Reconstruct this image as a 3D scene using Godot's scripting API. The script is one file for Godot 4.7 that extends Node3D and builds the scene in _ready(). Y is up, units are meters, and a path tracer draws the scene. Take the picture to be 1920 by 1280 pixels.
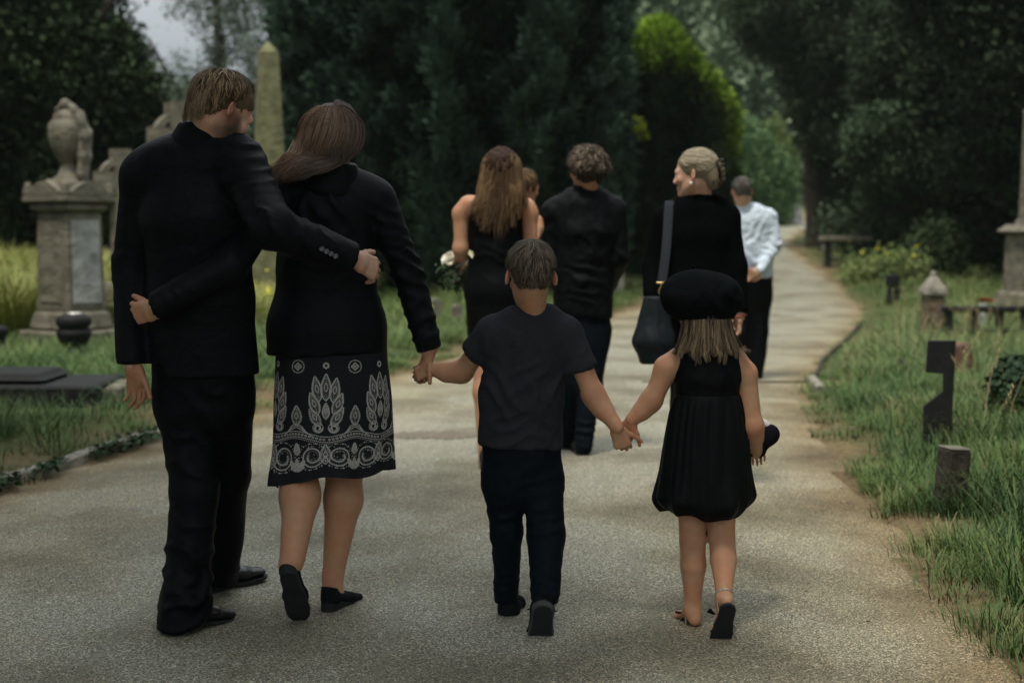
extends Node3D
func _ready() -> void:
	# ---- camera
	var cam := Camera3D.new()
	cam.name = "camera"
	cam.position = Vector3(0, 1.31, 0)
	cam.rotation.x = -atan(215.0 / 2667.0)
	cam.fov = 26.99
	cam.near = 0.1
	cam.far = 600.0
	var lens := CameraAttributesPhysical.new()
	lens.frustum_focal_length = 50.0
	lens.frustum_focus_distance = 4.55
	lens.frustum_near = 0.1
	lens.frustum_far = 600.0
	lens.exposure_aperture = 2.4
	cam.attributes = lens
	add_child(cam)
	cam.current = true
	# ---- sky, sun, exposure
	var env := Environment.new()
	env.background_mode = Environment.BG_SKY
	var sm := ProceduralSkyMaterial.new()
	sm.sky_top_color = lin(.90, .95, 1.0)
	sm.sky_horizon_color = lin(.115, .13, .145)
	sm.sky_curve = .45
	sm.ground_bottom_color = Color(.10, .10, .08)
	sm.ground_horizon_color = Color(.30, .31, .30)
	sm.sky_energy_multiplier = 0.9
	var cover := noise_tex(.006, false, 4.0, FastNoiseLite.TYPE_SIMPLEX_SMOOTH, 512, 5, [[0.0, Color(0, 0, 0, 0)], [.45, Color(.5, .5, .5, .12)], [1.0, Color(.9, .9, .9, .5)]], 11)
	sm.sky_cover = cover
	sm.sky_cover_modulate = Color(1, 1, 1, .6)
	var sky := Sky.new()
	sky.sky_material = sm
	env.sky = sky
	env.tonemap_mode = Environment.TONE_MAPPER_LINEAR
	env.tonemap_exposure = 2.2
	env.fog_enabled = true
	env.fog_density = .0003
	env.fog_light_color = Color(.72, .78, .74)
	env.sdfgi_enabled = true
	env.ssao_enabled = true
	env.ssil_enabled = true
	var we := WorldEnvironment.new()
	we.name = "world"
	we.environment = env
	add_child(we)
	var sun := DirectionalLight3D.new()
	sun.name = "sun"
	sun.light_energy = 0.48
	sun.light_angular_distance = 10.0
	sun.light_color = Color(1.0, .97, .92)
	sun.shadow_enabled = true
	sun.rotation = Vector3(deg_to_rad(-68), deg_to_rad(-28), 0)
	add_child(sun)
	# ---- the place
	ns.noise_type = FastNoiseLite.TYPE_SIMPLEX_SMOOTH
	ns.frequency = 1.0
	ns.fractal_octaves = 2
	ns.seed = 4
	rng.seed = 20
	materials()
	setting()
	people()

# ---------------------------------------------------------------- helpers
var O := Vector3.ZERO          # base of the thing being built: its meshes are stored relative to it
var M := {}                    # materials by name
var ns := FastNoiseLite.new()
var rng := RandomNumberGenerator.new()
var used := {}

class Acc:
	var v := PackedVector3Array()
	var n := PackedVector3Array()
	var c := PackedColorArray()
	var t := PackedVector2Array()
	var i := PackedInt32Array()

	func quad(a: Vector3, b: Vector3, c2: Vector3, d: Vector3, col := Color.WHITE, nor := Vector3.ZERO) -> void:
		var k := v.size()
		if nor != Vector3.ZERO and ((c2 - a).cross(b - a) + (d - a).cross(c2 - a)).dot(nor) < 0.0:
			var sw := b
			b = d
			d = sw
		var m := nor if nor != Vector3.ZERO else (c2 - a).cross(b - a).normalized()
		if nor == Vector3.ZERO and m == Vector3.ZERO:
			m = (d - a).cross(c2 - a).normalized()
		for p in [a, b, c2, d]:
			v.push_back(p)
			n.push_back(m)
			c.push_back(col)
			t.push_back(Vector2.ZERO)
		i.append_array(PackedInt32Array([k, k + 1, k + 2, k, k + 2, k + 3]))

	func mesh(off: Vector3) -> ArrayMesh:
		var w := PackedVector3Array(v)
		if off != Vector3.ZERO:
			for k in w.size():
				w[k] -= off
		var a := []
		a.resize(Mesh.ARRAY_MAX)
		a[Mesh.ARRAY_VERTEX] = w
		a[Mesh.ARRAY_NORMAL] = n
		if c.size() == v.size():
			a[Mesh.ARRAY_COLOR] = c
		if t.size() == v.size():
			a[Mesh.ARRAY_TEX_UV] = t
		a[Mesh.ARRAY_INDEX] = i
		var m := ArrayMesh.new()
		m.add_surface_from_arrays(Mesh.PRIMITIVE_TRIANGLES, a)
		return m

# smooth union of tapered round and oval bones, meshed with surface nets
class Field:
	var cell := 0.012
	var prims := []
	var planes := []     # [point, normal, radius]: nothing stays on the normal's side
	var paint := []      # [centre, radius, colour]
	var base := Color.WHITE
	var mottle := 0.0
	var folds := []      # [amplitude, frequency vector, ridged?]
	var creases := []    # [centre, axis, wavelength, amplitude, radius]
	var ns: FastNoiseLite

	func tube(a: Vector3, b: Vector3, ra: float, rb: float, k := 0.03) -> void:
		prims.append([a, b, Vector3.ZERO, Vector3.ZERO, Vector3.ZERO, ra, ra, rb, rb, 0.0, k, maxf(ra, rb)])

	func chain(pts: Array, radii: Array, k := 0.03) -> void:
		for j in pts.size() - 1:
			tube(pts[j], pts[j + 1], radii[j], radii[j + 1], k)

	func oval(a: Vector3, b: Vector3, wa: float, da: float, wb: float, db: float, side := Vector3.RIGHT, k := 0.04) -> void:
		var n := (b - a).normalized()
		var u := (side - n * side.dot(n)).normalized()
		prims.append([a, b, u, n.cross(u), n, wa, da, wb, db, minf(minf(wa, da), minf(wb, db)), k, maxf(maxf(wa, da), maxf(wb, db))])

	func egg(c: Vector3, u: Vector3, v: Vector3, ru: float, rv: float, rn: float, k := 0.02) -> void:
		var n := u.cross(v).normalized()
		prims.append([c, c, u.normalized(), v.normalized(), n, ru, rv, ru, rv, rn, k, maxf(ru, maxf(rv, rn))])

	func into(acc: Acc) -> void:
		var lo := Vector3(1e9, 1e9, 1e9)
		var hi := -lo
		for q in prims:
			var a: Vector3 = q[0]
			var b: Vector3 = q[1]
			var r: float = q[11] + 0.02
			for ax in 3:
				lo[ax] = minf(lo[ax], minf(a[ax], b[ax]) - r)
				hi[ax] = maxf(hi[ax], maxf(a[ax], b[ax]) + r)
		lo -= Vector3.ONE * cell * 3.0
		hi += Vector3.ONE * cell * 3.0
		var nx := int((hi.x - lo.x) / cell) + 2
		var ny := int((hi.y - lo.y) / cell) + 2
		var nz := int((hi.z - lo.z) / cell) + 2
		var nxy := nx * ny
		var g := PackedFloat32Array()
		g.resize(nxy * nz)
		g.fill(1.0)
		for q in prims:
			var a: Vector3 = q[0]
			var b: Vector3 = q[1]
			var u: Vector3 = q[2]
			var v: Vector3 = q[3]
			var nn: Vector3 = q[4]
			var wa: float = q[5]
			var da: float = q[6]
			var wb: float = q[7]
			var db: float = q[8]
			var e: float = q[9]
			var k: float = absf(q[10])
			var carve: bool = q[10] < 0.0
			var round := u == Vector3.ZERO
			var reach: float = float(q[11]) + k + 2.0 * cell
			var ab := b - a
			var inv := 1.0 / maxf(ab.length_squared(), 1e-12)
			var x0 := maxi(0, int((minf(a.x, b.x) - reach - lo.x) / cell))
			var x1 := mini(nx - 1, int((maxf(a.x, b.x) + reach - lo.x) / cell) + 1)
			var y0 := maxi(0, int((minf(a.y, b.y) - reach - lo.y) / cell))
			var y1 := mini(ny - 1, int((maxf(a.y, b.y) + reach - lo.y) / cell) + 1)
			var z0 := maxi(0, int((minf(a.z, b.z) - reach - lo.z) / cell))
			var z1 := mini(nz - 1, int((maxf(a.z, b.z) + reach - lo.z) / cell) + 1)
			for z in range(z0, z1 + 1):
				for y in range(y0, y1 + 1):
					var row := z * nxy + y * nx
					var p := Vector3(lo.x + x0 * cell, lo.y + y * cell, lo.z + z * cell) - a
					for x in range(x0, x1 + 1):
						var t := clampf(p.dot(ab) * inv, 0.0, 1.0)
						var r := p - ab * t
						p.x += cell
						var d: float
						if round:
							d = r.length() - (wa + (wb - wa) * t)
						else:
							var w := wa + (wb - wa) * t
							var dd := da + (db - da) * t
							var s := Vector3(r.dot(u) / w, r.dot(v) / dd, r.dot(nn) / e)
							var k0 := s.length()
							var k1 := Vector3(s.x / w, s.y / dd, s.z / e).length()
							d = k0 * (k0 - 1.0) / k1 if k1 > 1e-6 else -minf(w, dd)
						var o := g[row + x]
						if carve:
							var h := maxf(k - absf(o + d), 0.0)
							g[row + x] = maxf(o, -d) + h * h * 0.25 / k
						else:
							if d > o + k:
								continue
							var h := maxf(k - absf(o - d), 0.0)
							g[row + x] = minf(o, d) - h * h * 0.25 / k
		for pl in planes:
			var pt: Vector3 = pl[0]
			var pn: Vector3 = pl[1].normalized()
			var rad: float = pl[2]
			for z in nz:
				for y in ny:
					var p := Vector3(lo.x, lo.y + y * cell, lo.z + z * cell) - pt
					if absf(p.y) > rad or absf(p.z) > rad:
						continue
					var row := z * nxy + y * nx
					for x in nx:
						if absf(p.x) < rad:
							var d := p.dot(pn)
							if d > g[row + x]:
								g[row + x] = d
						p.x += cell
		# surface nets
		var vid := PackedInt32Array()
		vid.resize(nxy * nz)
		vid.fill(-1)
		var sum := PackedVector3Array()
		var cnt := PackedInt32Array()
		var idx := PackedInt32Array()
		var steps := PackedInt32Array([1, nx, nxy])
		for z in range(1, nz - 1):
			for y in range(1, ny - 1):
				var row := z * nxy + y * nx
				for x in range(1, nx - 1):
					var s := g[row + x]
					if s > 0.1 or s < -0.1:
						continue
					var inside := s < 0.0
					for ax in 3:
						var s2 := g[row + x + steps[ax]]
						if inside == (s2 < 0.0):
							continue
						var f := s / (s - s2)
						var p := Vector3(x, y, z)
						p[ax] += f
						var o1 := steps[(ax + 1) % 3]
						var o2 := steps[(ax + 2) % 3]
						var q0 := row + x
						var ids := PackedInt32Array([q0, q0 - o1, q0 - o1 - o2, q0 - o2])
						for j in 4:
							var c := ids[j]
							if vid[c] < 0:
								vid[c] = sum.size()
								sum.push_back(Vector3.ZERO)
								cnt.push_back(0)
							sum[vid[c]] += p
							cnt[vid[c]] += 1
							ids[j] = vid[c]
						if inside:
							idx.append_array(PackedInt32Array([ids[0], ids[2], ids[1], ids[0], ids[3], ids[2]]))
						else:
							idx.append_array(PackedInt32Array([ids[0], ids[1], ids[2], ids[0], ids[2], ids[3]]))
		var nv := sum.size()
		for j in nv:
			sum[j] = lo + sum[j] / float(cnt[j]) * cell
		var nor := normals(sum, idx)
		if folds.size() or creases.size():
			for j in nv:
				var p := sum[j]
				var dsp := 0.0
				for f in folds:
					var h := ns.get_noise_3dv(p * (f[1] as Vector3))
					dsp += float(f[0]) * ((1.0 - 2.5 * absf(h)) if f[2] else h)
				for f in creases:
					var r: Vector3 = p - f[0]
					var far := r.length_squared() / (float(f[4]) * float(f[4]))
					if far < 2.0:
						dsp += float(f[3]) * exp(-2.5 * far) * (1.6 * pow(.5 + .5 * sin(TAU * r.dot(f[1]) / float(f[2]) + 5.0 * ns.get_noise_3dv(p * 5.0)), 3.6) - .4)
				sum[j] = p + nor[j] * dsp
			nor = normals(sum, idx)
		var first := acc.v.size()
		acc.v.append_array(sum)
		acc.n.append_array(nor)
		for j in nv:
			var col := base
			if mottle > 0.0:
				var h := ns.get_noise_3dv(sum[j] * 38.0) * mottle
				var w := ns.get_noise_3dv(sum[j] * 11.0 + Vector3(5, 5, 5)) * mottle
				col = Color(col.r * (1.0 + h * .5 + w * .4), col.g * (1.0 + h - w * .8), col.b * (1.0 + h - w * 1.3))
			for f in paint:
				var r := (sum[j] - (f[0] as Vector3)).length() / float(f[1])
				if r < 1.0:
					col = col.lerp(f[2], (1.0 - r * r) * (f[2] as Color).a)
			col.a = 1.0
			acc.c.push_back(col)
		for j in idx.size():
			acc.i.push_back(idx[j] + first)

	static func normals(v: PackedVector3Array, idx: PackedInt32Array) -> PackedVector3Array:
		var n := PackedVector3Array()
		n.resize(v.size())
		for j in range(0, idx.size(), 3):
			var a := idx[j]
			var b := idx[j + 1]
			var c := idx[j + 2]
			var m := (v[c] - v[a]).cross(v[b] - v[a])
			n[a] += m
			n[b] += m
			n[c] += m
		for j in n.size():
			n[j] = n[j].normalized()
		return n

func field(cell := 0.012, base := Color.WHITE) -> Field:
	var f := Field.new()
	f.cell = cell
	f.ns = ns
	f.base = base
	if base.r > .3 and base.r < .56 and base.g < .33 and base.g > .15:      # skin
		f.mottle = .13
	return f

func numbered(called: String) -> String:
	var k: int = used.get(called, 0)
	used[called] = k + 1
	return called if k == 0 else "%s_%03d" % [called, k]

func tag(o: Node3D, label: String, category: String, group := "") -> Node3D:
	o.set_meta("label", label)
	o.set_meta("category", category)
	if group:
		o.set_meta("group", group)
	return o

func thing(called: String, label: String, category: String, at: Vector3, group := "") -> Node3D:
	var o := Node3D.new()
	o.name = numbered(called)
	o.position = at
	add_child(o, true)
	O = at
	tag(o, label, category, group)
	return o

func put(called: String, m: Mesh, mat: Material, parent: Node3D, kind := "") -> MeshInstance3D:
	var o := MeshInstance3D.new()
	o.mesh = m
	o.material_override = null
	if m is ArrayMesh:
		m.surface_set_material(0, mat)
	else:
		o.material_override = mat
	if parent == self:
		o.name = numbered(called)
	else:
		o.name = called
		var k := 0
		while parent.has_node(NodePath(o.name)):
			k += 1
			o.name = "%s_%03d" % [called, k]
	if kind:
		o.set_meta("kind", kind)
	parent.add_child(o, true)
	return o

func part(called: String, acc: Acc, mat: Material, parent: Node3D, kind := "") -> MeshInstance3D:
	return put(called, acc.mesh(O), mat, parent, kind)

func shape(called: String, f: Field, mat: Material, parent: Node3D) -> MeshInstance3D:
	var a := Acc.new()
	f.into(a)
	return part(called, a, mat, parent)

func ground_piece(called: String, acc: Acc, mat: Material, kind := "structure") -> MeshInstance3D:
	O = Vector3.ZERO
	return part(called, acc, mat, self, kind)

# parametric sheet: fn(u, v) -> point
func sheet(nu: int, nv: int, fn: Callable, col := Color.WHITE, acc: Acc = null) -> Acc:
	if acc == null:
		acc = Acc.new()
	var first := acc.v.size()
	var vs := PackedVector3Array()
	for y in nv + 1:
		for x in nu + 1:
			vs.push_back(fn.call(float(x) / nu, float(y) / nv))
			acc.t.push_back(Vector2(float(x) / nu, float(y) / nv))
			acc.c.push_back(col)
	var idx := PackedInt32Array()
	for y in nv:
		for x in nu:
			var a := y * (nu + 1) + x
			var b := a + nu + 1
			idx.append_array(PackedInt32Array([a, b, a + 1, a + 1, b, b + 1]))
	var nor := Field.normals(vs, idx)
	for y in nv + 1:       # one normal at a closed seam
		var a := y * (nu + 1)
		if vs[a].distance_to(vs[a + nu]) < 1e-4:
			var m := (nor[a] + nor[a + nu]).normalized()
			nor[a] = m
			nor[a + nu] = m
	acc.v.append_array(vs)
	acc.n.append_array(nor)
	for j in idx.size():
		acc.i.push_back(idx[j] + first)
	return acc

# box with chamfered edges, in a frame
func box(acc: Acc, c: Vector3, size: Vector3, bv := 0.01, bas := Basis.IDENTITY, col := Color.WHITE, top := 1.0) -> void:
	var h := size * 0.5
	var lay := func(y: float, ix: float, k: float) -> Array:
		var w := (h.x - ix) * k
		var d := (h.z - ix) * k
		var b := minf(bv, minf(w, d) * 0.5)
		var r := []
		for q in [[w, d - b], [w - b, d], [-w + b, d], [-w, d - b], [-w, -d + b], [-w + b, -d], [w - b, -d], [w, -d + b]]:
			r.append(c + bas * Vector3(q[0], y, q[1]))
		return r
	var rows := [lay.call(-h.y, bv, 1.0), lay.call(-h.y + bv, 0.0, 1.0), lay.call(h.y - bv, 0.0, top), lay.call(h.y, bv, top)]
	for y in 3:
		for k in 8:
			var j := (k + 1) % 8
			acc.quad(rows[y][j], rows[y + 1][j], rows[y + 1][k], rows[y][k], col)
	for e in [[0, 1.0], [3, -1.0]]:
		var r: Array = rows[e[0]]
		var nn := bas * Vector3(0, -e[1], 0)
		for k in [0, 2, 4]:
			if e[1] > 0:
				acc.quad(r[0], r[k + 1], r[k + 2], r[(k + 3) % 8], col, nn)
			else:
				acc.quad(r[0], r[(k + 3) % 8], r[k + 2], r[k + 1], col, nn)

# turned shape: profile of [radius, height]
func lathe(acc: Acc, c: Vector3, prof: Array, n := 24, squash := 1.0, lobes := 0, depth := 0.0, smooth := true, col := Color.WHITE) -> void:
	var fn := func(u: float, v: float) -> Vector3:
		var k := v * (prof.size() - 1)
		var i0 := mini(int(k), prof.size() - 2)
		var f := k - i0
		var r: float = lerpf(prof[i0][0], prof[i0 + 1][0], f)
		var y: float = lerpf(prof[i0][1], prof[i0 + 1][1], f)
		if lobes > 0:
			r *= 1.0 + depth * absf(cos(u * TAU * lobes * 0.5)) - depth * 0.5
		return c + Vector3(r * cos(u * TAU), y, -r * sin(u * TAU) * squash)
	if smooth:
		sheet(n, prof.size() - 1, fn, col, acc)
		return
	for y in prof.size() - 1:
		for x in n:
			var u0 := float(x) / n
			var u1 := float(x + 1) / n
			var v0 := float(y) / (prof.size() - 1)
			var v1 := float(y + 1) / (prof.size() - 1)
			acc.quad(fn.call(u0, v0), fn.call(u0, v1), fn.call(u1, v1), fn.call(u1, v0), col)

# prism over a polygon in the xy plane of a frame
func prism(acc: Acc, c: Vector3, bas: Basis, poly: PackedVector2Array, depth: float, col := Color.WHITE) -> void:
	var tri := Geometry2D.triangulate_polygon(poly)
	var z := depth * 0.5
	for s in [1.0, -1.0]:
		var k := acc.v.size()
		for p in poly:
			acc.v.push_back(c + bas * Vector3(p.x, p.y, z * s))
			acc.n.push_back(bas * Vector3(0, 0, s))
			acc.c.push_back(col)
			acc.t.push_back(Vector2.ZERO)
		for j in range(0, tri.size(), 3):
			var q := [tri[j], tri[j + 1], tri[j + 2]]
			var a: Vector3 = acc.v[k + q[0]]
			if ((acc.v[k + q[2]] - a).cross(acc.v[k + q[1]] - a)).dot(bas * Vector3(0, 0, s)) < 0.0:
				q = [tri[j], tri[j + 2], tri[j + 1]]
			for m in q:
				acc.i.push_back(k + m)
	var sgn := 1.0 if Geometry2D.is_polygon_clockwise(poly) else -1.0
	for j in poly.size():
		var p := poly[j]
		var r := poly[(j + 1) % poly.size()]
		var e := r - p
		var nn := (bas * Vector3(-e.y, e.x, 0) * sgn).normalized()
		acc.quad(c + bas * Vector3(p.x, p.y, z), c + bas * Vector3(r.x, r.y, z), c + bas * Vector3(r.x, r.y, -z), c + bas * Vector3(p.x, p.y, -z), col, nn)

func curve_at(pts: Array, t: float) -> Vector3:
	var k := clampf(t, 0.0, 1.0) * (pts.size() - 1)
	var i := mini(int(k), pts.size() - 2)
	var f := k - i
	var a: Vector3 = pts[maxi(i - 1, 0)]
	var d: Vector3 = pts[mini(i + 2, pts.size() - 1)]
	return (pts[i] as Vector3).cubic_interpolate(pts[i + 1], a, d, f)

func ribbon(acc: Acc, pts: PackedVector3Array, nor: Vector3, w: float, col: Color) -> void:
	var k := acc.v.size()
	var n := pts.size()
	for j in n:
		var d := (pts[mini(j + 1, n - 1)] - pts[maxi(j - 1, 0)]).normalized()
		var s := d.cross(nor).normalized()
		var t := float(j) / (n - 1)
		var ww := w * 0.5 * (1.0 - 0.8 * t * t)
		var m := s.cross(d).normalized()
		acc.v.push_back(pts[j] - s * ww)
		acc.v.push_back(pts[j] + s * ww)
		acc.n.push_back((m - s * 0.6).normalized())
		acc.n.push_back((m + s * 0.6).normalized())
		acc.c.push_back(col)
		acc.c.push_back(col)
		if j:
			var q := k + j * 2
			acc.i.append_array(PackedInt32Array([q - 2, q, q - 1, q - 1, q, q + 1]))

# short hair: locks that run over an ellipsoid (own axes: x right, y up, z forward)
func hair_cap(acc: Acc, c: Vector3, bas: Basis, rad: Vector3, n: int, length: float, crown: Vector3, keep: Callable, comb: Vector3, lift: float, w: float, c0: Color, c1: Color, curl := 0.0) -> void:
	crown = crown.normalized()
	for k in n:
		var z := rng.randf_range(-1, 1)
		var a := rng.randf() * TAU
		var d := Vector3(sqrt(1 - z * z) * cos(a), z, sqrt(1 - z * z) * sin(a))
		if not keep.call(d):
			continue
		var clump := ns.get_noise_3dv(d * 5.5 + Vector3(n, 0, 0))
		var col := c0.lerp(c1, clampf(rng.randf() * rng.randf() + clump * .55, 0, 1))
		var pts := PackedVector3Array()
		var ll := length * rng.randf_range(0.6, 1.15)
		var lf := lift * (rng.randf_range(0.3, 1.0) + maxf(0.0, clump) * 1.2)
		var p := d * rad * (1.0 + rng.randf_range(-0.04, 0.02))
		var jit := Vector3(rng.randfn(), rng.randfn(), rng.randfn()) * 0.14 + Vector3(ns.get_noise_3dv(d * 3.2), ns.get_noise_3dv(d * 3.2 + Vector3(7, 0, 0)), ns.get_noise_3dv(d * 3.2 + Vector3(0, 7, 0))) * .75
		var ph := rng.randf() * TAU
		for s in 7:
			var t := s / 6.0
			var e := (p / rad).normalized()
			if s > 1 and not keep.call(e):
				pts.push_back(c + bas * (p + e * .004))
				break
			pts.push_back(c + bas * (p + e * (0.004 + lf * t)))
			var tan := e - crown
			tan = (tan - e * tan.dot(e)).normalized() + comb + jit
			if curl > 0.0:
				tan += (e.cross(tan).normalized() * sin(ph + t * 9.0) + e * cos(ph + t * 9.0) * 0.8) * curl
			tan = tan.normalized()
			p += tan * ll / 6.0
			if curl <= 0.0:
				p = (p / rad).normalized() * rad * lerpf(1.0, 1.0 + lf, t)
		if pts.size() < 3:
			continue
		var out := bas * (d / rad).normalized()
		ribbon(acc, pts, out, w * rng.randf_range(0.6, 1.3), col)

# a lock of long hair round a curve
func lock(acc: Acc, pts: Array, r0: float, r1: float, n: int, w: float, c0: Color, c1: Color, wave := 0.006, out := Vector3.BACK, flat := 0.6) -> void:
	for k in n:
		var a := rng.randf() * TAU
		var r := sqrt(rng.randf_range(0.1, 1.0))
		var t1 := rng.randf_range(0.75, 1.0)
		var t0 := rng.randf_range(0.0, 0.25)
		var col := c0.lerp(c1, rng.randf())
		var ph := rng.randf() * TAU
		var q := PackedVector3Array()
		var o := Vector3.ZERO
		for s in 13:
			var t := lerpf(t0, t1, s / 12.0)
			var p := curve_at(pts, t)
			var d := (curve_at(pts, t + 0.03) - curve_at(pts, t - 0.03)).normalized()
			var sx := d.cross(out).normalized()
			var sz := sx.cross(d).normalized()
			var rr := lerpf(r0, r1, t) * r
			o = sx * cos(a + t * 0.6) * rr + sz * sin(a + t * 0.6) * rr * flat
			q.push_back(p + o + (sx * sin(ph + t * 11.0) + sz * cos(ph + t * 9.0)) * wave * t)
		ribbon(acc, q, out + o * 14.0, w * rng.randf_range(0.6, 1.3), col)

func basis_of(f: Vector3, u: Vector3) -> Basis:   # columns: right, up, forward
	f = f.normalized()
	var r := f.cross(u).normalized()
	return Basis(r, r.cross(f), f)

# ---------------------------------------------------------------- bodies
func head_shape(f: Field, c: Vector3, b: Basis, s: float, neck: Vector3, nr := 0.056, jaw := 1.0) -> void:
	var L := func(x: float, y: float, z: float) -> Vector3: return c + b * (Vector3(x, y, z) * s)
	f.egg(L.call(0, .032, -.012), b.x, b.y, .075 * s, .082 * s, .096 * s, .01)
	f.egg(L.call(0, -.03, .03), b.x, b.y, .058 * s * jaw, .073 * s, .060 * s, .03 * s)
	for x in [-1, 1]:
		f.tube(L.call(.045 * x * jaw, -.055, .006), L.call(.014 * x, -.096, .062), .020 * s, .018 * s, .03 * s)
		f.egg(L.call(.038 * x, -.025, .066), b.x, b.y, .022 * s, .02 * s, .02 * s, .02 * s)
	f.tube(L.call(-.036, .016, .078), L.call(.036, .016, .078), .012 * s, .012 * s, .02 * s)
	for x in [-1, 1]:
		f.prims.append([L.call(.032 * x, -.001, .1), L.call(.032 * x, -.001, .1), b.x, b.y, b.z, .017 * s, .011 * s, .017 * s, .011 * s, .018 * s, -.012 * s, .018 * s])
	f.tube(L.call(0, .004, .086), L.call(0, -.026, .100), .008 * s, .010 * s, .012 * s)
	f.egg(L.call(0, -.031, .098), b.x, b.y, .013 * s, .010 * s, .011 * s, .01 * s)
	for x in [-1, 1]:
		f.egg(L.call(.012 * x, -.034, .092), b.x, b.y, .009 * s, .008 * s, .009 * s, .008 * s)
	f.tube(L.call(-.017, -.060, .084), L.call(.017, -.060, .084), .0075 * s, .0075 * s, .008 * s)
	f.tube(L.call(-.015, -.071, .083), L.call(.015, -.071, .083), .008 * s, .008 * s, .008 * s)
	f.egg(L.call(0, -.096, .073), b.x, b.y, .02 * s, .016 * s, .016 * s, .02 * s)
	for x in [-1, 1]:
		var ec: Vector3 = L.call(.079 * x, -.008, -.008)
		var eu: Vector3 = (b.x * x * .55 - b.z * .85).normalized()
		var ev := (b.y - b.z * .25).normalized()
		var en: Vector3 = eu.cross(ev).normalized()
		f.egg(ec + eu * .008 * s, eu, ev, .015 * s, .028 * s, .007 * s, .008 * s)
		f.prims.append([ec + eu * .008 * s + en * .007 * s * (1 if en.dot(b.x * x) > 0 else -1), ec + eu * .008 * s + en * .007 * s * (1 if en.dot(b.x * x) > 0 else -1), eu, ev, en, .009 * s, .019 * s, .009 * s, .019 * s, .006 * s, -.005 * s, .02 * s])
		f.paint.append([ec + eu * .012 * s, .035 * s, Color(.46, .19, .13, .55)])
	f.tube(L.call(0, -.045, -.03), neck, nr * s, nr * s * 1.08, .03)
	f.paint.append([L.call(0, -.065, .09), .022 * s, Color(.42, .15, .13, .8)])
	for x in [-1, 1]:
		f.paint.append([L.call(.04 * x, -.03, .07), .035 * s, Color(.5, .23, .17, .35)])

func eyes(p: Node3D, c: Vector3, b: Basis, s: float) -> void:
	for x in [-1, 1]:
		var a := Acc.new()
		var f := field(.0035, Color(.75, .72, .68))
		var e := c + b * (Vector3(.032 * x, -.001, .078) * s)
		f.tube(e, e + b.z * .0001, .0115 * s, .0115 * s)
		f.paint.append([e + b.z * .0115 * s, .0075 * s, Color(.05, .035, .03, 1)])
		f.into(a)
		part("eye", a, M.gloss, p)

# one hand: wrist, direction of the fingers, the way the palm faces, which hand, bends per joint (radians)
func hand(acc: Acc, w: Vector3, fd: Vector3, pd: Vector3, right: bool, s: float, curl: Array, skin: Color, spread := 0.06, thumb := 0.6, cell := 0.0036) -> void:
	fd = fd.normalized()
	pd = (pd - fd * pd.dot(fd)).normalized()
	var td := fd.cross(pd) if right else pd.cross(fd)
	var f := field(cell, skin)
	f.oval(w - fd * .02 * s, w + fd * .02 * s, .028 * s, .02 * s, .031 * s, .018 * s, td, .01)
	f.oval(w + fd * .02 * s, w + fd * .082 * s, .032 * s, .016 * s, .037 * s, .012 * s, td, .015)
	f.egg(w + fd * .04 * s + td * .022 * s + pd * .008 * s, fd, td, .03 * s, .016 * s, .014 * s, .015)
	var ln := [.072, .08, .074, .058]
	for k in 4:
		var off := (1.5 - k) * .0195 * s
		var p := w + fd * (.088 - .006 * absf(k - 1.2)) * s + td * off
		var d := (fd + td * (1.5 - k) * spread).normalized()
		var q := pd
		var r := (.0088 if k < 3 else .0076) * s
		f.tube(w + fd * .05 * s + td * off * .8, p, .009 * s, r * 1.05, .008)
		for j in 3:
			var a: float = curl[k] * [1.0, 1.25, .8][j]
			var d2 := d * cos(a) + q * sin(a)
			q = q * cos(a) - d * sin(a)
			d = d2
			var e: Vector3 = p + d * float(ln[k]) * [.46, .31, .26][j] * s
			f.tube(p, e, r, r * .9, .003)
			f.paint.append([p - q * r, .009 * s, Color(.5, .2, .14, .35)])
			p = e
			r *= .9
	var p0 := w + fd * .022 * s + td * .024 * s + pd * .006 * s
	var d0 := (fd * .75 + td * thumb + pd * .25).normalized()
	var rr := .012 * s
	for j in 3:
		var e: Vector3 = p0 + d0 * [.04, .032, .026][j] * s
		f.tube(p0, e, rr, rr * .88, .005)
		p0 = e
		rr *= .88
		d0 = (d0 + fd * .25 + pd * .18 * curl[0]).normalized()
	f.into(acc)

# foot inside a shoe or bare: ankle, forward, up
func foot(f: Field, an: Vector3, fw: Vector3, up: Vector3, s: float, r := .034) -> void:
	fw = fw.normalized()
	var sd := fw.cross(up).normalized()
	var heel := an - up * .055 * s - fw * .03 * s
	var ball := an - up * .075 * s + fw * .12 * s
	f.tube(an, heel, r * s, .028 * s, .02)
	f.oval(an - up * .02 * s, ball, .03 * s, .034 * s, .04 * s, .018 * s, sd, .03)
	f.oval(ball, ball + fw * .06 * s, .04 * s, .018 * s, .034 * s, .012 * s, sd, .02)

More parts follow.
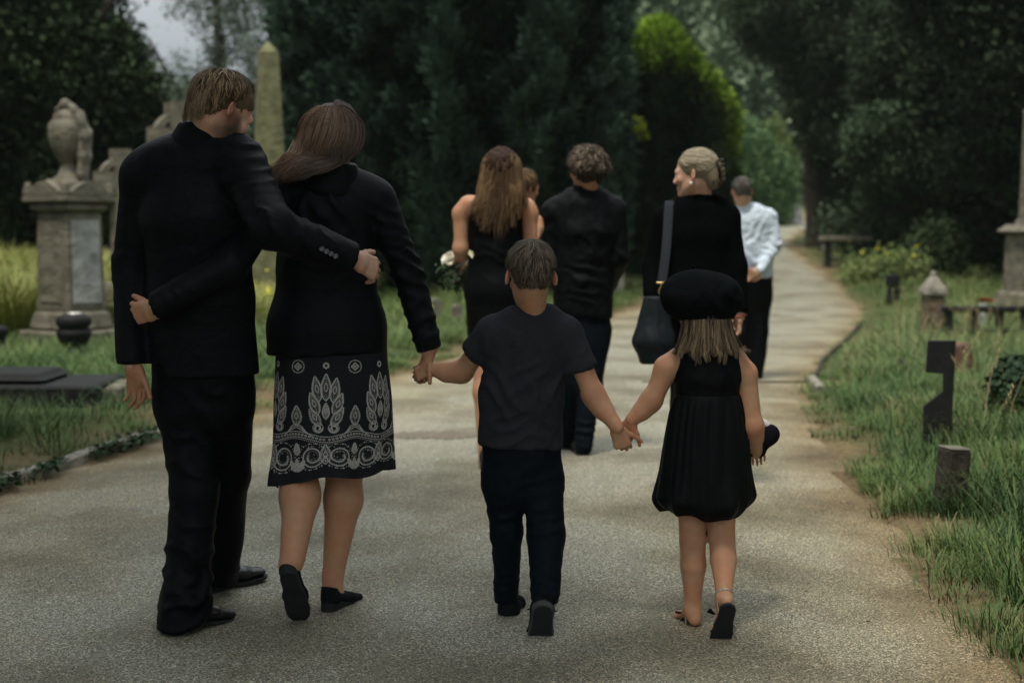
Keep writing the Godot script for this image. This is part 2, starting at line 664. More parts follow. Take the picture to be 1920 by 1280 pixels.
# stations along a foot: [distance from the heel, half width, bottom, top], as a solid
func sole(acc: Acc, o: Vector3, fw: Vector3, up: Vector3, st: Array, col := Color.WHITE) -> void:
	fw = fw.normalized()
	var sd := fw.cross(up).normalized()
	var fn := func(u: float, v: float) -> Vector3:
		var k := v * (st.size() - 1)
		var i := mini(int(k), st.size() - 2)
		var q := []
		for j in 4:
			q.append(lerpf(st[i][j], st[i + 1][j], k - i))
		var a := u * TAU
		var sx := clampf(cos(a) * 1.5, -1, 1)
		var sy := clampf(sin(a) * 1.5, -1, 1)
		return o + fw * q[0] + sd * q[1] * sx + up * lerpf(q[2], q[3], sy * .5 + .5)
	sheet(20, (st.size() - 1) * 2, fn, col, acc)
	for e in [[0.0, 1], [1.0, -1]]:
		var k := acc.v.size()
		var m := Vector3.ZERO
		for j in 20:
			var p: Vector3 = fn.call(j / 20.0, e[0])
			m += p / 20.0
			acc.v.push_back(p)
			acc.n.push_back(-fw * e[1])
			acc.c.push_back(col)
			acc.t.push_back(Vector2.ZERO)
		acc.v.push_back(m)
		acc.n.push_back(-fw * e[1])
		acc.c.push_back(col)
		acc.t.push_back(Vector2.ZERO)
		for j in 20:
			var a := k + j
			var b := k + (j + 1) % 20
			acc.i.append_array(PackedInt32Array([k + 20, b, a] if e[1] > 0 else [k + 20, a, b]))

# rounded footbed: profile of [share of the length, bottom, top]
func footbed(acc: Acc, o: Vector3, fw: Vector3, up: Vector3, ln: float, hw: float, bw: float, prof: Array) -> void:
	var st := []
	for k in 25:
		var t := k / 24.0
		t = t - sin(t * TAU) * .09
		var w := lerpf(hw, bw, smoothstep(.25, .66, t))
		if t < .12:
			w *= sqrt(maxf(.02, 1.0 - pow((.12 - t) / .12, 2.0)))
		if t > .74:
			w *= sqrt(maxf(.02, 1.0 - pow((t - .74) / .26, 2.2)))
		var i := 0
		while i < prof.size() - 2 and t > float(prof[i + 1][0]):
			i += 1
		var f: float = clampf((t - prof[i][0]) / (prof[i + 1][0] - prof[i][0]), 0, 1)
		st.append([t * ln, w, lerpf(prof[i][1], prof[i + 1][1], f), lerpf(prof[i][2], prof[i + 1][2], f)])
	sole(acc, o, fw, up, st)

# point moved towards the viewer's side of an ellipsoid, on to its surface
func on_egg(p: Vector3, c: Vector3, bas: Basis, rad: Vector3) -> Vector3:
	var inv := bas.transposed()
	var a := (inv * (p - c)) / rad
	var d := (inv * Vector3(0, 0, 1)) / rad
	var A := d.dot(d)
	var B := a.dot(d)
	var C := a.dot(a) - 1.0
	var disc := B * B - A * C
	if disc < 0.0:
		return p + Vector3(0, 0, -B / A)
	return p + Vector3(0, 0, (-B + sqrt(disc)) / A)

# ---------------------------------------------------------------- materials
func lin(r: float, g: float, b: float) -> Color:
	return Color(r, g, b).linear_to_srgb()

func noise_tex(freq: float, normal: bool, strength := 4.0, kind := FastNoiseLite.TYPE_SIMPLEX_SMOOTH, size := 256, oct := 3, ramp: Array = [], sd := 1) -> NoiseTexture2D:
	var n := FastNoiseLite.new()
	n.noise_type = kind
	n.frequency = freq
	n.seed = sd
	n.fractal_octaves = oct
	if kind == FastNoiseLite.TYPE_CELLULAR:
		n.cellular_return_type = FastNoiseLite.RETURN_CELL_VALUE
		n.cellular_jitter = 1.0
	var t := NoiseTexture2D.new()
	t.width = size
	t.height = size
	t.seamless = true
	t.noise = n
	t.as_normal_map = normal
	t.bump_strength = strength
	if ramp.size():
		var g := Gradient.new()
		var off := PackedFloat32Array()
		var cols := PackedColorArray()
		for q in ramp:
			off.push_back(q[0])
			cols.push_back(q[1])
		g.offsets = off
		g.colors = cols
		t.color_ramp = g
	return t

func mat(called: String, col: Color, rough: float, spec := 0.5, vcol := false) -> StandardMaterial3D:
	var m := StandardMaterial3D.new()
	m.resource_name = called
	m.albedo_color = col
	m.roughness = rough
	m.metallic_specular = spec
	m.vertex_color_use_as_albedo = vcol
	M[called] = m
	return m

func bumpy(m: StandardMaterial3D, t: Texture2D, scale: float, amount := 1.0) -> void:
	m.normal_enabled = true
	m.normal_texture = t
	m.normal_scale = amount
	m.uv1_triplanar = true
	m.uv1_scale = Vector3.ONE * scale

func materials() -> void:
	var weave := noise_tex(.09, true, 5.0, FastNoiseLite.TYPE_SIMPLEX_SMOOTH, 256, 2)
	var crumple := noise_tex(.012, true, 9.0, FastNoiseLite.TYPE_SIMPLEX_SMOOTH, 512, 5, [], 5)
	var pit := noise_tex(.03, true, 8.0, FastNoiseLite.TYPE_SIMPLEX_SMOOTH, 512, 5, [], 9)
	var m := mat("suit", lin(.0024, .0034, .0044), .62, .24)
	bumpy(m, crumple, 1.6, .55)
	m.rim_enabled = true; m.rim = .02; m.rim_tint = .3
	m = mat("blazer", lin(.0026, .0037, .0048), .6, .25)
	bumpy(m, crumple, 4.0, 0.22)
	m.rim_enabled = true; m.rim = .02; m.rim_tint = .3
	m = mat("trousers", lin(.0018, .0026, .0034), .55, .22)
	bumpy(m, crumple, 4.0, 0.2)
	m = mat("tee", lin(.025, .0268, .031), .9, .12)
	bumpy(m, crumple, 4.0, 0.35)
	m.rim_enabled = true; m.rim = .02; m.rim_tint = .4
	m = mat("tee_trim", lin(.04, .043, .05), .9, .2)
	m = mat("denim", lin(.003, .0062, .0095), .7, .2)
	bumpy(m, crumple, 4.0, 0.3)
	m = mat("dress", lin(.0022, .003, .0036), .55, .22)
	bumpy(m, crumple, 4.0, 0.25)
	m = mat("wool", lin(.0048, .0062, .0068), .95, .10)
	bumpy(m, weave, 7.0, .6)
	m.rim_enabled = true; m.rim = .02; m.rim_tint = .4
	m = mat("knit", lin(.0028, .0036, .004), .95, .08)
	bumpy(m, weave, 6.0, .6)
	m = mat("shirt", lin(.0028, .0037, .0048), .65, .22)
	bumpy(m, crumple, 4.0, 0.3)
	m = mat("white_shirt", lin(.52, .60, .67), .8, .3)
	bumpy(m, crumple, 1.8, .8)
	m = mat("leather", lin(.009, .0095, .010), .36, .5)
	bumpy(m, pit, 5.0, .25)
	m = mat("suede", lin(.008, .009, .010), .9, .2)
	m = mat("rubber", lin(.016, .018, .019), .75, .3)
	m = mat("sole_edge", lin(.05, .052, .052), .7, .3)
	m = mat("bag", lin(.0075, .0115, .014), .5, .28)
	bumpy(m, pit, 6.0, .3)
	m = mat("strap", lin(.022, .028, .033), .7, .2)
	m = mat("gloss", Color.WHITE, .12, .5, true)
	m = mat("skin", Color.WHITE, .52, .4, true)
	bumpy(m, weave, 9.0, .12)
	m.subsurf_scatter_enabled = true; m.subsurf_scatter_strength = .06
	m = mat("hair", Color.WHITE, .6, .2, true)
	m = mat("plush", Color.WHITE, .95, .15, true)
	bumpy(m, pit, 8.0, .8)
	m = mat("gold", lin(.6, .42, .16), .3); m.metallic = 1.0
	m = mat("silver", lin(.6, .56, .5), .35); m.metallic = 1.0
	m = mat("pearl", lin(.75, .68, .6), .25)
	m = mat("bead", lin(.35, .06, .04), .5)
	m = mat("leaf", Color.WHITE, .6, .18, true)
	m.backlight_enabled = true; m.backlight = Color(.25, .3, .1)
	m.cull_mode = BaseMaterial3D.CULL_DISABLED
	m = mat("yew", Color.WHITE, .75, .12, true)
	m.cull_mode = BaseMaterial3D.CULL_DISABLED
	m = mat("petal", Color.WHITE, .6, .3, true)
	m.backlight_enabled = true; m.backlight = Color(.3, .3, .25)
	m.cull_mode = BaseMaterial3D.CULL_DISABLED
	m = mat("bark", lin(.05, .04, .03), .95, .2)
	bumpy(m, pit, 1.5, 1.5)
	m = mat("shade_twigs", lin(.010, .011, .007), 1.0, .1)
	# stone
	var grime := noise_tex(.010, false, 4.0, FastNoiseLite.TYPE_SIMPLEX_SMOOTH, 512, 6, [[0.0, lin(.3, .29, .25)], [.42, lin(.62, .6, .54)], [.6, lin(.86, .83, .76)], [1.0, lin(1, .97, .9)]], 3)
	for q in [["stone", lin(.20, .19, .155), .92], ["marble", lin(.44, .46, .47), .6], ["moss_stone", lin(.20, .205, .115), .95], ["warm_stone", lin(.21, .17, .125), .95], ["black_stone", lin(.010, .011, .0115), .75], ["kerb_stone", lin(.30, .29, .26), .9], ["wood", lin(.05, .045, .034), .9], ["brick_red", lin(.17, .095, .07), .92], ["grey_wood", lin(.16, .155, .13), .9]]:
		m = mat(q[0], q[1], q[2], .4)
		m.albedo_texture = grime
		bumpy(m, pit, .8 if q[0] != "black_stone" else 2.0, .7 if q[0] != "black_stone" else .2)
	# path: resin-bound gravel
	var grit := noise_tex(.20, false, 4.0, FastNoiseLite.TYPE_CELLULAR, 1024, 1, [[0.0, lin(.07, .066, .05)], [.25, lin(.155, .15, .115)], [.5, lin(.235, .23, .18)], [.75, lin(.32, .31, .25)], [.92, lin(.48, .465, .39)], [1.0, lin(.78, .75, .66)]], 7)
	var patches := noise_tex(.005, false, 4.0, FastNoiseLite.TYPE_SIMPLEX_SMOOTH, 1024, 5, [[0.0, lin(.45, .42, .36)], [.45, lin(.82, .80, .75)], [.6, lin(.97, .97, .97)], [1.0, lin(1, 1, 1)]], 21)
	m = mat("path", Color.WHITE, .8, .4, true)
	m.albedo_texture = grit
	m.uv1_scale = Vector3(1.15, 1.15, 1.15)
	m.normal_enabled = true
	m.normal_texture = noise_tex(.20, true, 6.0, FastNoiseLite.TYPE_CELLULAR, 1024, 1, [], 7)
	m.normal_scale = .35
	m.detail_enabled = true
	m.detail_blend_mode = BaseMaterial3D.BLEND_MODE_MUL
	m.detail_albedo = patches
	m.detail_uv_layer = BaseMaterial3D.DETAIL_UV_2
	m.uv2_scale = Vector3(.17, .17, .17)
	m = mat("earth", Color.WHITE, .95, .2, true)
	m.albedo_texture = noise_tex(.03, false, 4.0, FastNoiseLite.TYPE_SIMPLEX_SMOOTH, 1024, 6, [[0.0, lin(.35, .33, .28)], [.5, lin(.75, .72, .66)], [1.0, lin(1, 1, .95)]], 31)
	m.uv1_triplanar = true
	m.uv1_world_triplanar = true
	m.uv1_scale = Vector3(.5, .5, .5)
	m = mat("grass", Color.WHITE, .6, .3, true)
	m.backlight_enabled = true; m.backlight = Color(.2, .25, .08)
	m.cull_mode = BaseMaterial3D.CULL_DISABLED

# ---------------------------------------------------------------- the ground
const EDGE_R := [[-8.0, 1.55], [0.0, 1.45], [3.0, 1.46], [4.5, 1.50], [5.87, 1.63], [7.36, 1.77], [9.0, 1.95], [10.4, 2.20], [11.85, 2.50], [13.7, 3.0], [16.0, 3.75], [18.8, 4.62], [21.0, 5.2], [23.0, 5.62], [27.5, 6.35], [32.0, 6.95], [37.7, 7.5], [41.0, 8.0], [46.0, 9.4], [52.0, 12.0], [60.0, 16.0]]
const EDGE_L := [[-8.0, -5.3], [0.0, -3.9], [4.0, -3.2], [7.06, -2.54], [8.96, -2.15], [10.5, -1.65], [12.7, -1.0], [15.5, -.2], [18.0, .6], [20.6, 1.47], [23.2, 2.2], [28.0, 4.35], [34.0, 5.6], [40.0, 6.6], [44.0, 7.4], [52.0, 9.6], [60.0, 13.4]]

func edge(tab: Array, d: float) -> float:
	for k in tab.size() - 1:
		if d < tab[k + 1][0] or k == tab.size() - 2:
			var f: float = (d - tab[k][0]) / (tab[k + 1][0] - tab[k][0])
			var m: float = clampf(f, 0.0, 1.0)
			return lerpf(tab[k][1], tab[k + 1][1], m)
	return 0.0

func rise(d: float) -> float:
	if d < 14.0:
		return 0.0
	if d < 40.0:
		return .0012 * (d - 14.0) * (d - 14.0)
	return .8112 + .0624 * (d - 40.0)

# height of the land at x, distance d
func land(x: float, d: float) -> float:
	var l := edge(EDGE_L, d)
	var r := edge(EDGE_R, d)
	var out := maxf(maxf(l - x, x - r), 0.0)
	var y := rise(d)
	if out <= 0.0:
		return y - .03
	y += .012 + .05 * smoothstep(0.0, .8, out) + .025 * out * smoothstep(3.0, 14.0, out)
	y += ns.get_noise_2d(x * .55, d * .55) * .07 * smoothstep(.1, 1.2, out) + ns.get_noise_2d(x * 2.3, d * 2.3) * .022 * smoothstep(0.0, .4, out)
	return y

func setting() -> void:
	ground()
	trees()
	monuments()
	verge()

func ground() -> void:
	var a := Acc.new()
	var xs := []
	var ds := []
	var x := -70.0
	while x < 70.0:
		xs.append(x)
		x += .2 if absf(x) < 6.0 else (.6 if absf(x) < 14.0 else 4.0)
	var d := -8.0
	while d < 150.0:
		ds.append(d)
		d += .2 if d > 2.0 and d < 14.0 else (.5 if d < 50.0 else 5.0)
	var vs := PackedVector3Array()
	for dd in ds:
		for xx in xs:
			vs.push_back(Vector3(xx, land(xx, dd), -dd))
			var l := edge(EDGE_L, dd)
			var r := edge(EDGE_R, dd)
			var out := maxf(maxf(l - xx, xx - r), 0.0)
			var n := ns.get_noise_2d(xx * 1.3, dd * 1.3)
			var soil := Color(.17, .125, .08).lerp(Color(.21, .175, .10), clampf(n + .5, 0, 1))
			var moss := Color(.045, .07, .026).lerp(Color(.09, .11, .04), clampf(n + .5, 0, 1))
			a.c.push_back(soil.lerp(moss, smoothstep(.12, .75, out + n * .35)))
	a.v = vs
	var nx := xs.size()
	for j in ds.size() - 1:
		for k in nx - 1:
			var q := j * nx + k
			a.i.append_array(PackedInt32Array([q, q + nx, q + 1, q + 1, q + nx, q + nx + 1]))
	a.n = Field.normals(vs, a.i)
	ground_piece("ground", a, M.earth)
	# the path, its edges uneven
	a = Acc.new()
	var uv2 := PackedVector2Array()
	d = -7.5
	var rows := 0
	while d < 58.0:
		var l := edge(EDGE_L, d) - .03 + ns.get_noise_2d(3.0, d * 2.1) * .06 + ns.get_noise_2d(13.0, d * 9.0) * .025
		var r := edge(EDGE_R, d) + .03 + ns.get_noise_2d(7.0, d * 2.1) * .06 + ns.get_noise_2d(17.0, d * 9.0) * .025
		for k in 25:
			var t := k / 24.0
			var xx := lerpf(l, r, t)
			var e := minf(xx - l, r - xx)
			var y := rise(d) + .012 * minf(e / .8, 1.0) - .012
			a.v.push_back(Vector3(xx, y + .004, -d))
			a.t.push_back(Vector2(xx, d))
			var n := ns.get_noise_2d(xx * 2.0 + 40.0, d * 2.0)
			var dirt := Color(.80, .66, .48).lerp(Color(1.0, .985, .95), smoothstep(.0, .42, e + n * .22))
			var worn := Color(.93, .965, 1.0).lerp(Color(1.0, .95, .86), smoothstep(.25, .75, absf(t - .55) * 1.6 + n * .2))
			a.c.push_back(dirt * worn * (1.0 + .04 * n) * Color(1.02, 1.0, .935))
		rows += 1
		d += .08 if d < 14.0 else .3
	for j in rows - 1:
		for k in 24:
			var q := j * 25 + k
			a.i.append_array(PackedInt32Array([q, q + 25, q + 1, q + 1, q + 25, q + 26]))
	a.n = Field.normals(a.v, a.i)
	var m := a.mesh(Vector3.ZERO)
	var arr := m.surface_get_arrays(0)
	arr[Mesh.ARRAY_TEX_UV2] = a.t
	m = ArrayMesh.new()
	m.add_surface_from_arrays(Mesh.PRIMITIVE_TRIANGLES, arr)
	put("path", m, M.path, self, "structure")
	# a darker strip of patched surface
	a = Acc.new()
	var mid := Vector3(-0.49, 0, -8.75)
	for k in 40:
		var t := k / 39.0
		var c := Vector3(lerpf(-.76, -.22, t), .0075, -8.86)
		var w := .17 * sqrt(maxf(.02, 1.0 - pow(absf(t * 2.0 - 1.0), 4.0)))
		for s in [-1, 1]:
			var j := ns.get_noise_2d(k * .6, s * 9.0) * .08
			a.v.push_back(c + Vector3(0, 0, s * w + j))
			a.n.push_back(Vector3.UP)
			a.c.push_back(Color(.55, .5, .45))
			a.t.push_back(Vector2(a.v[-1].x, -a.v[-1].z))
		if k:
			var q := k * 2
			a.i.append_array(PackedInt32Array([q - 2, q, q - 1, q, q + 1, q - 1]))
	ground_piece("path_patch", a, M.path)
	# construction joint across the path
	a = Acc.new()
	var l0 := 1.1
	box(a, Vector3((l0 + 2.5) * .5, .006, -11.95), Vector3(2.5 - l0, .012, .02), .002)
	ground_piece("path_joint", a, M.wood)
	# pale edging stones on the left, dark edging board on the right
	a = Acc.new()
	strip(a, EDGE_L, 5.0, 9.3, -.05, .045, .05, .15)
	var e1 := thing("path_edging", "pale concrete edging strip along the left side of the path", "edging", Vector3(-2.4, 0, -7.5))
	part("edging_strip", a, M.kerb_stone, e1)
	a = Acc.new()
	strip(a, EDGE_R, 11.7, 18.5, .035, .018, .07, .1)
	e1 = thing("path_edging", "dark edging board curving along the right side of the path", "edging", Vector3(3.4, 0, -15.0))
	part("edging_strip", a, M.wood, e1)
	a = Acc.new()
	box(a, Vector3(2.45, 0.037, -11.4) + Vector3(0, -.02, 0), Vector3(.075, .13, .75), .015, Basis(Vector3.UP, -.12))
	e1 = thing("kerb_stone", "short pale kerb stone at the right edge of the path where the joint ends", "kerb stone", Vector3(2.452, -0.062, -11.4))
	part("stone", a, M.kerb_stone, e1)

func strip(a: Acc, tab: Array, d0: float, d1: float, off: float, half: float, top: float, down: float) -> void:
	var n := int((d1 - d0) / .12)
	var rings := []
	for k in n + 1:
		var d := lerpf(d0, d1, float(k) / n)
		var c := edge(tab, d) + off + ns.get_noise_1d(d * 1.7) * .012
		var y := rise(d) + top + ns.get_noise_1d(d * 3.0 + 50.0) * .012
		rings.append([Vector3(c - half, y - down, -d), Vector3(c - half, y - .008, -d), Vector3(c - half + .008, y, -d), Vector3(c + half - .008, y, -d), Vector3(c + half, y - .008, -d), Vector3(c + half, y - down, -d)])
	for k in n:
		for j in 5:
			a.quad(rings[k][j], rings[k][j + 1], rings[k + 1][j + 1], rings[k + 1][j])

# ---------------------------------------------------------------- plants
func scatter(called: String, mesh: Mesh, material: Material, where: Array, cols: PackedColorArray, parent: Node3D, kind := "stuff") -> MultiMeshInstance3D:
	var mm := MultiMesh.new()
	mm.transform_format = MultiMesh.TRANSFORM_3D
	mm.use_colors = true
	mm.mesh = mesh
	mm.instance_count = where.size()
	for k in where.size():
		var t: Transform3D = where[k]
		if parent != self:
			t.origin -= O
		mm.set_instance_transform(k, t)
		mm.set_instance_color(k, cols[k])
	var o := MultiMeshInstance3D.new()
	o.multimesh = mm
	o.material_override = material
	o.name = numbered(called) if parent == self else called
	if kind:
		o.set_meta("kind", kind)
	parent.add_child(o, true)
	return o

func blade(a: Acc, c: Vector3, dir: float, h: float, w: float, lean: float, col: Color) -> void:
	var d := Vector3(cos(dir), 0, sin(dir))
	var s := Vector3(-d.z, 0, d.x) * w * .5
	var p1 := c + d * lean * h * .25 + Vector3.UP * h * .5
	var p2 := c + d * lean * h * .7 + Vector3.UP * h * .85
	var p3 := c + d * lean * h + Vector3.UP * h * (1.0 - lean * .25)
	var k := a.v.size()
	var n := (Vector3.UP * .6 - d * .4).normalized()
	for q in [c - s, c + s, p1 - s * .85, p1 + s * .85, p2 - s * .5, p2 + s * .5, p3]:
		a.v.push_back(q)
		a.n.push_back(n)
		a.c.push_back(col)
		a.t.push_back(Vector2.ZERO)
	a.i.append_array(PackedInt32Array([k, k + 2, k + 1, k + 1, k + 2, k + 3, k + 2, k + 4, k + 3, k + 3, k + 4, k + 5, k + 4, k + 6, k + 5]))

func tuft(n: int, h: float, w: float, r: float, lean: float, dry := 0.0) -> ArrayMesh:
	var a := Acc.new()
	for k in n:
		var an := rng.randf() * TAU
		var c := Vector3(cos(an), 0, sin(an)) * r * sqrt(rng.randf())
		var col := Color(1, 1, 1).lerp(Color(1.9, 1.3, 1.0), 1.0 if rng.randf() < dry else 0.0) * rng.randf_range(.75, 1.2)
		blade(a, c, an + rng.randf_range(-.9, .9), h * rng.randf_range(.5, 1.1), w * rng.randf_range(.7, 1.2), lean * rng.randf_range(.3, 1.2), col)
	return a.mesh(Vector3.ZERO)

func blocked(x: float, d: float) -> bool:
	for q in BLOCKS:
		if absf(x - q[0]) < q[2] and absf(d - q[1]) < q[3]:
			return true
	return false

const BLOCKS := [[-4.85, 15.5, .6, .6], [-3.2, 13.7, .25, .25], [-3.55, 10.05, .78, .75], [2.01, 6.35, .07, .07], [2.37, 7.85, .08, .09], [4.75, 16.2, .15, .15]]

func verge() -> void:
	var sets := []
	for q in [[30, .06, .0035, .09, 1.1, .06], [26, .12, .004, .10, 1.1, .1], [22, .22, .0045, .10, .95, .15], [18, .40, .005, .11, .75, .3], [9, .06, .009, .06, 1.0, .0]]:
		sets.append([tuft(q[0], q[1], q[2], q[3], q[4], q[5]), [], PackedColorArray()])
	var g1 := Color(.042, .092, .028)
	var g2 := Color(.105, .165, .045)
	var dryc := Color(.26, .22, .10)
	for side in 2:
		for zone in [[2.0, 8.0, 4.5, 360.0], [8.0, 15.0, 6.0, 170.0], [15.0, 26.0, 11.0, 60.0], [26.0, 48.0, 16.0, 12.0]]:
			var n := int((zone[1] - zone[0]) * zone[2] * zone[3])
			for k in n:
				var d := rng.randf_range(zone[0], zone[1])
				var o: float = pow(rng.randf(), 1.25) * zone[2]
				var n1 := ns.get_noise_2d(d * .8, o * .8 + side * 60.0)
				var n2 := ns.get_noise_2d(d * 2.4 + 30.0, o * 2.4 + side * 40.0)
				o += -.02 + n2 * .16 + n1 * .10
				if o < -.06:
					continue
				if o < .30 and rng.randf() > .35 + o * 2.0 + n1 * 1.6 + n2 * .9:
					continue
				if side == 0 and o < .75 and d > 6.5 and d < 12.5 and rng.randf() < .72 - n1 * .6:      # worn strip beside the path
					continue
				var x := edge(EDGE_L, d) - o if side == 0 else edge(EDGE_R, d) + o
				if absf(x) > d * .50 + 1.5 or blocked(x, d):
					continue
				var tall := 0
				var r := rng.randf()
				if o < .22:
					tall = 0 if r < .75 else 1
				elif o < .6:
					tall = 1 if r < .7 else (0 if r < .85 else 2)
				else:
					tall = 2 if r < .5 + n1 * .5 else (3 if r > .93 - n2 * .15 - side * .03 and o > 1.0 else 1)
				if side == 0 and d > 9.0 and d < 15.0:
					tall = mini(tall, 2 if r < .3 else 1)
				if rng.randf() < .06 and o < .8:
					tall = 4
				var s := rng.randf_range(.6, 1.25) * (1.0 if d < 9.0 else (.8 if d < 13.0 else .72))
				var lw := 1.0 if d < 9.0 else (1.5 if d < 15.0 else 2.2)
				var col := g1.lerp(g2, clampf(.45 + n1 * 1.1 + n2 * .5 + rng.randf_range(-.2, .2), 0, 1))
				if d > 13.0:
					col = col.lerp(Color(.13, .18, .06), .5)
				if rng.randf() < .10 + maxf(0.0, n2) * .35 - o * .05:
					col = col.lerp(dryc, rng.randf_range(.3, .9))
				if tall == 3:
					col = col.lerp(Color(.17, .19, .075), .5)
				sets[tall][1].append(Transform3D(Basis(Vector3.UP, rng.randf() * TAU) * Basis.from_scale(Vector3(s * lw, s, s * lw)), Vector3(x, land(x, d) - .012, -d)))
				sets[tall][2].push_back(col)
	# tall pale meadow behind the tombs on the left
	for k in 5200:
		var d := rng.randf_range(15.6, 23.0)
		var x := rng.randf_range(-9.5, -2.4)
		if blocked(x, d):
			continue
		if x > -5.2 and d < 16.8:
			continue
		var n1 := ns.get_noise_2d(d * .7, x * .7)
		var s := rng.randf_range(1.1, 2.0) * (1.0 if x < -5.2 else .7)
		sets[3][1].append(Transform3D(Basis(Vector3.UP, rng.randf() * TAU) * Basis.from_scale(Vector3(s * 1.4, s, s * 1.4)), Vector3(x, land(x, d), -d)))
		sets[3][2].push_back(Color(.17, .20, .06).lerp(Color(.36, .36, .13), clampf(.5 + n1 + rng.randf_range(-.3, .3), 0, 1)))
	for q in [["grass", 0], ["grass", 1], ["grass", 2], ["meadow_grass", 3], ["weeds", 4]]:
		var o := scatter(q[0], sets[q[1]][0], M.grass, sets[q[1]][1], sets[q[1]][2], self)
		tag(o, ["short turf and clover creeping over the edges of the path", "mid-height grass on both verges beside the path", "long grass on the verges round the posts and tombs", "tall pale meadow grass behind the tombs and on the right verge", "low broad-leaved weeds in the turf"][q[1]], "grass")
	# seed heads on long stalks
	var a := Acc.new()
	for k in 5:
		blade(a, Vector3.ZERO, k * 1.3, .02, .006, .4, Color(1, 1, 1))
	blade(a, Vector3.ZERO, .3, .62, .0035, .35, Color(1, 1, 1))
	for k in 14:
		var t := k / 13.0
		blade(a, Vector3(.2 * .62 + .045 * t, .50 + .10 * t, .06 + .015 * t), k * 2.4, .028, .006, .8, Color(1.1, .95, .8))
	var hd := a.mesh(Vector3.ZERO)
	var ws := []
	var cs := PackedColorArray()
	for k in 260:
		var d := rng.randf_range(4.8, 15.0)
		var o := rng.randf_range(.5, 3.4)
		var x := edge(EDGE_R, d) + o
		if blocked(x, d):
			continue
		var s := rng.randf_range(.5, 1.05)
		ws.append(Transform3D(Basis(Vector3.UP, rng.randf() * TAU) * Basis.from_scale(Vector3.ONE * s), Vector3(x, land(x, d), -d)))
		cs.push_back(Color(.22, .20, .10).lerp(Color(.36, .31, .18), rng.randf()))
	tag(scatter("seed_heads", hd, M.grass, ws, cs, self), "pale seed heads on long stalks above the right verge", "grass")
	# ivy creeping along the left edging
	a = Acc.new()
	for k in 620:
		var d := rng.randf_range(6.6, 9.4)
		if ns.get_noise_1d(d * 3.0 + 5.0) < -.12:
			continue
		var x := edge(EDGE_L, d) + rng.randfn() * .035 + .02
		leaf(a, Vector3(x, .03 + rng.randf() * .045, -d), Vector3(rng.randfn(), rng.randfn() * .4, rng.randfn()).normalized(), Vector3(rng.randfn() * .4, 1, rng.randfn() * .4).normalized(), rng.randf_range(.03, .055), .035, Color(.032, .06, .028) * rng.randf_range(.6, 1.5))
	O = Vector3.ZERO
	tag(part("creeping_ivy", a, M.leaf, self, "stuff"), "dark ivy leaves creeping along the pale edging strip on the left", "ivy")
	# buttercups and other yellow flowers, and a few white ones
	a = Acc.new()
	for k in 6:
		var an := k * TAU / 6.0
		leaf(a, Vector3.ZERO, Vector3(cos(an), .45, sin(an)).normalized(), Vector3.UP, .02, .018, Color.WHITE)
	var fm := a.mesh(Vector3.ZERO)
	ws = []
	cs = PackedColorArray()
	for q in [[Vector3(-2.93, 0.556, -16.8), 14, .2], [Vector3(-2.985, 0.636, -17.5), 10, .2], [Vector3(-0.985, 0.371, -16.4), 8, .08], [Vector3(-2.548, 0.299, -15), 3, .03], [Vector3(6.978, 0.914, -25.9), 22, .4], [Vector3(2.042, 0.069, -8.6), 2, .02]]:
		for k in q[1]:
			var c: Vector3 = q[0] + Vector3(rng.randfn() * q[2], rng.randfn() * q[2] * .35, rng.randfn() * q[2])
			var s := rng.randf_range(1.0, 2.0)
			ws.append(Transform3D(Basis.from_euler(Vector3(rng.randf_range(0, 1), rng.randf() * TAU, 0)) * Basis.from_scale(Vector3.ONE * s), c))
			cs.push_back(Color(.55, .50, .03) if q[1] != 2 else Color(.7, .7, .62))
	tag(scatter("wild_flowers", fm, M.petal, ws, cs, self), "small yellow wild flowers scattered in the long grass", "flowers")
	# bits on the path
	a = Acc.new()
	for k in 260:
		var d := rng.randf_range(4.0, 11.0)
		var l := edge(EDGE_L, d)
		var r := edge(EDGE_R, d)
		var t := rng.randf()
		t = pow(t, 2.5) * .5 if rng.randf() < .5 else 1.0 - pow(t, 2.5) * .5
		leaf(a, Vector3(lerpf(l, r, t), .012, -d), Vector3(rng.randfn(), .05, rng.randfn()).normalized(), Vector3.UP, rng.randf_range(.008, .022), rng.randf_range(.004, .012), Color(.09, .06, .03) * rng.randf_range(.4, 1.8))
	O = Vector3.ZERO
	tag(part("leaf_litter", a, M.leaf, self, "stuff"), "tiny dry leaf scraps scattered on the path", "litter")
	var tw := thing("twig", "thin dark twig lying on the path right of the little girl's feet", "twig", Vector3(0.839, -0.023, -4.57))
	var f := field(.003)
	f.chain([Vector3(0.816, -0.021, -4.6) + Vector3(0, .004, 0), Vector3(0.836, -0.023, -4.59) + Vector3(0, .006, 0), Vector3(0.85, -0.025, -4.57) + Vector3(0, .004, 0), Vector3(0.869, -0.025, -4.57) + Vector3(0, .004, 0)], [.0028, .0035, .003, .002], .003)
	f.tube(Vector3(0.836, -0.023, -4.59) + Vector3(0, .006, 0), Vector3(0.848, -0.021, -4.6) + Vector3(0, .006, 0), .0025, .0018, .003)
	shape("stem", f, M.wood, tw)

# a spray of leaves: n leaves round a short twig
func spray(n: int, r: float, ln: float, w: float, droop: float) -> ArrayMesh:
	var a := Acc.new()
	for k in n:
		var d := Vector3(rng.randfn(), rng.randfn() * .7 - droop, rng.randfn()).normalized()
		var c := Vector3(rng.randfn(), rng.randfn(), rng.randfn()) * r * .5
		var nn := (Vector3.UP + Vector3(rng.randfn(), rng.randfn(), rng.randfn()) * .6).normalized()
		leaf(a, c, d, nn, ln * rng.randf_range(.7, 1.3), w * rng.randf_range(.7, 1.2), Color(1, 1, 1) * rng.randf_range(.7, 1.25))
	return a.mesh(Vector3.ZERO)

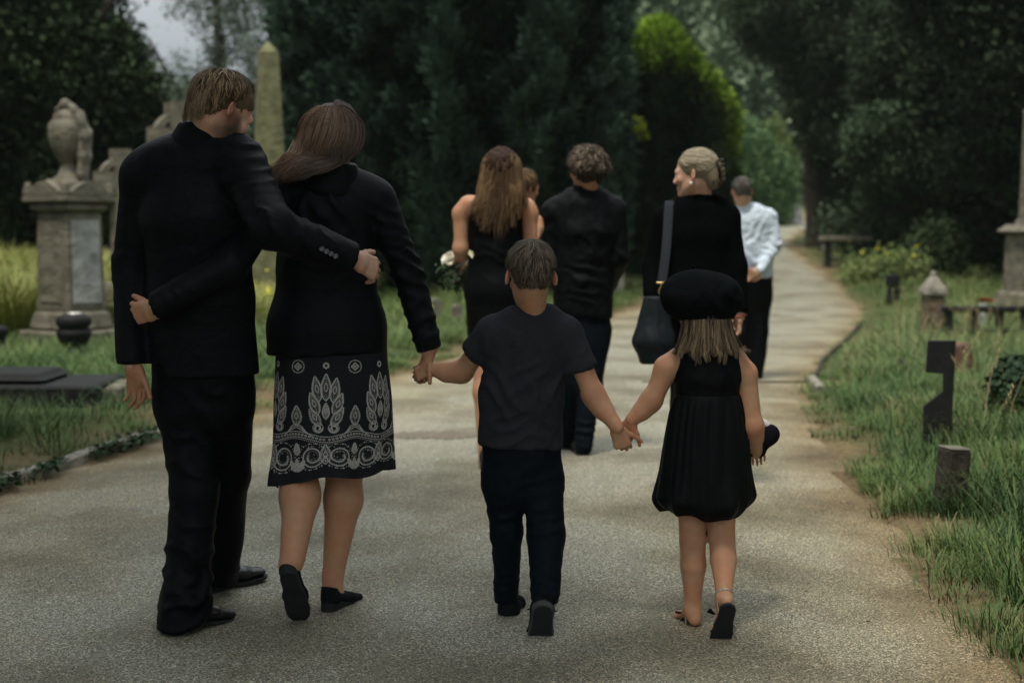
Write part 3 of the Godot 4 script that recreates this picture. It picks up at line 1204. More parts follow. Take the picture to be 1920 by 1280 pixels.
func yew_spray() -> ArrayMesh:
	var a := Acc.new()
	for k in 26:
		var t := rng.randf()
		var an := rng.randf() * TAU
		var c := Vector3(cos(an) * .03, .22 * t - .05, sin(an) * .03)
		var d := Vector3(cos(an), rng.randf_range(.2, 1.4), sin(an)).normalized()
		leaf(a, c, d, Vector3(sin(an), .3, -cos(an)).normalized(), .09 * rng.randf_range(.6, 1.2), .022, Color(1, 1, 1) * rng.randf_range(.6, 1.3))
	return a.mesh(Vector3.ZERO)

func trunk(p: Node3D, pts: Array, radii: Array, limbs: Array) -> void:
	var f := field(.05)
	f.chain(pts, radii, .08)
	f.folds = [[.03, Vector3(3, .8, 3), true]]
	shape("trunk", f, M.bark, p)
	for q in limbs:
		f = field(.045)
		f.chain(q[0], q[1], .05)
		shape("limb", f, M.bark, p)

# foliage in the shells of several ellipsoids: [centre, radii, copies]
func crown(p: Node3D, blobs: Array, m: Mesh, material: Material, s0: float, s1: float, c0: Color, c1: Color, gap := -.25, freq := .9, hue = null) -> void:
	var ws := []
	var cs := PackedColorArray()
	for b in blobs:
		var bc: Vector3 = b[0]
		var br: Vector3 = b[1]
		for k in int(b[2]):
			var z := rng.randf_range(-1, 1)
			var an := rng.randf() * TAU
			var d := Vector3(sqrt(1 - z * z) * cos(an), z, sqrt(1 - z * z) * sin(an))
			var lump := 1.0 + .22 * ns.get_noise_3dv((bc + d * br) * .55) + .10 * ns.get_noise_3dv((bc + d * br) * 1.7)
			var q := bc + d * br * lump * pow(rng.randf(), .30)
			var g := ns.get_noise_3dv(q * freq)
			if g < gap + rng.randf() * .15:
				continue
			var s := rng.randf_range(s0, s1)
			ws.append(Transform3D(Basis.from_euler(Vector3(rng.randf_range(-.7, .7), rng.randf() * TAU, rng.randf_range(-.7, .7))) * Basis.from_scale(Vector3.ONE * s), q))
			var col := c0.lerp(c1, clampf(.5 + ns.get_noise_3dv(q * 1.1 + Vector3(9, 9, 9)) * .9 + rng.randf_range(-.3, .3), 0, 1))
			if hue != null:
				col = hue.call(q, d, col)
			cs.push_back(col)
	scatter("crown", m, material, ws, cs, p)

# upright yew: fluted column of drooping sprays
func yew(p: Node3D, c: Vector3, rx: float, rz: float, top: Callable, n: int, m: Mesh, hue: Callable) -> void:
	var ws := []
	var cs := PackedColorArray()
	for k in n:
		var an := rng.randf() * TAU
		var x := cos(an)
		var z := sin(an)
		var hmax: float = top.call(c.x + x * rx, c.z + z * rz)
		var h := rng.randf() * hmax
		var ridge := ns.get_noise_3d(x * rx * 1.5, h * .16, z * rz * 1.5)
		var fine := ns.get_noise_3d(x * rx * 3.6 + 20.0, h * .5, z * rz * 3.6)
		var lump := ns.get_noise_3d(x * rx * 2.6, h * 1.5, z * rz * 2.6 + 30.0)
		var r := 1.0 + .12 * ridge + .07 * fine + .07 * lump
		var rt := h / hmax
		r *= 1.0 - .9 * pow(maxf(0.0, (rt - .82) / .18), 2.2)
		r *= .90 + .10 * smoothstep(0.0, .2, rt)
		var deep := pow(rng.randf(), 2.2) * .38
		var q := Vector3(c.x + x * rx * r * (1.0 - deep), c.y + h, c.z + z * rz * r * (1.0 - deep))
		var s := rng.randf_range(.9, 1.8)
		var out := Vector3(x, 0, z)
		var up := (Vector3.UP * rng.randf_range(.5, 1.2) + out * rng.randf_range(.1, .9) + Vector3(rng.randfn(), 0, rng.randfn()) * .25).normalized()
		var b := Basis(up.cross(out).normalized(), up, up.cross(out).normalized().cross(up)).rotated(up, rng.randf() * TAU)
		ws.append(Transform3D(b * Basis.from_scale(Vector3(s, s * 1.15, s)), q))
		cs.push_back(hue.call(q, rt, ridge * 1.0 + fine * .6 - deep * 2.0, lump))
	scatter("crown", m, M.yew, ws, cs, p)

func trees() -> void:
	var ym := yew_spray()
	var p := thing("yew_tree", "big dark yew with fluted columns of foliage behind the walking people", "tree", Vector3(-1.05, rise(25.2), -25.2))
	trunk(p, [Vector3(-1.05, 0, -25.2), Vector3(-1.0, 3, -25.2), Vector3(-1.1, 6, -25.2)], [.5, .4, .2], [])
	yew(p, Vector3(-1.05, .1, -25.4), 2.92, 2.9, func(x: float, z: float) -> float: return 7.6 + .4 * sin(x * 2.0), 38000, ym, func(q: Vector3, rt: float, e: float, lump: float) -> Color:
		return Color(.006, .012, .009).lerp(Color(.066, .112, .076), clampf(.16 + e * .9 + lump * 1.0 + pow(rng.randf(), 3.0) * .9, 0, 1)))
	p = thing("yew_tree", "smaller yew with bright lime new growth on its top, right of the big yew", "tree", Vector3(3.3, rise(29.4), -29.4))
	trunk(p, [Vector3(3.3, .1, -29.4), Vector3(3.3, 2.5, -29.4), Vector3(3.2, 4.2, -29.4)], [.28, .22, .1], [])
	var lower_top := func(x: float, z: float) -> float: return 4.95 - smoothstep(3.1, 4.6, x) * 1.1
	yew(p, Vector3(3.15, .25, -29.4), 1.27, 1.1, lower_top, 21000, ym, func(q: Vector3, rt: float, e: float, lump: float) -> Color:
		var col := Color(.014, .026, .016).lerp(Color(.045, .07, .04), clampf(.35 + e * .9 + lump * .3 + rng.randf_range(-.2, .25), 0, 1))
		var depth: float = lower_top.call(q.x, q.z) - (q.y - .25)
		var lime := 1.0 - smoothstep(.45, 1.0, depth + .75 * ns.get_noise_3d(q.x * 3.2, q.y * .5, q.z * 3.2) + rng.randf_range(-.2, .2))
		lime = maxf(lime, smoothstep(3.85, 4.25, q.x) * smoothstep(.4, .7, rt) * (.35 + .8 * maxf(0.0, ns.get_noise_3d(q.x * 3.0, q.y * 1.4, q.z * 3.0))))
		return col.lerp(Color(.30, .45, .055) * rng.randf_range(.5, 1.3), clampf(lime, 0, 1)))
	# a lime shoot on the face of it
	var lm := spray(14, .12, .10, .05, .3)
	var ws := []
	var cs := PackedColorArray()
	for k in 34:
		var t := rng.randf()
		ws.append(Transform3D(Basis(Vector3.UP, rng.randf() * TAU) * Basis.from_scale(Vector3.ONE * .5), Vector3(2.321, 3.426, -28.15).lerp(Vector3(2.595, 3.156, -28.15), t) + Vector3(rng.randfn() * .05, rng.randfn() * .08, rng.randfn() * .05)))
		cs.push_back(Color(.27, .36, .03))
	scatter("young_shoot", lm, M.leaf, ws, cs, p)
	# broad-leaved trees
	var big := spray(16, .34, .17, .085, .4)
	var mid := spray(14, .26, .11, .06, .3)
	var small := spray(12, .22, .075, .045, .2)
	p = thing("dark_tree", "dense dark broad-leaved tree at the far left behind the urn monument", "tree", Vector3(-9.2, rise(26), -26))
	trunk(p, [Vector3(-9.2, 0, -26), Vector3(-9.0, 3, -26), Vector3(-9.2, 6, -26)], [.45, .35, .2], [[[Vector3(-9.0, 3, -26), Vector3(-7.6, 4.5, -25.5), Vector3(-6.9, 5.5, -25.4)], [.18, .12, .05]]])
	crown(p, [[Vector3(-10.2, 5.6, -26), Vector3(3.0, 3.4, 2.6), 7000], [Vector3(-8.2, 2.6, -26.5), Vector3(1.9, 2.3, 1.6), 4200], [Vector3(-7.4, 3.9, -25.6), Vector3(.9, 1.1, .9), 900], [Vector3(-10.6, 2.2, -25.5), Vector3(2.2, 2.2, 1.4), 3600], [Vector3(-7.0, 1.4, -26.3), Vector3(1.3, 1.3, 1.0), 1600]], mid, M.leaf, .8, 1.5, Color(.014, .024, .012), Color(.05, .078, .034), -.3)
	p = thing("light_tree", "airy grey-green tree with sky showing through, left of the obelisk", "tree", Vector3(-8.6, rise(42), -42))
	trunk(p, [Vector3(-8.6, .8, -42), Vector3(-8.4, 4, -42), Vector3(-8.6, 8, -42)], [.35, .25, .1], [[[Vector3(-8.4, 4, -42), Vector3(-6.8, 6.2, -42), Vector3(-6.2, 7.6, -42)], [.14, .1, .04]], [[Vector3(-8.5, 3.6, -42), Vector3(-10, 5.6, -42), Vector3(-10.6, 6.8, -42)], [.14, .1, .04]]])
	crown(p, [[Vector3(-7.3, 6.8, -42), Vector3(2.0, 2.6, 1.5), 1500], [Vector3(-9.4, 4.9, -42), Vector3(1.7, 1.5, 1.2), 620], [Vector3(-8.6, 8.2, -42), Vector3(1.6, 1.4, 1.4), 420], [Vector3(-6.9, 4.2, -42), Vector3(1.7, 1.8, 1.3), 1300]], mid, M.leaf, .7, 1.3, Color(.05, .075, .05), Color(.16, .20, .15), -.05, 1.4)
	p = thing("hedge_tree", "low dark bushes in a bank behind the stone crosses on the left", "bush", Vector3(-6.5, rise(34), -34))
	trunk(p, [Vector3(-6.5, .4, -34), Vector3(-6.5, 1.6, -34)], [.12, .06], [])
	crown(p, [[Vector3(-8.3, 2.2, -33), Vector3(1.5, 1.9, 1.2), 2400], [Vector3(-6.3, 2.0, -34), Vector3(1.7, 1.6, 1.2), 2200], [Vector3(-4.9, 2.4, -35), Vector3(1.4, 2.2, 1.2), 2000], [Vector3(-10.5, 1.8, -33), Vector3(1.7, 1.6, 1.2), 2000]], mid, M.leaf, .8, 1.4, Color(.02, .036, .02), Color(.075, .11, .06), -.35)
	# right: dark evergreens over the tombs
	p = thing("dark_evergreen", "tall black-green evergreen with a dark trunk right of the path's bend", "tree", Vector3(8.4, rise(39), -39))
	trunk(p, [Vector3(8.3, .6, -38.5), Vector3(8.15, 3.0, -38.5), Vector3(8.4, 7.0, -38.5)], [.34, .26, .16], [[[Vector3(8.2, 3.2, -38.5), Vector3(9.5, 4.2, -38), Vector3(10.6, 4.4, -37.5)], [.14, .1, .05]]])
	crown(p, [[Vector3(9.6, 6.2, -38), Vector3(2.7, 2.5, 2.2), 5200], [Vector3(8.6, 4.4, -37.6), Vector3(1.3, 1.5, 1.2), 1400], [Vector3(9.9, 2.6, -38.6), Vector3(1.8, 1.7, 1.2), 3000], [Vector3(7.6, 6.9, -38), Vector3(1.9, 1.4, 1.6), 1700]], mid, M.leaf, .8, 1.4, Color(.009, .015, .008), Color(.04, .062, .030), -.3)
	p = thing("dark_evergreen", "broad dark evergreen with pale-tipped lower branches behind the pyramid-capped pillar", "tree", Vector3(9.8, rise(31), -31))
	trunk(p, [Vector3(10.0, .3, -32), Vector3(10.0, 3.0, -32), Vector3(10.2, 7.0, -32)], [.4, .3, .16], [])
	crown(p, [[Vector3(10.0, 4.6, -31.8), Vector3(2.5, 2.6, 2.2), 5200], [Vector3(8.1, 3.0, -30.6), Vector3(1.0, .9, .9), 1000], [Vector3(9.0, 2.1, -31.6), Vector3(1.2, 1.0, 1.0), 1300], [Vector3(11.4, 2.4, -31), Vector3(1.7, 2.2, 1.6), 3000], [Vector3(9.9, 1.5, -33.5), Vector3(2.4, 1.4, .9), 2600]], mid, M.leaf, .7, 1.35, Color(.008, .013, .007), Color(.04, .062, .032), -.3, .9, func(q: Vector3, d: Vector3, col: Color) -> Color:
		return col.lerp(Color(.075, .115, .062), .6 * smoothstep(.1, .8, ns.get_noise_3dv(q * .9) + (.5 if q.x < 8.8 and q.y < 3.9 else -.15))))
	p = thing("dark_evergreen", "nearest dark evergreen closing the right edge of the picture above the column", "tree", Vector3(11.2, rise(25), -25.5))
	trunk(p, [Vector3(10.6, .2, -26), Vector3(10.6, 3.0, -26), Vector3(10.4, 7.0, -26)], [.4, .3, .16], [])
	crown(p, [[Vector3(10.2, 5.2, -25.5), Vector3(2.6, 2.3, 2.2), 4600], [Vector3(10.4, 2.3, -27.0), Vector3(2.0, 2.2, 1.3), 3600], [Vector3(8.2, 5.6, -26), Vector3(1.5, 1.0, 1.2), 1100]], mid, M.leaf, .8, 1.4, Color(.008, .013, .007), Color(.036, .055, .028), -.3)
	p = thing("leafy_bush", "pale green bush beyond the path's bend, above the man in the white shirt", "bush", Vector3(7.7, rise(49), -49))
	trunk(p, [Vector3(7.7, 1.2, -49), Vector3(7.7, 3.2, -49)], [.12, .06], [])
	crown(p, [[Vector3(7.5, 3.3, -49), Vector3(1.4, 1.9, 1.2), 2600], [Vector3(8.7, 2.5, -49), Vector3(1.0, 1.4, .9), 1300], [Vector3(6.3, 3.2, -50), Vector3(1.2, 2.2, 1.0), 1500]], mid, M.leaf, .7, 1.3, Color(.055, .115, .045), Color(.16, .25, .11), -.35)
	p = thing("leafy_bush", "slim yellow-green bush beside the dark trunk at the path's bend", "bush", Vector3(9.6, rise(52), -52))
	trunk(p, [Vector3(9.6, 1.4, -52), Vector3(9.6, 3.2, -52)], [.1, .05], [])
	crown(p, [[Vector3(9.6, 3.2, -52), Vector3(.65, 1.9, .7), 1100]], mid, M.leaf, .7, 1.2, Color(.08, .12, .035), Color(.17, .22, .07), -.4)
	# a flowering bush among the tombs on the right
	p = thing("leafy_bush", "low yellow-green bush in the long grass among the tombs on the right", "bush", Vector3(7.2, rise(26), -26.4))
	trunk(p, [Vector3(7.2, .15, -26.4), Vector3(7.2, .5, -26.4)], [.05, .03], [])
	crown(p, [[Vector3(7.3, .42, -26.4), Vector3(.5, .32, .45), 420], [Vector3(6.8, .36, -26.8), Vector3(.42, .22, .4), 300], [Vector3(7.0, .40, -27.6), Vector3(.6, .36, .4), 360]], small, M.leaf, .8, 1.4, Color(.10, .15, .05), Color(.24, .29, .11), -.2)
	p = thing("leafy_bush", "dark low bush behind the yellow-green one, at the foot of the evergreens", "bush", Vector3(8.0, rise(26.8), -26.8))
	trunk(p, [Vector3(8.0, .15, -26.8), Vector3(8.0, .6, -26.8)], [.05, .03], [])
	crown(p, [[Vector3(8.0, .75, -26.8), Vector3(.5, .6, .5), 600]], small, M.leaf, .8, 1.4, Color(.02, .035, .015), Color(.06, .09, .04), -.4)
	# trees round the back of the photographer, which shade the path
	for q in [[-6.8, 1.2, 5.6, "tree beside the path left of the photographer"], [7.5, 1.6, 5.3, "tree beside the path right of the photographer"], [-12.5, 14.0, 4.2, "tree past the left edge of the picture, nearer the path"], [-17.0, 23.0, 5.0, "tree past the left edge of the picture, farther off"], [11.5, 12.5, 4.4, "tree past the right edge of the picture, nearer the path"], [16.5, 22.0, 5.0, "tree past the right edge of the picture, farther off"]]:
		var y := rise(q[1])
		p = thing("side_tree", q[3], "tree", Vector3(q[0], y, -q[1]), "trees around the photographer")
		trunk(p, [Vector3(q[0], y - .2, -q[1]), Vector3(q[0] + .2, y + 4.0, -q[1]), Vector3(q[0], y + 8.0, -q[1])], [.4, .32, .15], [])
		crown(p, [[Vector3(q[0], y + 7.0, -q[1]), Vector3(q[2], 2.8, q[2]), 6500]] if q[1] < 5.0 else [[Vector3(q[0], y + 5.0, -q[1]), Vector3(q[2], 4.2, q[2]), 4500], [Vector3(q[0], y + 1.4, -q[1]), Vector3(q[2] * .8, 1.8, q[2] * .8), 1500]], big, M.leaf, 1.6, 2.6, Color(.02, .035, .016), Color(.06, .09, .04), -.3, .5)
	# wooded slope far behind
	var far := [[3.0, 78, 5.0, 8.0, 0], [8.5, 84, 5.5, 9.5, 1], [14.0, 80, 5.5, 8.5, 0], [20.0, 76, 5.5, 9.0, 1], [-4.0, 86, 5.5, 9.0, 1], [26.0, 82, 6.0, 10.0, 0], [-12.0, 92, 5.0, 5.0, 1], [-20.0, 80, 5.5, 3.6, 0], [11.0, 66, 3.0, 5.0, 0], [5.5, 64, 2.8, 4.6, 1], [-26.0, 74, 5.5, 8.0, 1]]
	var names := ["far tree on the wooded slope, above the lime-topped yew", "far tall tree on the wooded slope, right of the lime-topped yew", "far tree on the wooded slope, behind the evergreens' left edge", "far tree on the slope, hidden mostly by the dark evergreens", "far tree on the slope, behind the big yew", "far tree at the right end of the wooded slope", "low far tree behind the airy tree on the left", "low far tree behind the dark tree on the left", "rounded mid-distance tree above the pale green bush", "rounded mid-distance tree behind the lime-topped yew", "far tree at the left end of the wooded slope"]
	for k in far.size():
		var q: Array = far[k]
		var y := rise(q[1])
		p = thing("far_tree", names[k], "tree", Vector3(q[0], y, -q[1]), "trees on the slope behind")
		trunk(p, [Vector3(q[0], y - .3, -q[1]), Vector3(q[0] + .3, y + q[3] * .8, -q[1])], [.4, .15], [])
		var c0 := Color(.055, .095, .05) if q[4] else Color(.08, .12, .07)
		var c1 := Color(.18, .25, .14) if q[4] else Color(.23, .29, .18)
		crown(p, [[Vector3(q[0], y + q[3] * .95, -q[1]), Vector3(q[2] * .75, q[3] * .72, q[2] * .7), 3600], [Vector3(q[0] - q[2] * .5, y + q[3] * .5, -q[1]), Vector3(q[2] * .55, q[3] * .45, q[2] * .5), 1500], [Vector3(q[0] + q[2] * .5, y + q[3] * .55, -q[1] + 1), Vector3(q[2] * .55, q[3] * .5, q[2] * .5), 1500]], big, M.leaf, 1.3, 2.4, c0, c1, -.32, .45)
	# ivy-covered stump in the right verge
	var sc := Vector3(3.049, 0.012, -8.5)
	sc.y = land(sc.x, 8.5)
	p = thing("ivy_stump", "squat stump smothered in dark ivy at the right edge of the picture", "stump", sc)
	var f := field(.02)
	f.chain([sc + Vector3(0, -.1, 0), sc + Vector3(.02, .33, 0)], [.135, .12], .05)
	shape("stump_core", f, M.bark, p)
	var a := Acc.new()
	for k in 2600:
		var t := rng.randf()
		var an := rng.randf() * TAU
		var r := .138 + .025 * ns.get_noise_2d(an * 2.0, t * 5.0) + rng.randf() * .035
		var q := sc + Vector3(.02 * t, -.02 + .44 * t, 0)
		if t < .6 and rng.randf() < .55:
			continue
		if t > .8:
			var u := rng.randf()
			r *= sqrt(u)
			q.y = sc.y + .47 - .10 * u
		q += Vector3(cos(an) * r, 0, sin(an) * r)
		leaf(a, q, Vector3(cos(an) * .5 + rng.randfn() * .4, -.6 + rng.randfn() * .4, sin(an) * .5 + rng.randfn() * .4).normalized(), Vector3(cos(an), .5, sin(an)).normalized(), rng.randf_range(.035, .065), .045, Color(.016, .032, .018).lerp(Color(.06, .10, .05), rng.randf() * rng.randf()))
	part("ivy", a, M.leaf, p, "stuff")

# ---------------------------------------------------------------- graves and monuments
func celtic_cross(p: Node3D, c: Vector3, h: float, w: float, turn: float, m: Material) -> void:
	var bas := Basis(Vector3.UP, turn)
	var a := Acc.new()
	box(a, c + Vector3(0, .22, 0), Vector3(w * 1.6, .44, w * 1.2), .02, bas, Color.WHITE, .94)
	part("plinth", a, m, p)
	a = Acc.new()
	box(a, c + Vector3(0, .55, 0), Vector3(w * 1.1, .25, w * .85), .015, bas, Color.WHITE, .85)
	part("step", a, m, p)
	a = Acc.new()
	var s := w * .17
	var cy := h - w * .62
	var poly := PackedVector2Array([Vector2(-s * 1.15, .66), Vector2(s * 1.15, .66), Vector2(s, cy - s), Vector2(w * .5, cy - s * 1.1), Vector2(w * .5, cy + s * 1.1), Vector2(s, cy + s), Vector2(s * 1.05, h), Vector2(-s * 1.05, h), Vector2(-s, cy + s), Vector2(-w * .5, cy + s * 1.1), Vector2(-w * .5, cy - s * 1.1), Vector2(-s, cy - s)])
	prism(a, c, bas, poly, w * .30)
	part("cross", a, m, p)
	for k in 4:       # quarter rings between the arms
		a = Acc.new()
		var q := PackedVector2Array()
		var r0 := w * .34
		var r1 := w * .45
		for j in 7:
			var an := TAU * k / 4.0 + .40 + (PI / 2 - .80) * j / 6.0
			q.push_back(Vector2(cos(an), sin(an)) * r1 + Vector2(0, cy))
		for j in 7:
			var an := TAU * k / 4.0 + .34 + (PI / 2 - .68) * (6 - j) / 6.0
			q.push_back(Vector2(cos(an), sin(an)) * r0 + Vector2(0, cy))
		prism(a, c, bas, q, w * .22)
		part("ring_quarter", a, m, p)

func monuments() -> void:
	# draped urn on a pedestal
	var c := Vector3(-4.811, 0.031, -15.5)
	c.y = land(c.x, 15.5) - .17
	var p := thing("urn_monument", "tall stone pedestal with a draped urn on top, on the left", "monument", c)
	var B := Basis(Vector3.UP, -.57)
	var a := Acc.new()
	box(a, c + Vector3(0, .16, 0), Vector3(.82, .34, .82), .02, B)
	part("base", a, M.stone, p)
	a = Acc.new()
	box(a, c + Vector3(0, .43, 0), Vector3(.66, .22, .66), .04, B, Color.WHITE, .92)
	part("plinth", a, M.stone, p)
	a = Acc.new()
	box(a, c + Vector3(0, 1.07, 0), Vector3(.53, 1.08, .53), .025, B, Color.WHITE, .93)
	var die := part("die", a, M.stone, p)
	a = Acc.new()
	box(a, c + B * Vector3(.254, 1.07, 0) , Vector3(.02, .90, .38), .004, B * Basis(Vector3.BACK, .022))
	part("marble_tablet", a, M.marble, die)
	a = Acc.new()
	box(a, c + B * Vector3(0, 1.07, .254) , Vector3(.37, .88, .02), .004, B * Basis(Vector3.RIGHT, -.022))
	part("tablet", a, M.stone, die)
	a = Acc.new()
	box(a, c + Vector3(0, 1.66, 0), Vector3(.60, .10, .60), .03, B)
	box(a, c + Vector3(0, 1.745, 0), Vector3(.70, .07, .70), .015, B)
	part("cornice", a, M.stone, p)
	for k in 4:
		a = Acc.new()
		var bb := B * Basis(Vector3.UP, k * PI / 2)
		var q := PackedVector2Array()
		for j in 13:
			var t := j / 12.0
			q.push_back(Vector2(lerpf(-.25, .25, t), .04 + .11 * sin(t * PI)))
		q.push_back(Vector2(.25, 0))
		q.push_back(Vector2(-.25, 0))
		prism(a, c + Vector3(0, 1.782, 0) + bb * Vector3(0, 0, .308), bb, q, .08)
		part("gable", a, M.stone, p)
		a = Acc.new()
		box(a, c + Vector3(0, 1.85, 0) + bb * Vector3(.298, 0, .298), Vector3(.10, .14, .10), .02, B, Color.WHITE, .7)
		part("corner_block", a, M.stone, p)
	a = Acc.new()
	box(a, c + Vector3(0, 1.86, 0), Vector3(.46, .2, .46), .03, B, Color.WHITE, .85)
	part("urn_step", a, M.stone, p)
	a = Acc.new()
	lathe(a, c + Vector3(0, 1.95, 0), [[0.1462, 0.0], [0.1505, 0.0288], [0.1118, 0.048], [0.0946, 0.096], [0.0731, 0.1632], [0.0774, 0.192], [0.1204, 0.2304], [0.1634, 0.3168], [0.1935, 0.432], [0.2021, 0.528], [0.1935, 0.5952], [0.1634, 0.6336], [0.1376, 0.6528], [0.1462, 0.672], [0.129, 0.7104], [0.0774, 0.7584], [0.043, 0.7872], [0.0473, 0.816], [0.0258, 0.8448], [0.0, 0.8496]], 36, 1.0, 12, .06)
	part("urn", a, M.stone, p)
	var f := field(.018)
	f.chain([c + Vector3(-.09, 2.70, .09), c + Vector3(.0, 2.77, .05), c + Vector3(.09, 2.70, .05), c + Vector3(.165, 2.57, .07), c + Vector3(.195, 2.42, .08), c + Vector3(.18, 2.2, .09), c + Vector3(.165, 2.02, .09), c + Vector3(.185, 1.93, .09)], [.02, .033, .038, .042, .042, .038, .038, .03], .05)
	f.chain([c + Vector3(.0, 2.77, -.02), c + Vector3(.13, 2.64, -.03), c + Vector3(.205, 2.45, -.03), c + Vector3(.205, 2.2, .0), c + Vector3(.175, 1.95, .02)], [.03, .042, .045, .042, .04], .06)
	f.folds = [[.010, Vector3(14, 2.5, 14), true]]
	shape("drapery", f, M.stone, p)
	# crosses behind
	c = Vector3(-4.733, 0.436, -17.3)
	c.y = land(c.x, 17.3) - .12
	p = thing("celtic_cross", "grey stone ringed cross standing behind the urn monument", "cross", c)
	celtic_cross(p, c, 2.28, .62, .62, M.stone)
	c = Vector3(-4.482, 0.34, -19.2)
	c.y = land(c.x, 19.2) - .16
	p = thing("celtic_cross", "taller stone ringed cross partly hidden behind the man in the suit", "cross", c)
	celtic_cross(p, c, 2.98, .78, .62, M.stone)
	# obelisk
	c = Vector3(-3.392, 0.3, -20)
	c.y = land(c.x, 20.0)
	p = thing("obelisk", "mossy stone obelisk between the couple, in front of the yew", "obelisk", c)
	B = Basis(Vector3.UP, .5)
	a = Acc.new()
	box(a, c + Vector3(0, .2, 0), Vector3(.95, .4, .95), .02, B)
	part("base", a, M.moss_stone, p)
	a = Acc.new()
	box(a, c + Vector3(0, .75, 0), Vector3(.62, .75, .62), .02, B, Color.WHITE, .95)
	part("pedestal", a, M.moss_stone, p)
	a = Acc.new()
	box(a, c + Vector3(0, 2.36, 0), Vector3(.40, 2.5, .40), .008, B, Color.WHITE, .60)
	part("shaft", a, M.moss_stone, p)
	a = Acc.new()
	box(a, c + Vector3(0, 3.695, 0), Vector3(.245, .17, .245), .006, B, Color.WHITE, .08)
	part("tip", a, M.moss_stone, p)
	# black vase pedestal
	c = Vector3(-4.236, -0.012, -13.7)
	c.y = land(c.x, 13.7) - .08
	p = thing("stone_vase", "black stone flower vase on a square foot in front of the urn monument", "vase", c)
	a = Acc.new()
	box(a, c + Vector3(0, .05, 0), Vector3(.44, .14, .36), .012)
	part("foot", a, M.black_stone, p)
	a = Acc.new()
	lathe(a, c + Vector3(0, .12, 0), [[.14, 0], [.14, .03], [.115, .05], [.115, .08], [.15, .14], [.165, .19], [.165, .22], [.145, .235], [.14, .26], [.165, .28], [.17, .33], [.15, .36], [.10, .385], [.08, .39], [.0, .37]], 28)
	part("vase", a, M.black_stone, p)
	a = Acc.new()
	lathe(a, c + Vector3(.01, .505, 0), [[.0, .0], [.08, .0], [.085, .008], [.06, .02], [.0, .024]], 14)
	part("grille", a, M.silver, p)
	c = Vector3(-5.099, 0.155, -14)
	c.y = land(c.x, 14.0)
	p = thing("stone_vase", "black stone vase cut by the left edge of the picture", "vase", c)
	a = Acc.new()
	lathe(a, c, [[.12, 0], [.12, .06], [.08, .08], [.09, .13], [.12, .2], [.11, .24], [.08, .26], [0, .25]], 22)
	part("vase", a, M.black_stone, p)
	# black kerb tomb
	c = Vector3(-3.62, land(-3.6, 10.3) - .06, -10.35)
	p = thing("kerb_tomb", "low black polished kerb tomb in the grass at the left edge", "tomb", c)
	a = Acc.new()
	box(a, c + Vector3(0, .10, 0), Vector3(1.36, .22, .8), .02)
	part("kerb", a, M.black_stone, p)
	a = Acc.new()
	box(a, c + Vector3(-.18, .245, 0), Vector3(.95, .075, .62), .03, Basis.IDENTITY, Color.WHITE, .94)
	part("ledger", a, M.black_stone, p)
	a = Acc.new()
	box(a, c + Vector3(.76, .09, .05), Vector3(.12, .2, .6), .01, Basis(Vector3.UP, .1))
	part("end_stone", a, M.stone, p)
	# pair of small round-headed markers
	for k in 2:
		c = Vector3(-0.962, 0.016, -17.9) if k == 0 else Vector3(-0.681, 0.037, -17.6)
		c.y = land(c.x, -c.z) - .14
		p = thing("grave_marker", ["left one of two small round-headed stone markers near the bouquet", "right one of two small round-headed stone markers, nearest the bouquet"][k], "grave marker", c, "small round-headed markers by the yew")
		a = Acc.new()
		var q := PackedVector2Array([Vector2(-.068, 0), Vector2(-.068, .36)])
		for j in 7:
			q.push_back(Vector2(-.068 * cos(PI * j / 6.0), .36 + .06 * sin(PI * j / 6.0)))
		q.push_back(Vector2(.068, 0))
		prism(a, c, Basis(Vector3.UP, .3), q, .09)
		part("stone", a, M.stone, p)
	c = Vector3(1.783, 0.17, -24)
	c.y = land(c.x, 24.0)
	p = thing("headstone", "small pale headstone in the grass beyond the curly-haired man", "headstone", c)
	a = Acc.new()
	box(a, c + Vector3(0, .2, 0), Vector3(.22, .45, .1), .03, Basis(Vector3.UP, .2))
	part("stone", a, M.kerb_stone, p)
	# ---- right side
	c = Vector3(1.969, -0.025, -6.35)
	c.y = land(c.x, 6.35) - .09
	p = thing("wooden_post", "short weathered wooden post in the grass, nearest on the right", "post", c)
	a = Acc.new()
	box(a, c + Vector3(.015, .18, 0), Vector3(.112, .38, .112), .010, Basis(Vector3.UP, .28) * Basis(Vector3.BACK, -.075))
	part("post", a, M.wood, p)
	a = Acc.new()
	box(a, c + Vector3(.029, .372, 0), Vector3(.108, .012, .108), .005, Basis(Vector3.UP, .28) * Basis(Vector3.BACK, -.075))
	part("weathered_top", a, M.grey_wood, p)
	c = Vector3(2.394, -0.011, -7.9)
	c.y = land(c.x, 7.9) - .04
	p = thing("stone_marker", "black notched stone marker standing in the long grass on the right", "marker", c)
	a = Acc.new()
	var s := 7.9 / 2667.0
	var poly := PackedVector2Array()
	for q in [[1732, 878], [1730, 776], [1765, 746], [1765, 712], [1733, 710], [1736, 651], [1786, 650], [1784, 745], [1782, 878]]:
		poly.push_back(Vector2((q[0] - 1760) * s, (868 - q[1]) * s + .02))
	prism(a, c, Basis(Vector3.UP, -.26), poly, .07)
	part("stone", a, M.black_stone, p)
	c = Vector3(4.802, 0.004, -16.2)
	c.y = land(c.x, 16.2) - .17
	p = thing("stone_pillar", "brown stone pillar with a pale pyramid cap beside the black rail", "pillar", c)
	B = Basis(Vector3.UP, .08)
	a = Acc.new()
	box(a, c + Vector3(0, .10, 0), Vector3(.34, .22, .34), .015, B)
	part("foot", a, M.warm_stone, p)
	a = Acc.new()
	box(a, c + Vector3(0, .42, 0), Vector3(.215, .42, .215), .012, B)
	part("shaft", a, M.warm_stone, p)
	a = Acc.new()
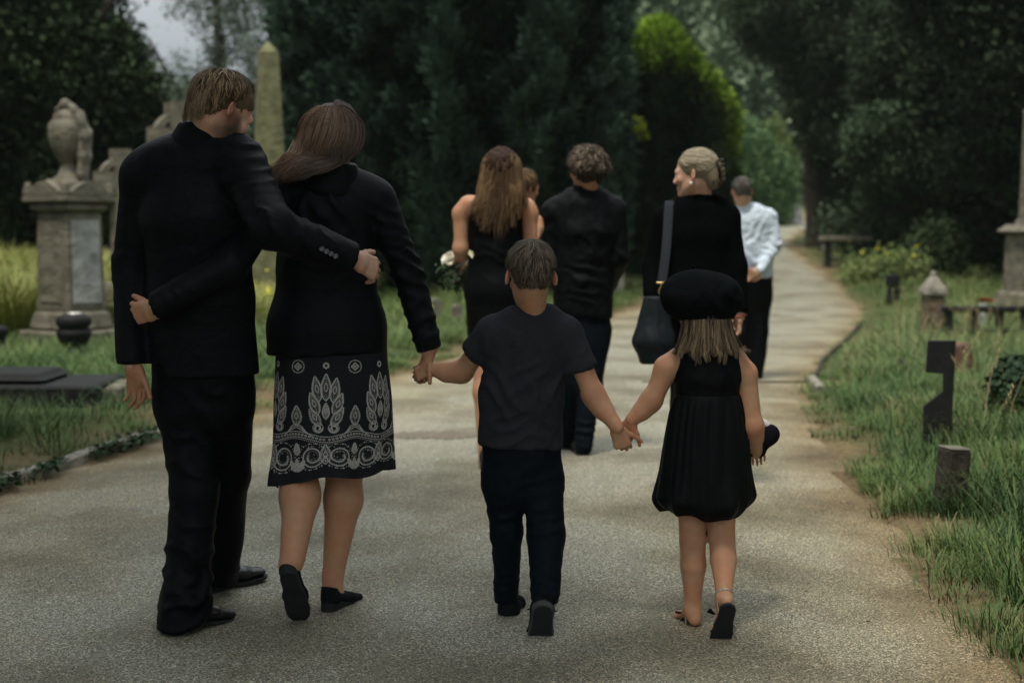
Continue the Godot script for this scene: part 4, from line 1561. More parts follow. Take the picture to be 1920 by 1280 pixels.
	box(a, c + Vector3(0, .665, 0), Vector3(.265, .06, .265), .012, B)
	box(a, c + Vector3(0, .775, 0), Vector3(.25, .16, .25), .008, B, Color.WHITE, .28)
	part("cap", a, M.kerb_stone, p)
	f = field(.012)
	f.tube(c + Vector3(0, .87, 0), c + Vector3(0, .875, 0), .036, .036)
	shape("finial", f, M.kerb_stone, p)
	# low black rail on posts
	c = Vector3(5.223, 0.052, -15.6)
	c.y = land(c.x, 15.6)
	p = thing("grave_rail", "low black rail on short posts right of the pyramid-capped pillar", "rail", c)
	a = Acc.new()
	box(a, c + Vector3(.15, .36, 0), Vector3(1.3, .07, .12), .015)
	part("top_rail", a, M.black_stone, p)
	a = Acc.new()
	box(a, c + Vector3(.15, .12, 0), Vector3(1.3, .05, .08), .01)
	part("lower_rail", a, M.black_stone, p)
	for k in 5:
		a = Acc.new()
		box(a, c + Vector3(-.42 + .28 * k, .17, 0), Vector3(.085, .345, .085), .01)
		part("post", a, M.black_stone, p)
	c = Vector3(5.45, 0.346, -16.4)
	c.y = land(c.x, 16.4) + .30
	p = thing("flower_pot", "small white pot with red flowers behind the black rail", "flower pot", c)
	a = Acc.new()
	lathe(a, c + Vector3(0, -.05, 0), [[0, -.25], [.05, -.25], [.05, -.02], [.045, .0], [.052, .05], [.06, .10], [.052, .105], [0, .09]], 16)
	part("pot", a, M.marble, p)
	a = Acc.new()
	for k in 14:
		rose(a, c + Vector3(rng.randfn() * .035, .08 + rng.randf() * .03, rng.randfn() * .03), Vector3(rng.randfn() * .4, 1, rng.randfn() * .4), .025, Color(.34, .03, .025))
	part("red_flowers", a, M.petal, p)
	c = Vector3(3.612, 0.02, -11.4)
	c.y = land(c.x, 11.4) - .04
	p = thing("stone_block", "reddish-brown tapered stone block behind the black notched marker", "stone block", c)
	a = Acc.new()
	box(a, c + Vector3(.0, .16, 0), Vector3(.24, .36, .22), .02, Basis(Vector3.UP, .5) * Basis(Vector3.BACK, .08), Color.WHITE, .6)
	part("block", a, M.brick_red, p)
	c = Vector3(3.449, 0.006, -10.6)
	c.y = land(c.x, 10.6) - .02
	p = thing("stone_slab", "flat pale kerb slab lying in the grass between marker and ivy stump", "slab", c)
	a = Acc.new()
	box(a, c + Vector3(.02, .06, 0), Vector3(.46, .10, .16), .015, Basis(Vector3.UP, -.5) * Basis(Vector3.BACK, -.12))
	part("slab", a, M.kerb_stone, p)
	c = Vector3(3.335, -0.03, -12)
	c.y = land(c.x, 12.0)
	p = thing("stone_slab", "small dark slab leaning in the grass left of the notched marker", "slab", c)
	a = Acc.new()
	box(a, c + Vector3(0, .09, 0), Vector3(.18, .13, .05), .012, Basis(Vector3.UP, -.3) * Basis(Vector3.BACK, -.5) * Basis(Vector3.RIGHT, -.4))
	part("slab", a, M.black_stone, p)
	c = Vector3(5.805, 0.171, -21.6)
	c.y = land(c.x, 21.6) - .03
	p = thing("stone_marker", "dark squat stone marker at the edge of the path's right bend", "marker", c)
	a = Acc.new()
	box(a, c + Vector3(0, .15, 0), Vector3(.22, .3, .16), .02, Basis(Vector3.UP, .3), Color.WHITE, .8)
	box(a, c + Vector3(-.02, .41, 0), Vector3(.19, .2, .14), .02, Basis(Vector3.UP, .3))
	part("stone", a, M.black_stone, p)
	# column pedestal at the right edge
	c = Vector3(7.061, 0.325, -19.5)
	c.y = land(c.x, 19.5)
	p = thing("column_monument", "grey stone column on a capped pedestal cut by the right edge", "monument", c)
	B = Basis(Vector3.UP, .3)
	a = Acc.new()
	box(a, c + Vector3(0, .18, 0), Vector3(.72, .36, .72), .05, B, Color.WHITE, .85)
	part("base", a, M.stone, p)
	a = Acc.new()
	box(a, c + Vector3(0, .75, 0), Vector3(.46, .8, .46), .02, B, Color.WHITE, .93)
	part("die", a, M.stone, p)
	a = Acc.new()
	box(a, c + Vector3(0, 1.20, 0), Vector3(.62, .12, .62), .03, B, Color.WHITE, .8)
	part("cap", a, M.stone, p)
	a = Acc.new()
	lathe(a, c + Vector3(0, 1.26, 0), [[.17, 0], [.17, .05], [.13, .09], [.115, .6], [.1, 1.5], [.11, 1.55], [.0, 1.58]], 20)
	part("column", a, M.stone, p)
	# table tomb, cross and headstones by the bend
	c = Vector3(7.492, 0.414, -32)
	c.y = land(c.x, 32.0)
	p = thing("table_tomb", "stone table tomb on dark legs beside the bend of the path", "tomb", c)
	a = Acc.new()
	box(a, c + Vector3(0, .60, 0), Vector3(1.15, .11, .6), .02, Basis(Vector3.UP, -.1))
	part("top_slab", a, M.stone, p)
	for k in 4:
		a = Acc.new()
		lathe(a, c + Basis(Vector3.UP, -.1) * Vector3(-.38 if k % 2 == 0 else .38, 0, -.2 if k < 2 else .2), [[.07, 0], [.07, .05], [.045, .09], [.06, .28], [.045, .46], [.07, .5], [.07, .548]], 12)
		part("leg", a, M.black_stone, p)
	c = Vector3(8.151, 0.943, -36.5)
	c.y = land(c.x, 36.5)
	p = thing("stone_cross", "thin grey stone cross behind the table tomb by the bend", "cross", c)
	a = Acc.new()
	box(a, c + Vector3(0, .08, 0), Vector3(.4, .18, .3), .02)
	part("plinth", a, M.stone, p)
	a = Acc.new()
	prism(a, c + Vector3(0, .17, 0), Basis(Vector3.UP, .15), PackedVector2Array([Vector2(-.07, 0), Vector2(.07, 0), Vector2(.06, .52), Vector2(.22, .52), Vector2(.22, .64), Vector2(.06, .64), Vector2(.06, .84), Vector2(-.06, .84), Vector2(-.06, .64), Vector2(-.22, .64), Vector2(-.22, .52), Vector2(-.06, .52)]), .11)
	part("cross", a, M.stone, p)
	for q in [[1617, 430, 44.0, .62, .55, "pale round-topped headstone behind the table tomb", M.marble], [1657, 425, 45.0, .34, .5, "narrow pale headstone, middle of three beneath the evergreens", M.kerb_stone], [1692, 425, 46.0, .5, .6, "grey headstone, rightmost of three beneath the evergreens", M.stone], [1491, 432, 50.0, .5, .75, "pale leaning headstone at the far end of the path", M.marble]]:
		c = Vector3((q[0] - 960) / 2667.0 * q[2], 0, -q[2])
		c.y = land(c.x, q[2]) - .05
		p = thing("headstone", q[5], "headstone", c)
		a = Acc.new()
		var pl := PackedVector2Array([Vector2(-q[3] * .5, 0), Vector2(-q[3] * .5, q[4] * .65)])
		for j in 9:
			pl.push_back(Vector2(-q[3] * .5 * cos(PI * j / 8.0), q[4] * .65 + q[4] * .35 * sin(PI * j / 8.0)))
		pl.push_back(Vector2(q[3] * .5, 0))
		prism(a, c, Basis(Vector3.UP, .25) * Basis(Vector3.BACK, .05), pl, .12)
		part("stone", a, q[6], p)

const SKIN := Color(.455, .24, .135)
const SKIN_PALE := Color(.52, .305, .205)
const SKIN_TAN := Color(.37, .18, .092)

# dark low shoe with a separate sole; o = back of the heel on the sole
func oxford(p: Node3D, o: Vector3, fw: Vector3, up: Vector3, s: float) -> void:
	fw = fw.normalized()
	var sd := fw.cross(up).normalized()
	up = sd.cross(fw).normalized()
	var f := field(.006)
	var L := func(x: float, y: float, z: float) -> Vector3: return o + (fw * x + up * y + sd * z) * s
	f.oval(L.call(.04, .03, 0), L.call(.05, .085, 0), .036 * s, .042 * s, .03 * s, .038 * s, sd, .03)
	f.oval(L.call(.06, .05, 0), L.call(.17, .042, 0), .036 * s, .036 * s, .046 * s, .026 * s, sd, .03)
	f.oval(L.call(.17, .038, 0), L.call(.262, .03, 0), .046 * s, .026 * s, .034 * s, .018 * s, sd, .02)
	f.planes = [[L.call(.1, .012, 0), -up, 1.0]]
	f.creases = [[L.call(.18, .06, 0), fw, .022, .0015, .07]]
	var n := Node3D.new()
	n.name = "shoe"
	p.add_child(n, true)
	shape("upper", f, M.leather, n)
	var a := Acc.new()
	footbed(a, o, fw, up, .293 * s, .035 * s, .049 * s, [[0, 0.0, .014 * s], [.3, .005 * s, .014 * s], [.6, 0.0, .013 * s], [1.0, .008 * s, .015 * s]])
	part("sole", a, M.rubber, n)
	a = Acc.new()
	sole(a, o - up * .02 * s, fw, up, [[.0, .02 * s, .0, .022 * s], [.012 * s, .034 * s, 0, .022 * s], [.06 * s, .036 * s, 0, .024 * s], [.068 * s, .034 * s, 0, .026 * s]])
	part("heel", a, M.rubber, n)

func man() -> void:
	var p := thing("person", "person in a dark suit, face turned right, arm round the woman", "person", Vector3(-1.035, -0.032, -4.6) * Vector3(1, 0, 1))
	var hc := Vector3(-0.918, 1.678, -4.56)
	var hb := basis_of(Vector3(.627, -.574, -.527), Vector3(.40, .83, -.33))
	var acc := Acc.new()
	var f := field(.0045, SKIN_PALE)
	var nk := Vector3(-0.979, 1.578, -4.6)
	head_shape(f, hc, hb, 1.0, nk, .057)
	for q in [[.05, -.06, .02, .045], [.03, -.09, .055, .04], [0, -.095, .075, .03], [.055, -.03, .01, .03], [-.05, -.06, .02, .045], [0, -.052, .098, .02], [.060, -.022, .022, .028], [.056, -.045, .030, .03], [.048, -.07, .048, .03]]:   # beard and sideburns
		f.paint.append([hc + hb * Vector3(q[0], q[1], q[2]), q[3] * 1.25, Color(.07, .045, .032, .9)])
	f.paint.append([hc + hb * Vector3(.075, -.01, -.01), .06, Color(.5, .2, .14, .35)])
	f.into(acc)
	f = field(.014, SKIN_PALE)
	f.chain([nk, Vector3(-1.003, 1.472, -4.6), Vector3(-1.014, 1.077, -4.62), Vector3(-1.012, 0.848, -4.64)], [.055, .075, .08, .08])
	f.chain([Vector3(-1.003, 1.489, -4.6), Vector3(-1.185, 1.473, -4.62), Vector3(-1.252, 1.18, -4.66), Vector3(-1.223, 0.868, -4.56)], [.045, .042, .036, .028])
	f.chain([Vector3(-1.003, 1.489, -4.6), Vector3(-0.873, 1.513, -4.55), Vector3(-0.732, 1.305, -4.37), Vector3(-0.497, 1.207, -4.45)], [.045, .042, .036, .028])
	f.chain([Vector3(-1.067, 0.831, -4.64), Vector3(-1.043, 0.484, -4.6), Vector3(-1.086, 0.071, -4.55)], [.055, .045, .03])
	f.chain([Vector3(-0.957, 0.829, -4.66), Vector3(-0.969, 0.489, -4.78), Vector3(-1.048, 0.07, -4.98)], [.055, .045, .03])
	f.into(acc)
	hand(acc, Vector3(-1.218, 0.864, -4.555), Vector3(.10, -1, -.10), Vector3(-.25, 0, 1), false, .94, [.5, .45, .45, .5], SKIN_TAN, .035, .42)
	hand(acc, Vector3(-0.487, 1.207, -4.45), Vector3(.50, -.30, -.62), Vector3(-.75, -.15, -.55), true, 1.02, [.45, .5, .5, .55], SKIN_PALE, .05, .5)
	part("body", acc, M.skin, p)
	eyes(p, hc, hb, 1.0)
	# hair: fairly long, swept from the crown towards the ears and the forehead
	f = field(.007, Color(.12, .085, .052))
	f.egg(hc + hb * Vector3(0, .036, -.018), hb.x, hb.y, .081, .087, .099, .01)
	f.egg(hc + hb * Vector3(0, -.03, -.052), hb.x, hb.y, .060, .055, .042, .03)
	f.planes = [[hc + hb * Vector3(0, .0, .035), hb * Vector3(0, -.62, .78), 1.0], [hc + hb * Vector3(0, -.078, -.07), hb * Vector3(0, -1, -.2), 1.0]]
	for x in [-1, 1]:
		f.prims.append([hc + hb * Vector3(.088 * x, -.03, .012), hc + hb * Vector3(.088 * x, -.03, .012), hb.x, hb.y, hb.z, .03, .045, .03, .045, .042, -.01, .05])
	f.folds = [[.004, Vector3(60, 25, 60), false]]
	var h := shape("hair", f, M.hair, p)
	acc = Acc.new()
	var keep := func(d: Vector3) -> bool: return d.y > -.78 - rng.randf() * .2 and d.z < .50 + d.y * .4 and not (d.z > -.02 and d.y < .24 + .55 * smoothstep(.05, .3, d.z)) and not (d.y < -.05 and d.z > -.26)
	hair_cap(acc, hc + hb * Vector3(0, .026, -.018), hb, Vector3(.084, .096, .102), 6500, .075, Vector3(.1, .8, -.5), keep, Vector3(.12, -.2, .05), .012, .0042, Color(.045, .029, .016), Color(.36, .25, .145))
	for k in 16:
		var x := lerpf(-.066, .052, k / 15.0)
		var zz := -sqrt(maxf(.001, .0098 - x * x * 1.15))
		var e := .004 * sin(k * 2.7)
		lock(acc, [hc + hb * Vector3(x * 1.05, .05, zz * 1.02 - .014), hc + hb * Vector3(x * 1.1, .0, zz * 1.04 - .016), hc + hb * Vector3(x * 1.05, -.045, zz * .95 - .012), hc + hb * Vector3(x * .98, -.074 + e, zz * .84 - .010), hc + hb * Vector3(x * .9, -.096 + e * 2.5, zz * .74 - .006)], .010, .007, 60, .0036, Color(.05, .033, .018), Color(.32, .225, .13), .004, hb * Vector3(x * 8.0, .1, -1))
	part("hair_strands", acc, M.hair, h, "stuff")
	# jacket
	f = field(.0105)
	f.oval(Vector3(-1.013, 0.804, -4.64), Vector3(-1.012, 1.077, -4.62), .185, .132, .170, .122)
	f.oval(Vector3(-1.012, 1.077, -4.62), Vector3(-1.014, 1.336, -4.6), .170, .122, .178, .13)
	f.oval(Vector3(-1.014, 1.336, -4.6), Vector3(-1.015, 1.481, -4.6), .182, .132, .155, .112)
	f.tube(Vector3(-1.151, 1.498, -4.61), Vector3(-0.891, 1.536, -4.57), .074, .074, .06)
	f.tube(Vector3(-1.044, 1.549, -4.6), Vector3(-0.958, 1.587, -4.585), .062, .062, .06)
	f.tube(Vector3(-1.131, 1.503, -4.6), Vector3(-1.192, 1.464, -4.62), .075, .073, .05)
	f.chain([Vector3(-1.188, 1.473, -4.62), Vector3(-1.248, 1.18, -4.66), Vector3(-1.226, 0.855, -4.57)], [.074, .058, .05], .025)
	f.tube(Vector3(-0.9, 1.522, -4.58), Vector3(-0.861, 1.504, -4.55), .078, .074, .04)
	f.chain([Vector3(-0.864, 1.508, -4.55), Vector3(-0.732, 1.305, -4.37)], [.078, .068], .03)
	f.chain([Vector3(-0.732, 1.305, -4.37), Vector3(-0.487, 1.204, -4.455)], [.068, .052], .015)
	f.planes = [[Vector3(-1.013, 0.824, -4.64), Vector3(.02, -1, 0), .35], [Vector3(-1.226, 0.871, -4.57), Vector3(0, -1, 0), .11], [Vector3(-0.5, 1.207, -4.45), Vector3(.85, -.38, -.4), .1]]
	f.creases = [[Vector3(-0.746, 1.318, -4.34), Vector3(.75, .35, 0), .05, .012, .12], [Vector3(-0.827, 1.451, -4.48), Vector3(.35, -.9, 0), .042, .010, .13], [Vector3(-0.636, 1.269, -4.36), Vector3(.9, .35, .1), .07, .008, .13], [Vector3(-0.846, 1.535, -4.5), Vector3(.2, -1, 0), .045, .008, .1], [Vector3(-1.252, 1.18, -4.66), Vector3(.2, 1, 0), .06, .006, .12], [Vector3(-0.996, 1.083, -4.5), Vector3(.45, .9, 0), .09, .004, .16], [Vector3(-0.908, 1.352, -4.5), Vector3(.8, -.6, 0), .1, .006, .14]]
	f.folds = [[.006, Vector3(5, 1.6, 5), false]]
	var jk := shape("jacket", f, M.suit, p)
	f = field(.007)
	f.oval(Vector3(-0.994, 1.57, -4.59), Vector3(-0.954, 1.673, -4.565), .10, .095, .074, .076, Vector3(1, .2, 0))
	f.planes = [[Vector3(-0.957, 1.653, -4.56), Vector3(-.12, 1, .15), 1.0]]
	shape("collar", f, M.suit, jk)
	# back seam and vent
	f = field(.005)
	f.chain([Vector3(-0.956, 1.57, -4.47), Vector3(-0.962, 1.352, -4.462), Vector3(-0.979, 1.083, -4.488), Vector3(-0.979, 0.947, -4.497)], [.004, .004, .004, .004], .01)
	# buttons on the right cuff
	for k in 4:
		var a := Acc.new()
		var c := Vector3(-0.581, 1.242, -4.352).lerp(Vector3(-0.541, 1.22, -4.366), k / 3.0)
		var bs := basis_of(Vector3(.1, .25, 1), Vector3(0, 1, 0))
		var q := Acc.new()
		lathe(q, Vector3.ZERO, [[.0, -.002], [.0078, -.002], [.0085, .001], [.0078, .003], [.006, .002], [.0, .0015]], 14)
		for j in q.v.size():
			a.v.push_back(c + bs * Vector3(q.v[j].x, q.v[j].z, q.v[j].y))
			a.n.push_back(bs * Vector3(q.n[j].x, q.n[j].z, q.n[j].y))
			a.c.push_back(Color.WHITE)
			a.t.push_back(Vector2.ZERO)
		a.i = q.i
		part("button", a, M.gloss_black, p)
	# trousers
	f = field(.011)
	f.oval(Vector3(-1.015, 0.9, -4.65), Vector3(-1.02, 0.723, -4.66), .165, .125, .165, .128)
	f.chain([Vector3(-1.077, 0.759, -4.65), Vector3(-1.037, 0.449, -4.6), Vector3(-1.065, 0.083, -4.54)], [.094, .076, .076], .03)
	f.tube(Vector3(-1.066, 0.092, -4.54), Vector3(-1.073, 0.005, -4.535), .082, .089, .03)
	f.chain([Vector3(-0.952, 0.757, -4.67), Vector3(-0.971, 0.468, -4.79), Vector3(-1.057, 0.036, -5)], [.095, .080, .074], .02)
	f.planes = [[Vector3(-1.074, 0.031, -4.53), Vector3(.12, -1, -.25), .16], [Vector3(-1.056, 0.042, -5), Vector3(-.15, -1, .1), .13]]
	f.creases = [[Vector3(-1.046, 0.225, -4.5), Vector3(.2, 1, .1), .09, .012, .2], [Vector3(-1.043, 0.108, -4.48), Vector3(-.3, 1, .2), .07, .012, .12], [Vector3(-1.017, 0.563, -4.55), Vector3(.4, .9, 0), .1, .008, .2], [Vector3(-0.963, 0.77, -4.56), Vector3(.7, .7, 0), .08, .007, .15], [Vector3(-1.038, 0.104, -5), Vector3(0, 1, 0), .06, .01, .12]]
	f.folds = [[.008, Vector3(6, 1.6, 6), false]]
	shape("trousers", f, M.trousers, p)
	oxford(p, Vector3(-1.1, 0.035, -4.48), Vector3(.58, -.18, -.78), Vector3(.1, 1, -.15), .95)
	oxford(p, Vector3(-1.11, 0.011, -5), Vector3(.70, .0, -.71), Vector3(0, 1, 0), .95)

func woman() -> void:
	var p := thing("person", "person in a dark blazer and paisley skirt, head leaning left, holding the boy's hand", "person", Vector3(-0.669, -0.017, -4.76) * Vector3(1, 0, 1))
	var hc := Vector3(-0.599, 1.593, -4.74)
	var hb := basis_of(Vector3(.12, -.42, -.9), Vector3(.10, .9, -.42))
	var acc := Acc.new()
	var f := field(.005, SKIN)
	var nk := Vector3(-0.607, 1.478, -4.76)
	head_shape(f, hc, hb, .96, nk, .05)
	f.into(acc)
	f = field(.0105, SKIN)
	f.chain([nk, Vector3(-0.621, 1.372, -4.78), Vector3(-0.625, 1.14, -4.79), Vector3(-0.623, 0.923, -4.8)], [.05, .075, .08, .09])
	f.chain([Vector3(-0.621, 1.408, -4.78), Vector3(-0.455, 1.404, -4.78), Vector3(-0.351, 1.149, -4.8), Vector3(-0.282, 0.885, -4.78)], [.05, .045, .036, .026])
	f.chain([Vector3(-0.642, 1.408, -4.78), Vector3(-0.79, 1.404, -4.76), Vector3(-0.885, 1.185, -4.46), Vector3(-1.107, 1.054, -4.415)], [.05, .045, .036, .026])
	f.chain([Vector3(-0.708, 0.849, -4.82), Vector3(-0.727, 0.513, -4.8)], [.09, .066], .03)                      # left leg, heel raised behind
	f.chain([Vector3(-0.727, 0.513, -4.8), Vector3(-0.715, 0.405, -4.735), Vector3(-0.718, 0.218, -4.6)], [.061, .0655, .036], .03)
	f.tube(Vector3(-0.725, 0.296, -4.65), Vector3(-0.734, 0.197, -4.6), .032, .03, .03)
	f.chain([Vector3(-0.554, 0.849, -4.82), Vector3(-0.58, 0.475, -4.86)], [.09, .062], .03)                      # right leg, flat on the ground
	f.chain([Vector3(-0.58, 0.475, -4.86), Vector3(-0.581, 0.376, -4.84), Vector3(-0.619, 0.108, -4.83)], [.058, .064, .036], .03)
	f.tube(Vector3(-0.619, 0.108, -4.83), Vector3(-0.622, 0.017, -4.82), .033, .034, .02)
	f.tube(Vector3(-0.622, 0.045, -4.82), Vector3(-0.587, -0.032, -4.93), .034, .026, .03)
	f.tube(Vector3(-0.734, 0.197, -4.6), Vector3(-0.734, 0.197, -4.6) + Vector3(.018, -.10, -.07), .029, .024, .02)
	f.paint = [[Vector3(-0.573, 0.47, -4.8), .07, Color(.35, .165, .09, .5)], [Vector3(-0.718, 0.495, -4.74), .07, Color(.35, .165, .09, .5)], [Vector3(-0.729, 0.226, -4.57), .05, Color(.45, .21, .13, .5)], [Vector3(-0.619, 0.087, -4.8), .05, Color(.45, .21, .13, .5)]]
	f.into(acc)
	hand(acc, Vector3(-1.114, 1.049, -4.415), Vector3(-.80, -.12, -.5), Vector3(-.35, .05, -.9), false, .94, [.55, .6, .65, .7], SKIN, .05, .3)
	hand(acc, Vector3(-0.277, 0.885, -4.78), Vector3(-.52, -.85, .05), Vector3(.8, -.5, -.25), true, .9, [1.1, 1.15, 1.15, 1.1], SKIN_TAN, .03, .9)
	part("body", acc, M.skin, p)
	eyes(p, hc, hb, .96)
	# hair
	var H0 := Color(.038, .026, .021)
	var H1 := Color(.15, .10, .078)
	f = field(.008, Color(.105, .078, .062))
	f.egg(hc + hb * Vector3(0, .022, -.012), hb.x, hb.y, .086, .098, .100, .01)
	f.egg(hc + hb * Vector3(.01, -.035, .0), hb.x, hb.y, .06, .075, .07, .03)
	f.chain([Vector3(-0.628, 1.571, -4.69), Vector3(-0.679, 1.527, -4.675), Vector3(-0.732, 1.496, -4.68)], [.045, .03, .012], .04)
	f.planes = [[hc + hb * Vector3(0, .0, .05), hb * Vector3(0, -.6, .8), 1.0], [Vector3(-0.56, 1.514, -4.7), Vector3(-.05, -1, 0), 1.0]]
	f.folds = [[.004, Vector3(45, 20, 30), false]]
	var h := shape("hair", f, M.hair, p)
	acc = Acc.new()
	var E := func(az: float, el: float, r: float) -> Vector3:
		return hc + hb * (Vector3(0, .02, -.016) + Vector3(sin(az) * cos(el) * .094, sin(el) * .106, -cos(az) * cos(el) * .113) * r)
	var ec := hc + hb * Vector3(0, .02, -.016)
	var er := Vector3(.096, .108, .115)
	for k in 26:      # swept across the back of the head and over the left shoulder
		var t := k / 25.0
		var q := [on_egg(Vector3(-0.618, 1.693, -4.7).lerp(Vector3(-0.558, 1.696, -4.7), t), ec, hb, er), on_egg(Vector3(-0.674, 1.656, -4.7).lerp(Vector3(-0.506, 1.649, -4.7), t), ec, hb, er * 1.02), on_egg(Vector3(-0.706, 1.594, -4.7).lerp(Vector3(-0.507, 1.577, -4.7), t), ec, hb, er * 1.04), Vector3(-0.714, 1.547, -4.655).lerp(on_egg(Vector3(-0.56, 1.528, -4.7), ec, hb, er * 1.06), t) + Vector3(0, 0, .01), Vector3(-0.742, 1.518, -4.635).lerp(Vector3(-0.631, 1.496, -4.605), t)]
		q.append(Vector3(-0.775, 1.487, -4.64) + Vector3(.05 * t + .03 * sin(k * 2.4), -.012 + .016 * sin(k * 1.3), .02 * sin(k * 3.7)))
		var c0 := Color(.055, .037, .028).lerp(Color(.095, .058, .036), 1.0 - t)
		lock(acc, q, .016, .013, 170, .0034, c0, Color(.165, .128, .107).lerp(Color(.31, .205, .135), 1.0 - t), .007, Vector3(-.15, .25, 1))
	for k in 12:      # smooth curtain on the right
		var az := lerpf(.55, 2.2, k / 11.0)
		var e0: Vector3 = E.call(az * .92, -.15, 1.0)
		lock(acc, [on_egg(Vector3(-0.555, 1.681, -4.7), ec, hb, er * .97), E.call(az * .85, .80, 1.0), E.call(az, .25, 1.04), e0 + (e0 - hc) * .02, Vector3(e0.x, Vector3(-0.525, 1.507, -4.7).y + .006 * sin(k * 2.0) + .004 * k, e0.z) + Vector3(-.012, 0, 0)], .016, .010, 110, .0030, Color(.055, .042, .036), Color(.16, .125, .106), .002, hb * Vector3(sin(az), .2, -cos(az)))
	part("hair_strands", acc, M.hair, h, "stuff")
	# blazer
	f = field(.0105)
	f.oval(Vector3(-0.627, 0.832, -4.8), Vector3(-0.628, 0.977, -4.8), .212, .15, .196, .145)
	f.oval(Vector3(-0.628, 0.977, -4.8), Vector3(-0.624, 1.176, -4.79), .196, .145, .160, .112)
	f.oval(Vector3(-0.624, 1.176, -4.79), Vector3(-0.621, 1.363, -4.78), .160, .112, .163, .118)
	f.tube(Vector3(-0.738, 1.439, -4.77), Vector3(-0.5, 1.422, -4.785), .07, .07, .06)
	f.tube(Vector3(-0.65, 1.47, -4.775), Vector3(-0.57, 1.464, -4.775), .058, .056, .05)
	f.tube(Vector3(-0.5, 1.411, -4.785), Vector3(-0.455, 1.394, -4.785), .066, .062, .03)
	f.chain([Vector3(-0.454, 1.401, -4.785), Vector3(-0.351, 1.154, -4.8), Vector3(-0.274, 0.874, -4.78)], [.0655, .054, .042], .02)
	f.tube(Vector3(-0.747, 1.434, -4.77), Vector3(-0.792, 1.403, -4.74), .066, .062, .03)
	f.chain([Vector3(-0.792, 1.403, -4.74), Vector3(-0.884, 1.185, -4.455), Vector3(-1.129, 1.054, -4.41)], [.062, .053, .043], .02)
	f.planes = [[Vector3(-0.627, 0.883, -4.8), Vector3(.03, -1, 0), .26], [Vector3(-0.281, 0.896, -4.78), Vector3(.28, -.96, 0), .1], [Vector3(-1.114, 1.057, -4.415), Vector3(-.9, -.35, .0), .09]]
	f.creases = [[Vector3(-0.357, 1.168, -4.76), Vector3(.5, .85, 0), .042, .010, .15], [Vector3(-0.304, 0.98, -4.76), Vector3(-.5, .85, 0), .045, .007, .12], [Vector3(-0.434, 1.336, -4.74), Vector3(.3, .95, 0), .045, .008, .09], [Vector3(-0.613, 1.214, -4.68), Vector3(.5, -.85, 0), .07, .008, .15], [Vector3(-0.575, 1.371, -4.67), Vector3(.95, .25, 0), .07, .009, .14], [Vector3(-0.698, 1.353, -4.67), Vector3(.9, -.4, 0), .07, .008, .1], [Vector3(-1.035, 1.097, -4.38), Vector3(.8, .6, 0), .045, .005, .1]]
	f.folds = [[.005, Vector3(6, 2, 6), false]]
	var jk := shape("blazer", f, M.blazer, p)
	f = field(.007)
	f.oval(Vector3(-0.609, 1.452, -4.76), Vector3(-0.592, 1.537, -4.735), .115, .098, .076, .07, Vector3(1, -.15, 0))
	f.planes = [[Vector3(-0.591, 1.522, -4.72), Vector3(.1, 1, .12), 1.0]]
	shape("collar", f, M.blazer, jk)
	# skirt
	var top := Vector3(-0.612, 0.922, -4.81)
	var bot := Vector3(-0.617, 0.476, -4.8)
	var fn := func(u: float, v: float) -> Vector3:
		var a := u * TAU
		var c := top.lerp(bot, v)
		var w := lerpf(.187, .200, smoothstep(0.0, .5, v)) - .006 * v
		var d := lerpf(.145, .15, v)
		var wob := sin(a * 5.0 + 1.0) * .016 * v * v + sin(a * 9.0 + 2.4) * .009 * v * v + .012 * smoothstep(.75, 1.0, v) * smoothstep(.3, 1.0, -cos(a)) + sin(a * 3.0 + v * 2.0) * .006
		var r := 1.0 + wob / .18
		var x := cos(a)
		var y := 0.0
		if v > .7:
			y = (v - .7) / .3 * (-.042 * smoothstep(.5, 1.0, -x) + .010 * sin(a * 5.0 + .4) + .008 * x)
		return c + Vector3(w * r * x, y, d * r * sin(a))
	acc = sheet(120, 46, fn)
	part("skirt", acc, M.paisley, p)
	# wedge shoes: the left one tipped up on its toe, the right one flat
	pump(p, Vector3(-0.734, 0.197, -4.6) - Vector3(-.12, .5, -.86) * .066 - Vector3(.10, -.86, -.52) * .034, Vector3(.12, -.86, -.52), Vector3(-.12, .5, -.86), .93, false)
	pump(p, Vector3(-0.635, -0.011, -4.745), Vector3(.36, 0, -.93), Vector3(0, 1, 0), .95, true)

func pump(p: Node3D, o: Vector3, fw: Vector3, up: Vector3, s: float, flat: bool) -> void:
	fw = fw.normalized()
	var sd := fw.cross(up).normalized()
	up = sd.cross(fw).normalized()
	var L := func(x: float, y: float, z: float) -> Vector3: return o + (fw * x + up * y + sd * z) * s
	var n := Node3D.new()
	n.name = "shoe"
	p.add_child(n, true)
	var f := field(.0055)
	f.oval(L.call(.035, .055, 0), L.call(.032, .098, 0), .034 * s, .036 * s, .03 * s, .03 * s, sd, .02)
	f.oval(L.call(.05, .06, 0), L.call(.15, .036, 0), .034 * s, .022 * s, .042 * s, .02 * s, sd, .02)
	f.oval(L.call(.14, .034, 0), L.call(.205, .024, 0), .043 * s, .024 * s, .038 * s, .016 * s, sd, .02)
	f.egg(L.call(.212, .022, 0), sd, up, .036 * s, .015 * s, .030 * s, .02)
	f.planes = [[L.call(.03, .10, 0), up * 1.0 + fw * .35, .2]]
	shape("upper", f, M.suede, n)
	var a := Acc.new()
	footbed(a, o, fw, up, .252 * s, .030 * s, .042 * s, [[0, 0.0, .062 * s], [.2, 0.0, .05 * s], [.35, .001, .038 * s], [.44, .006 * s, .03 * s], [.64, .002 * s, .013 * s], [.85, .002 * s, .012 * s], [1.0, .008 * s, .013 * s]])
	part("wedge_sole", a, M.rubber, n)

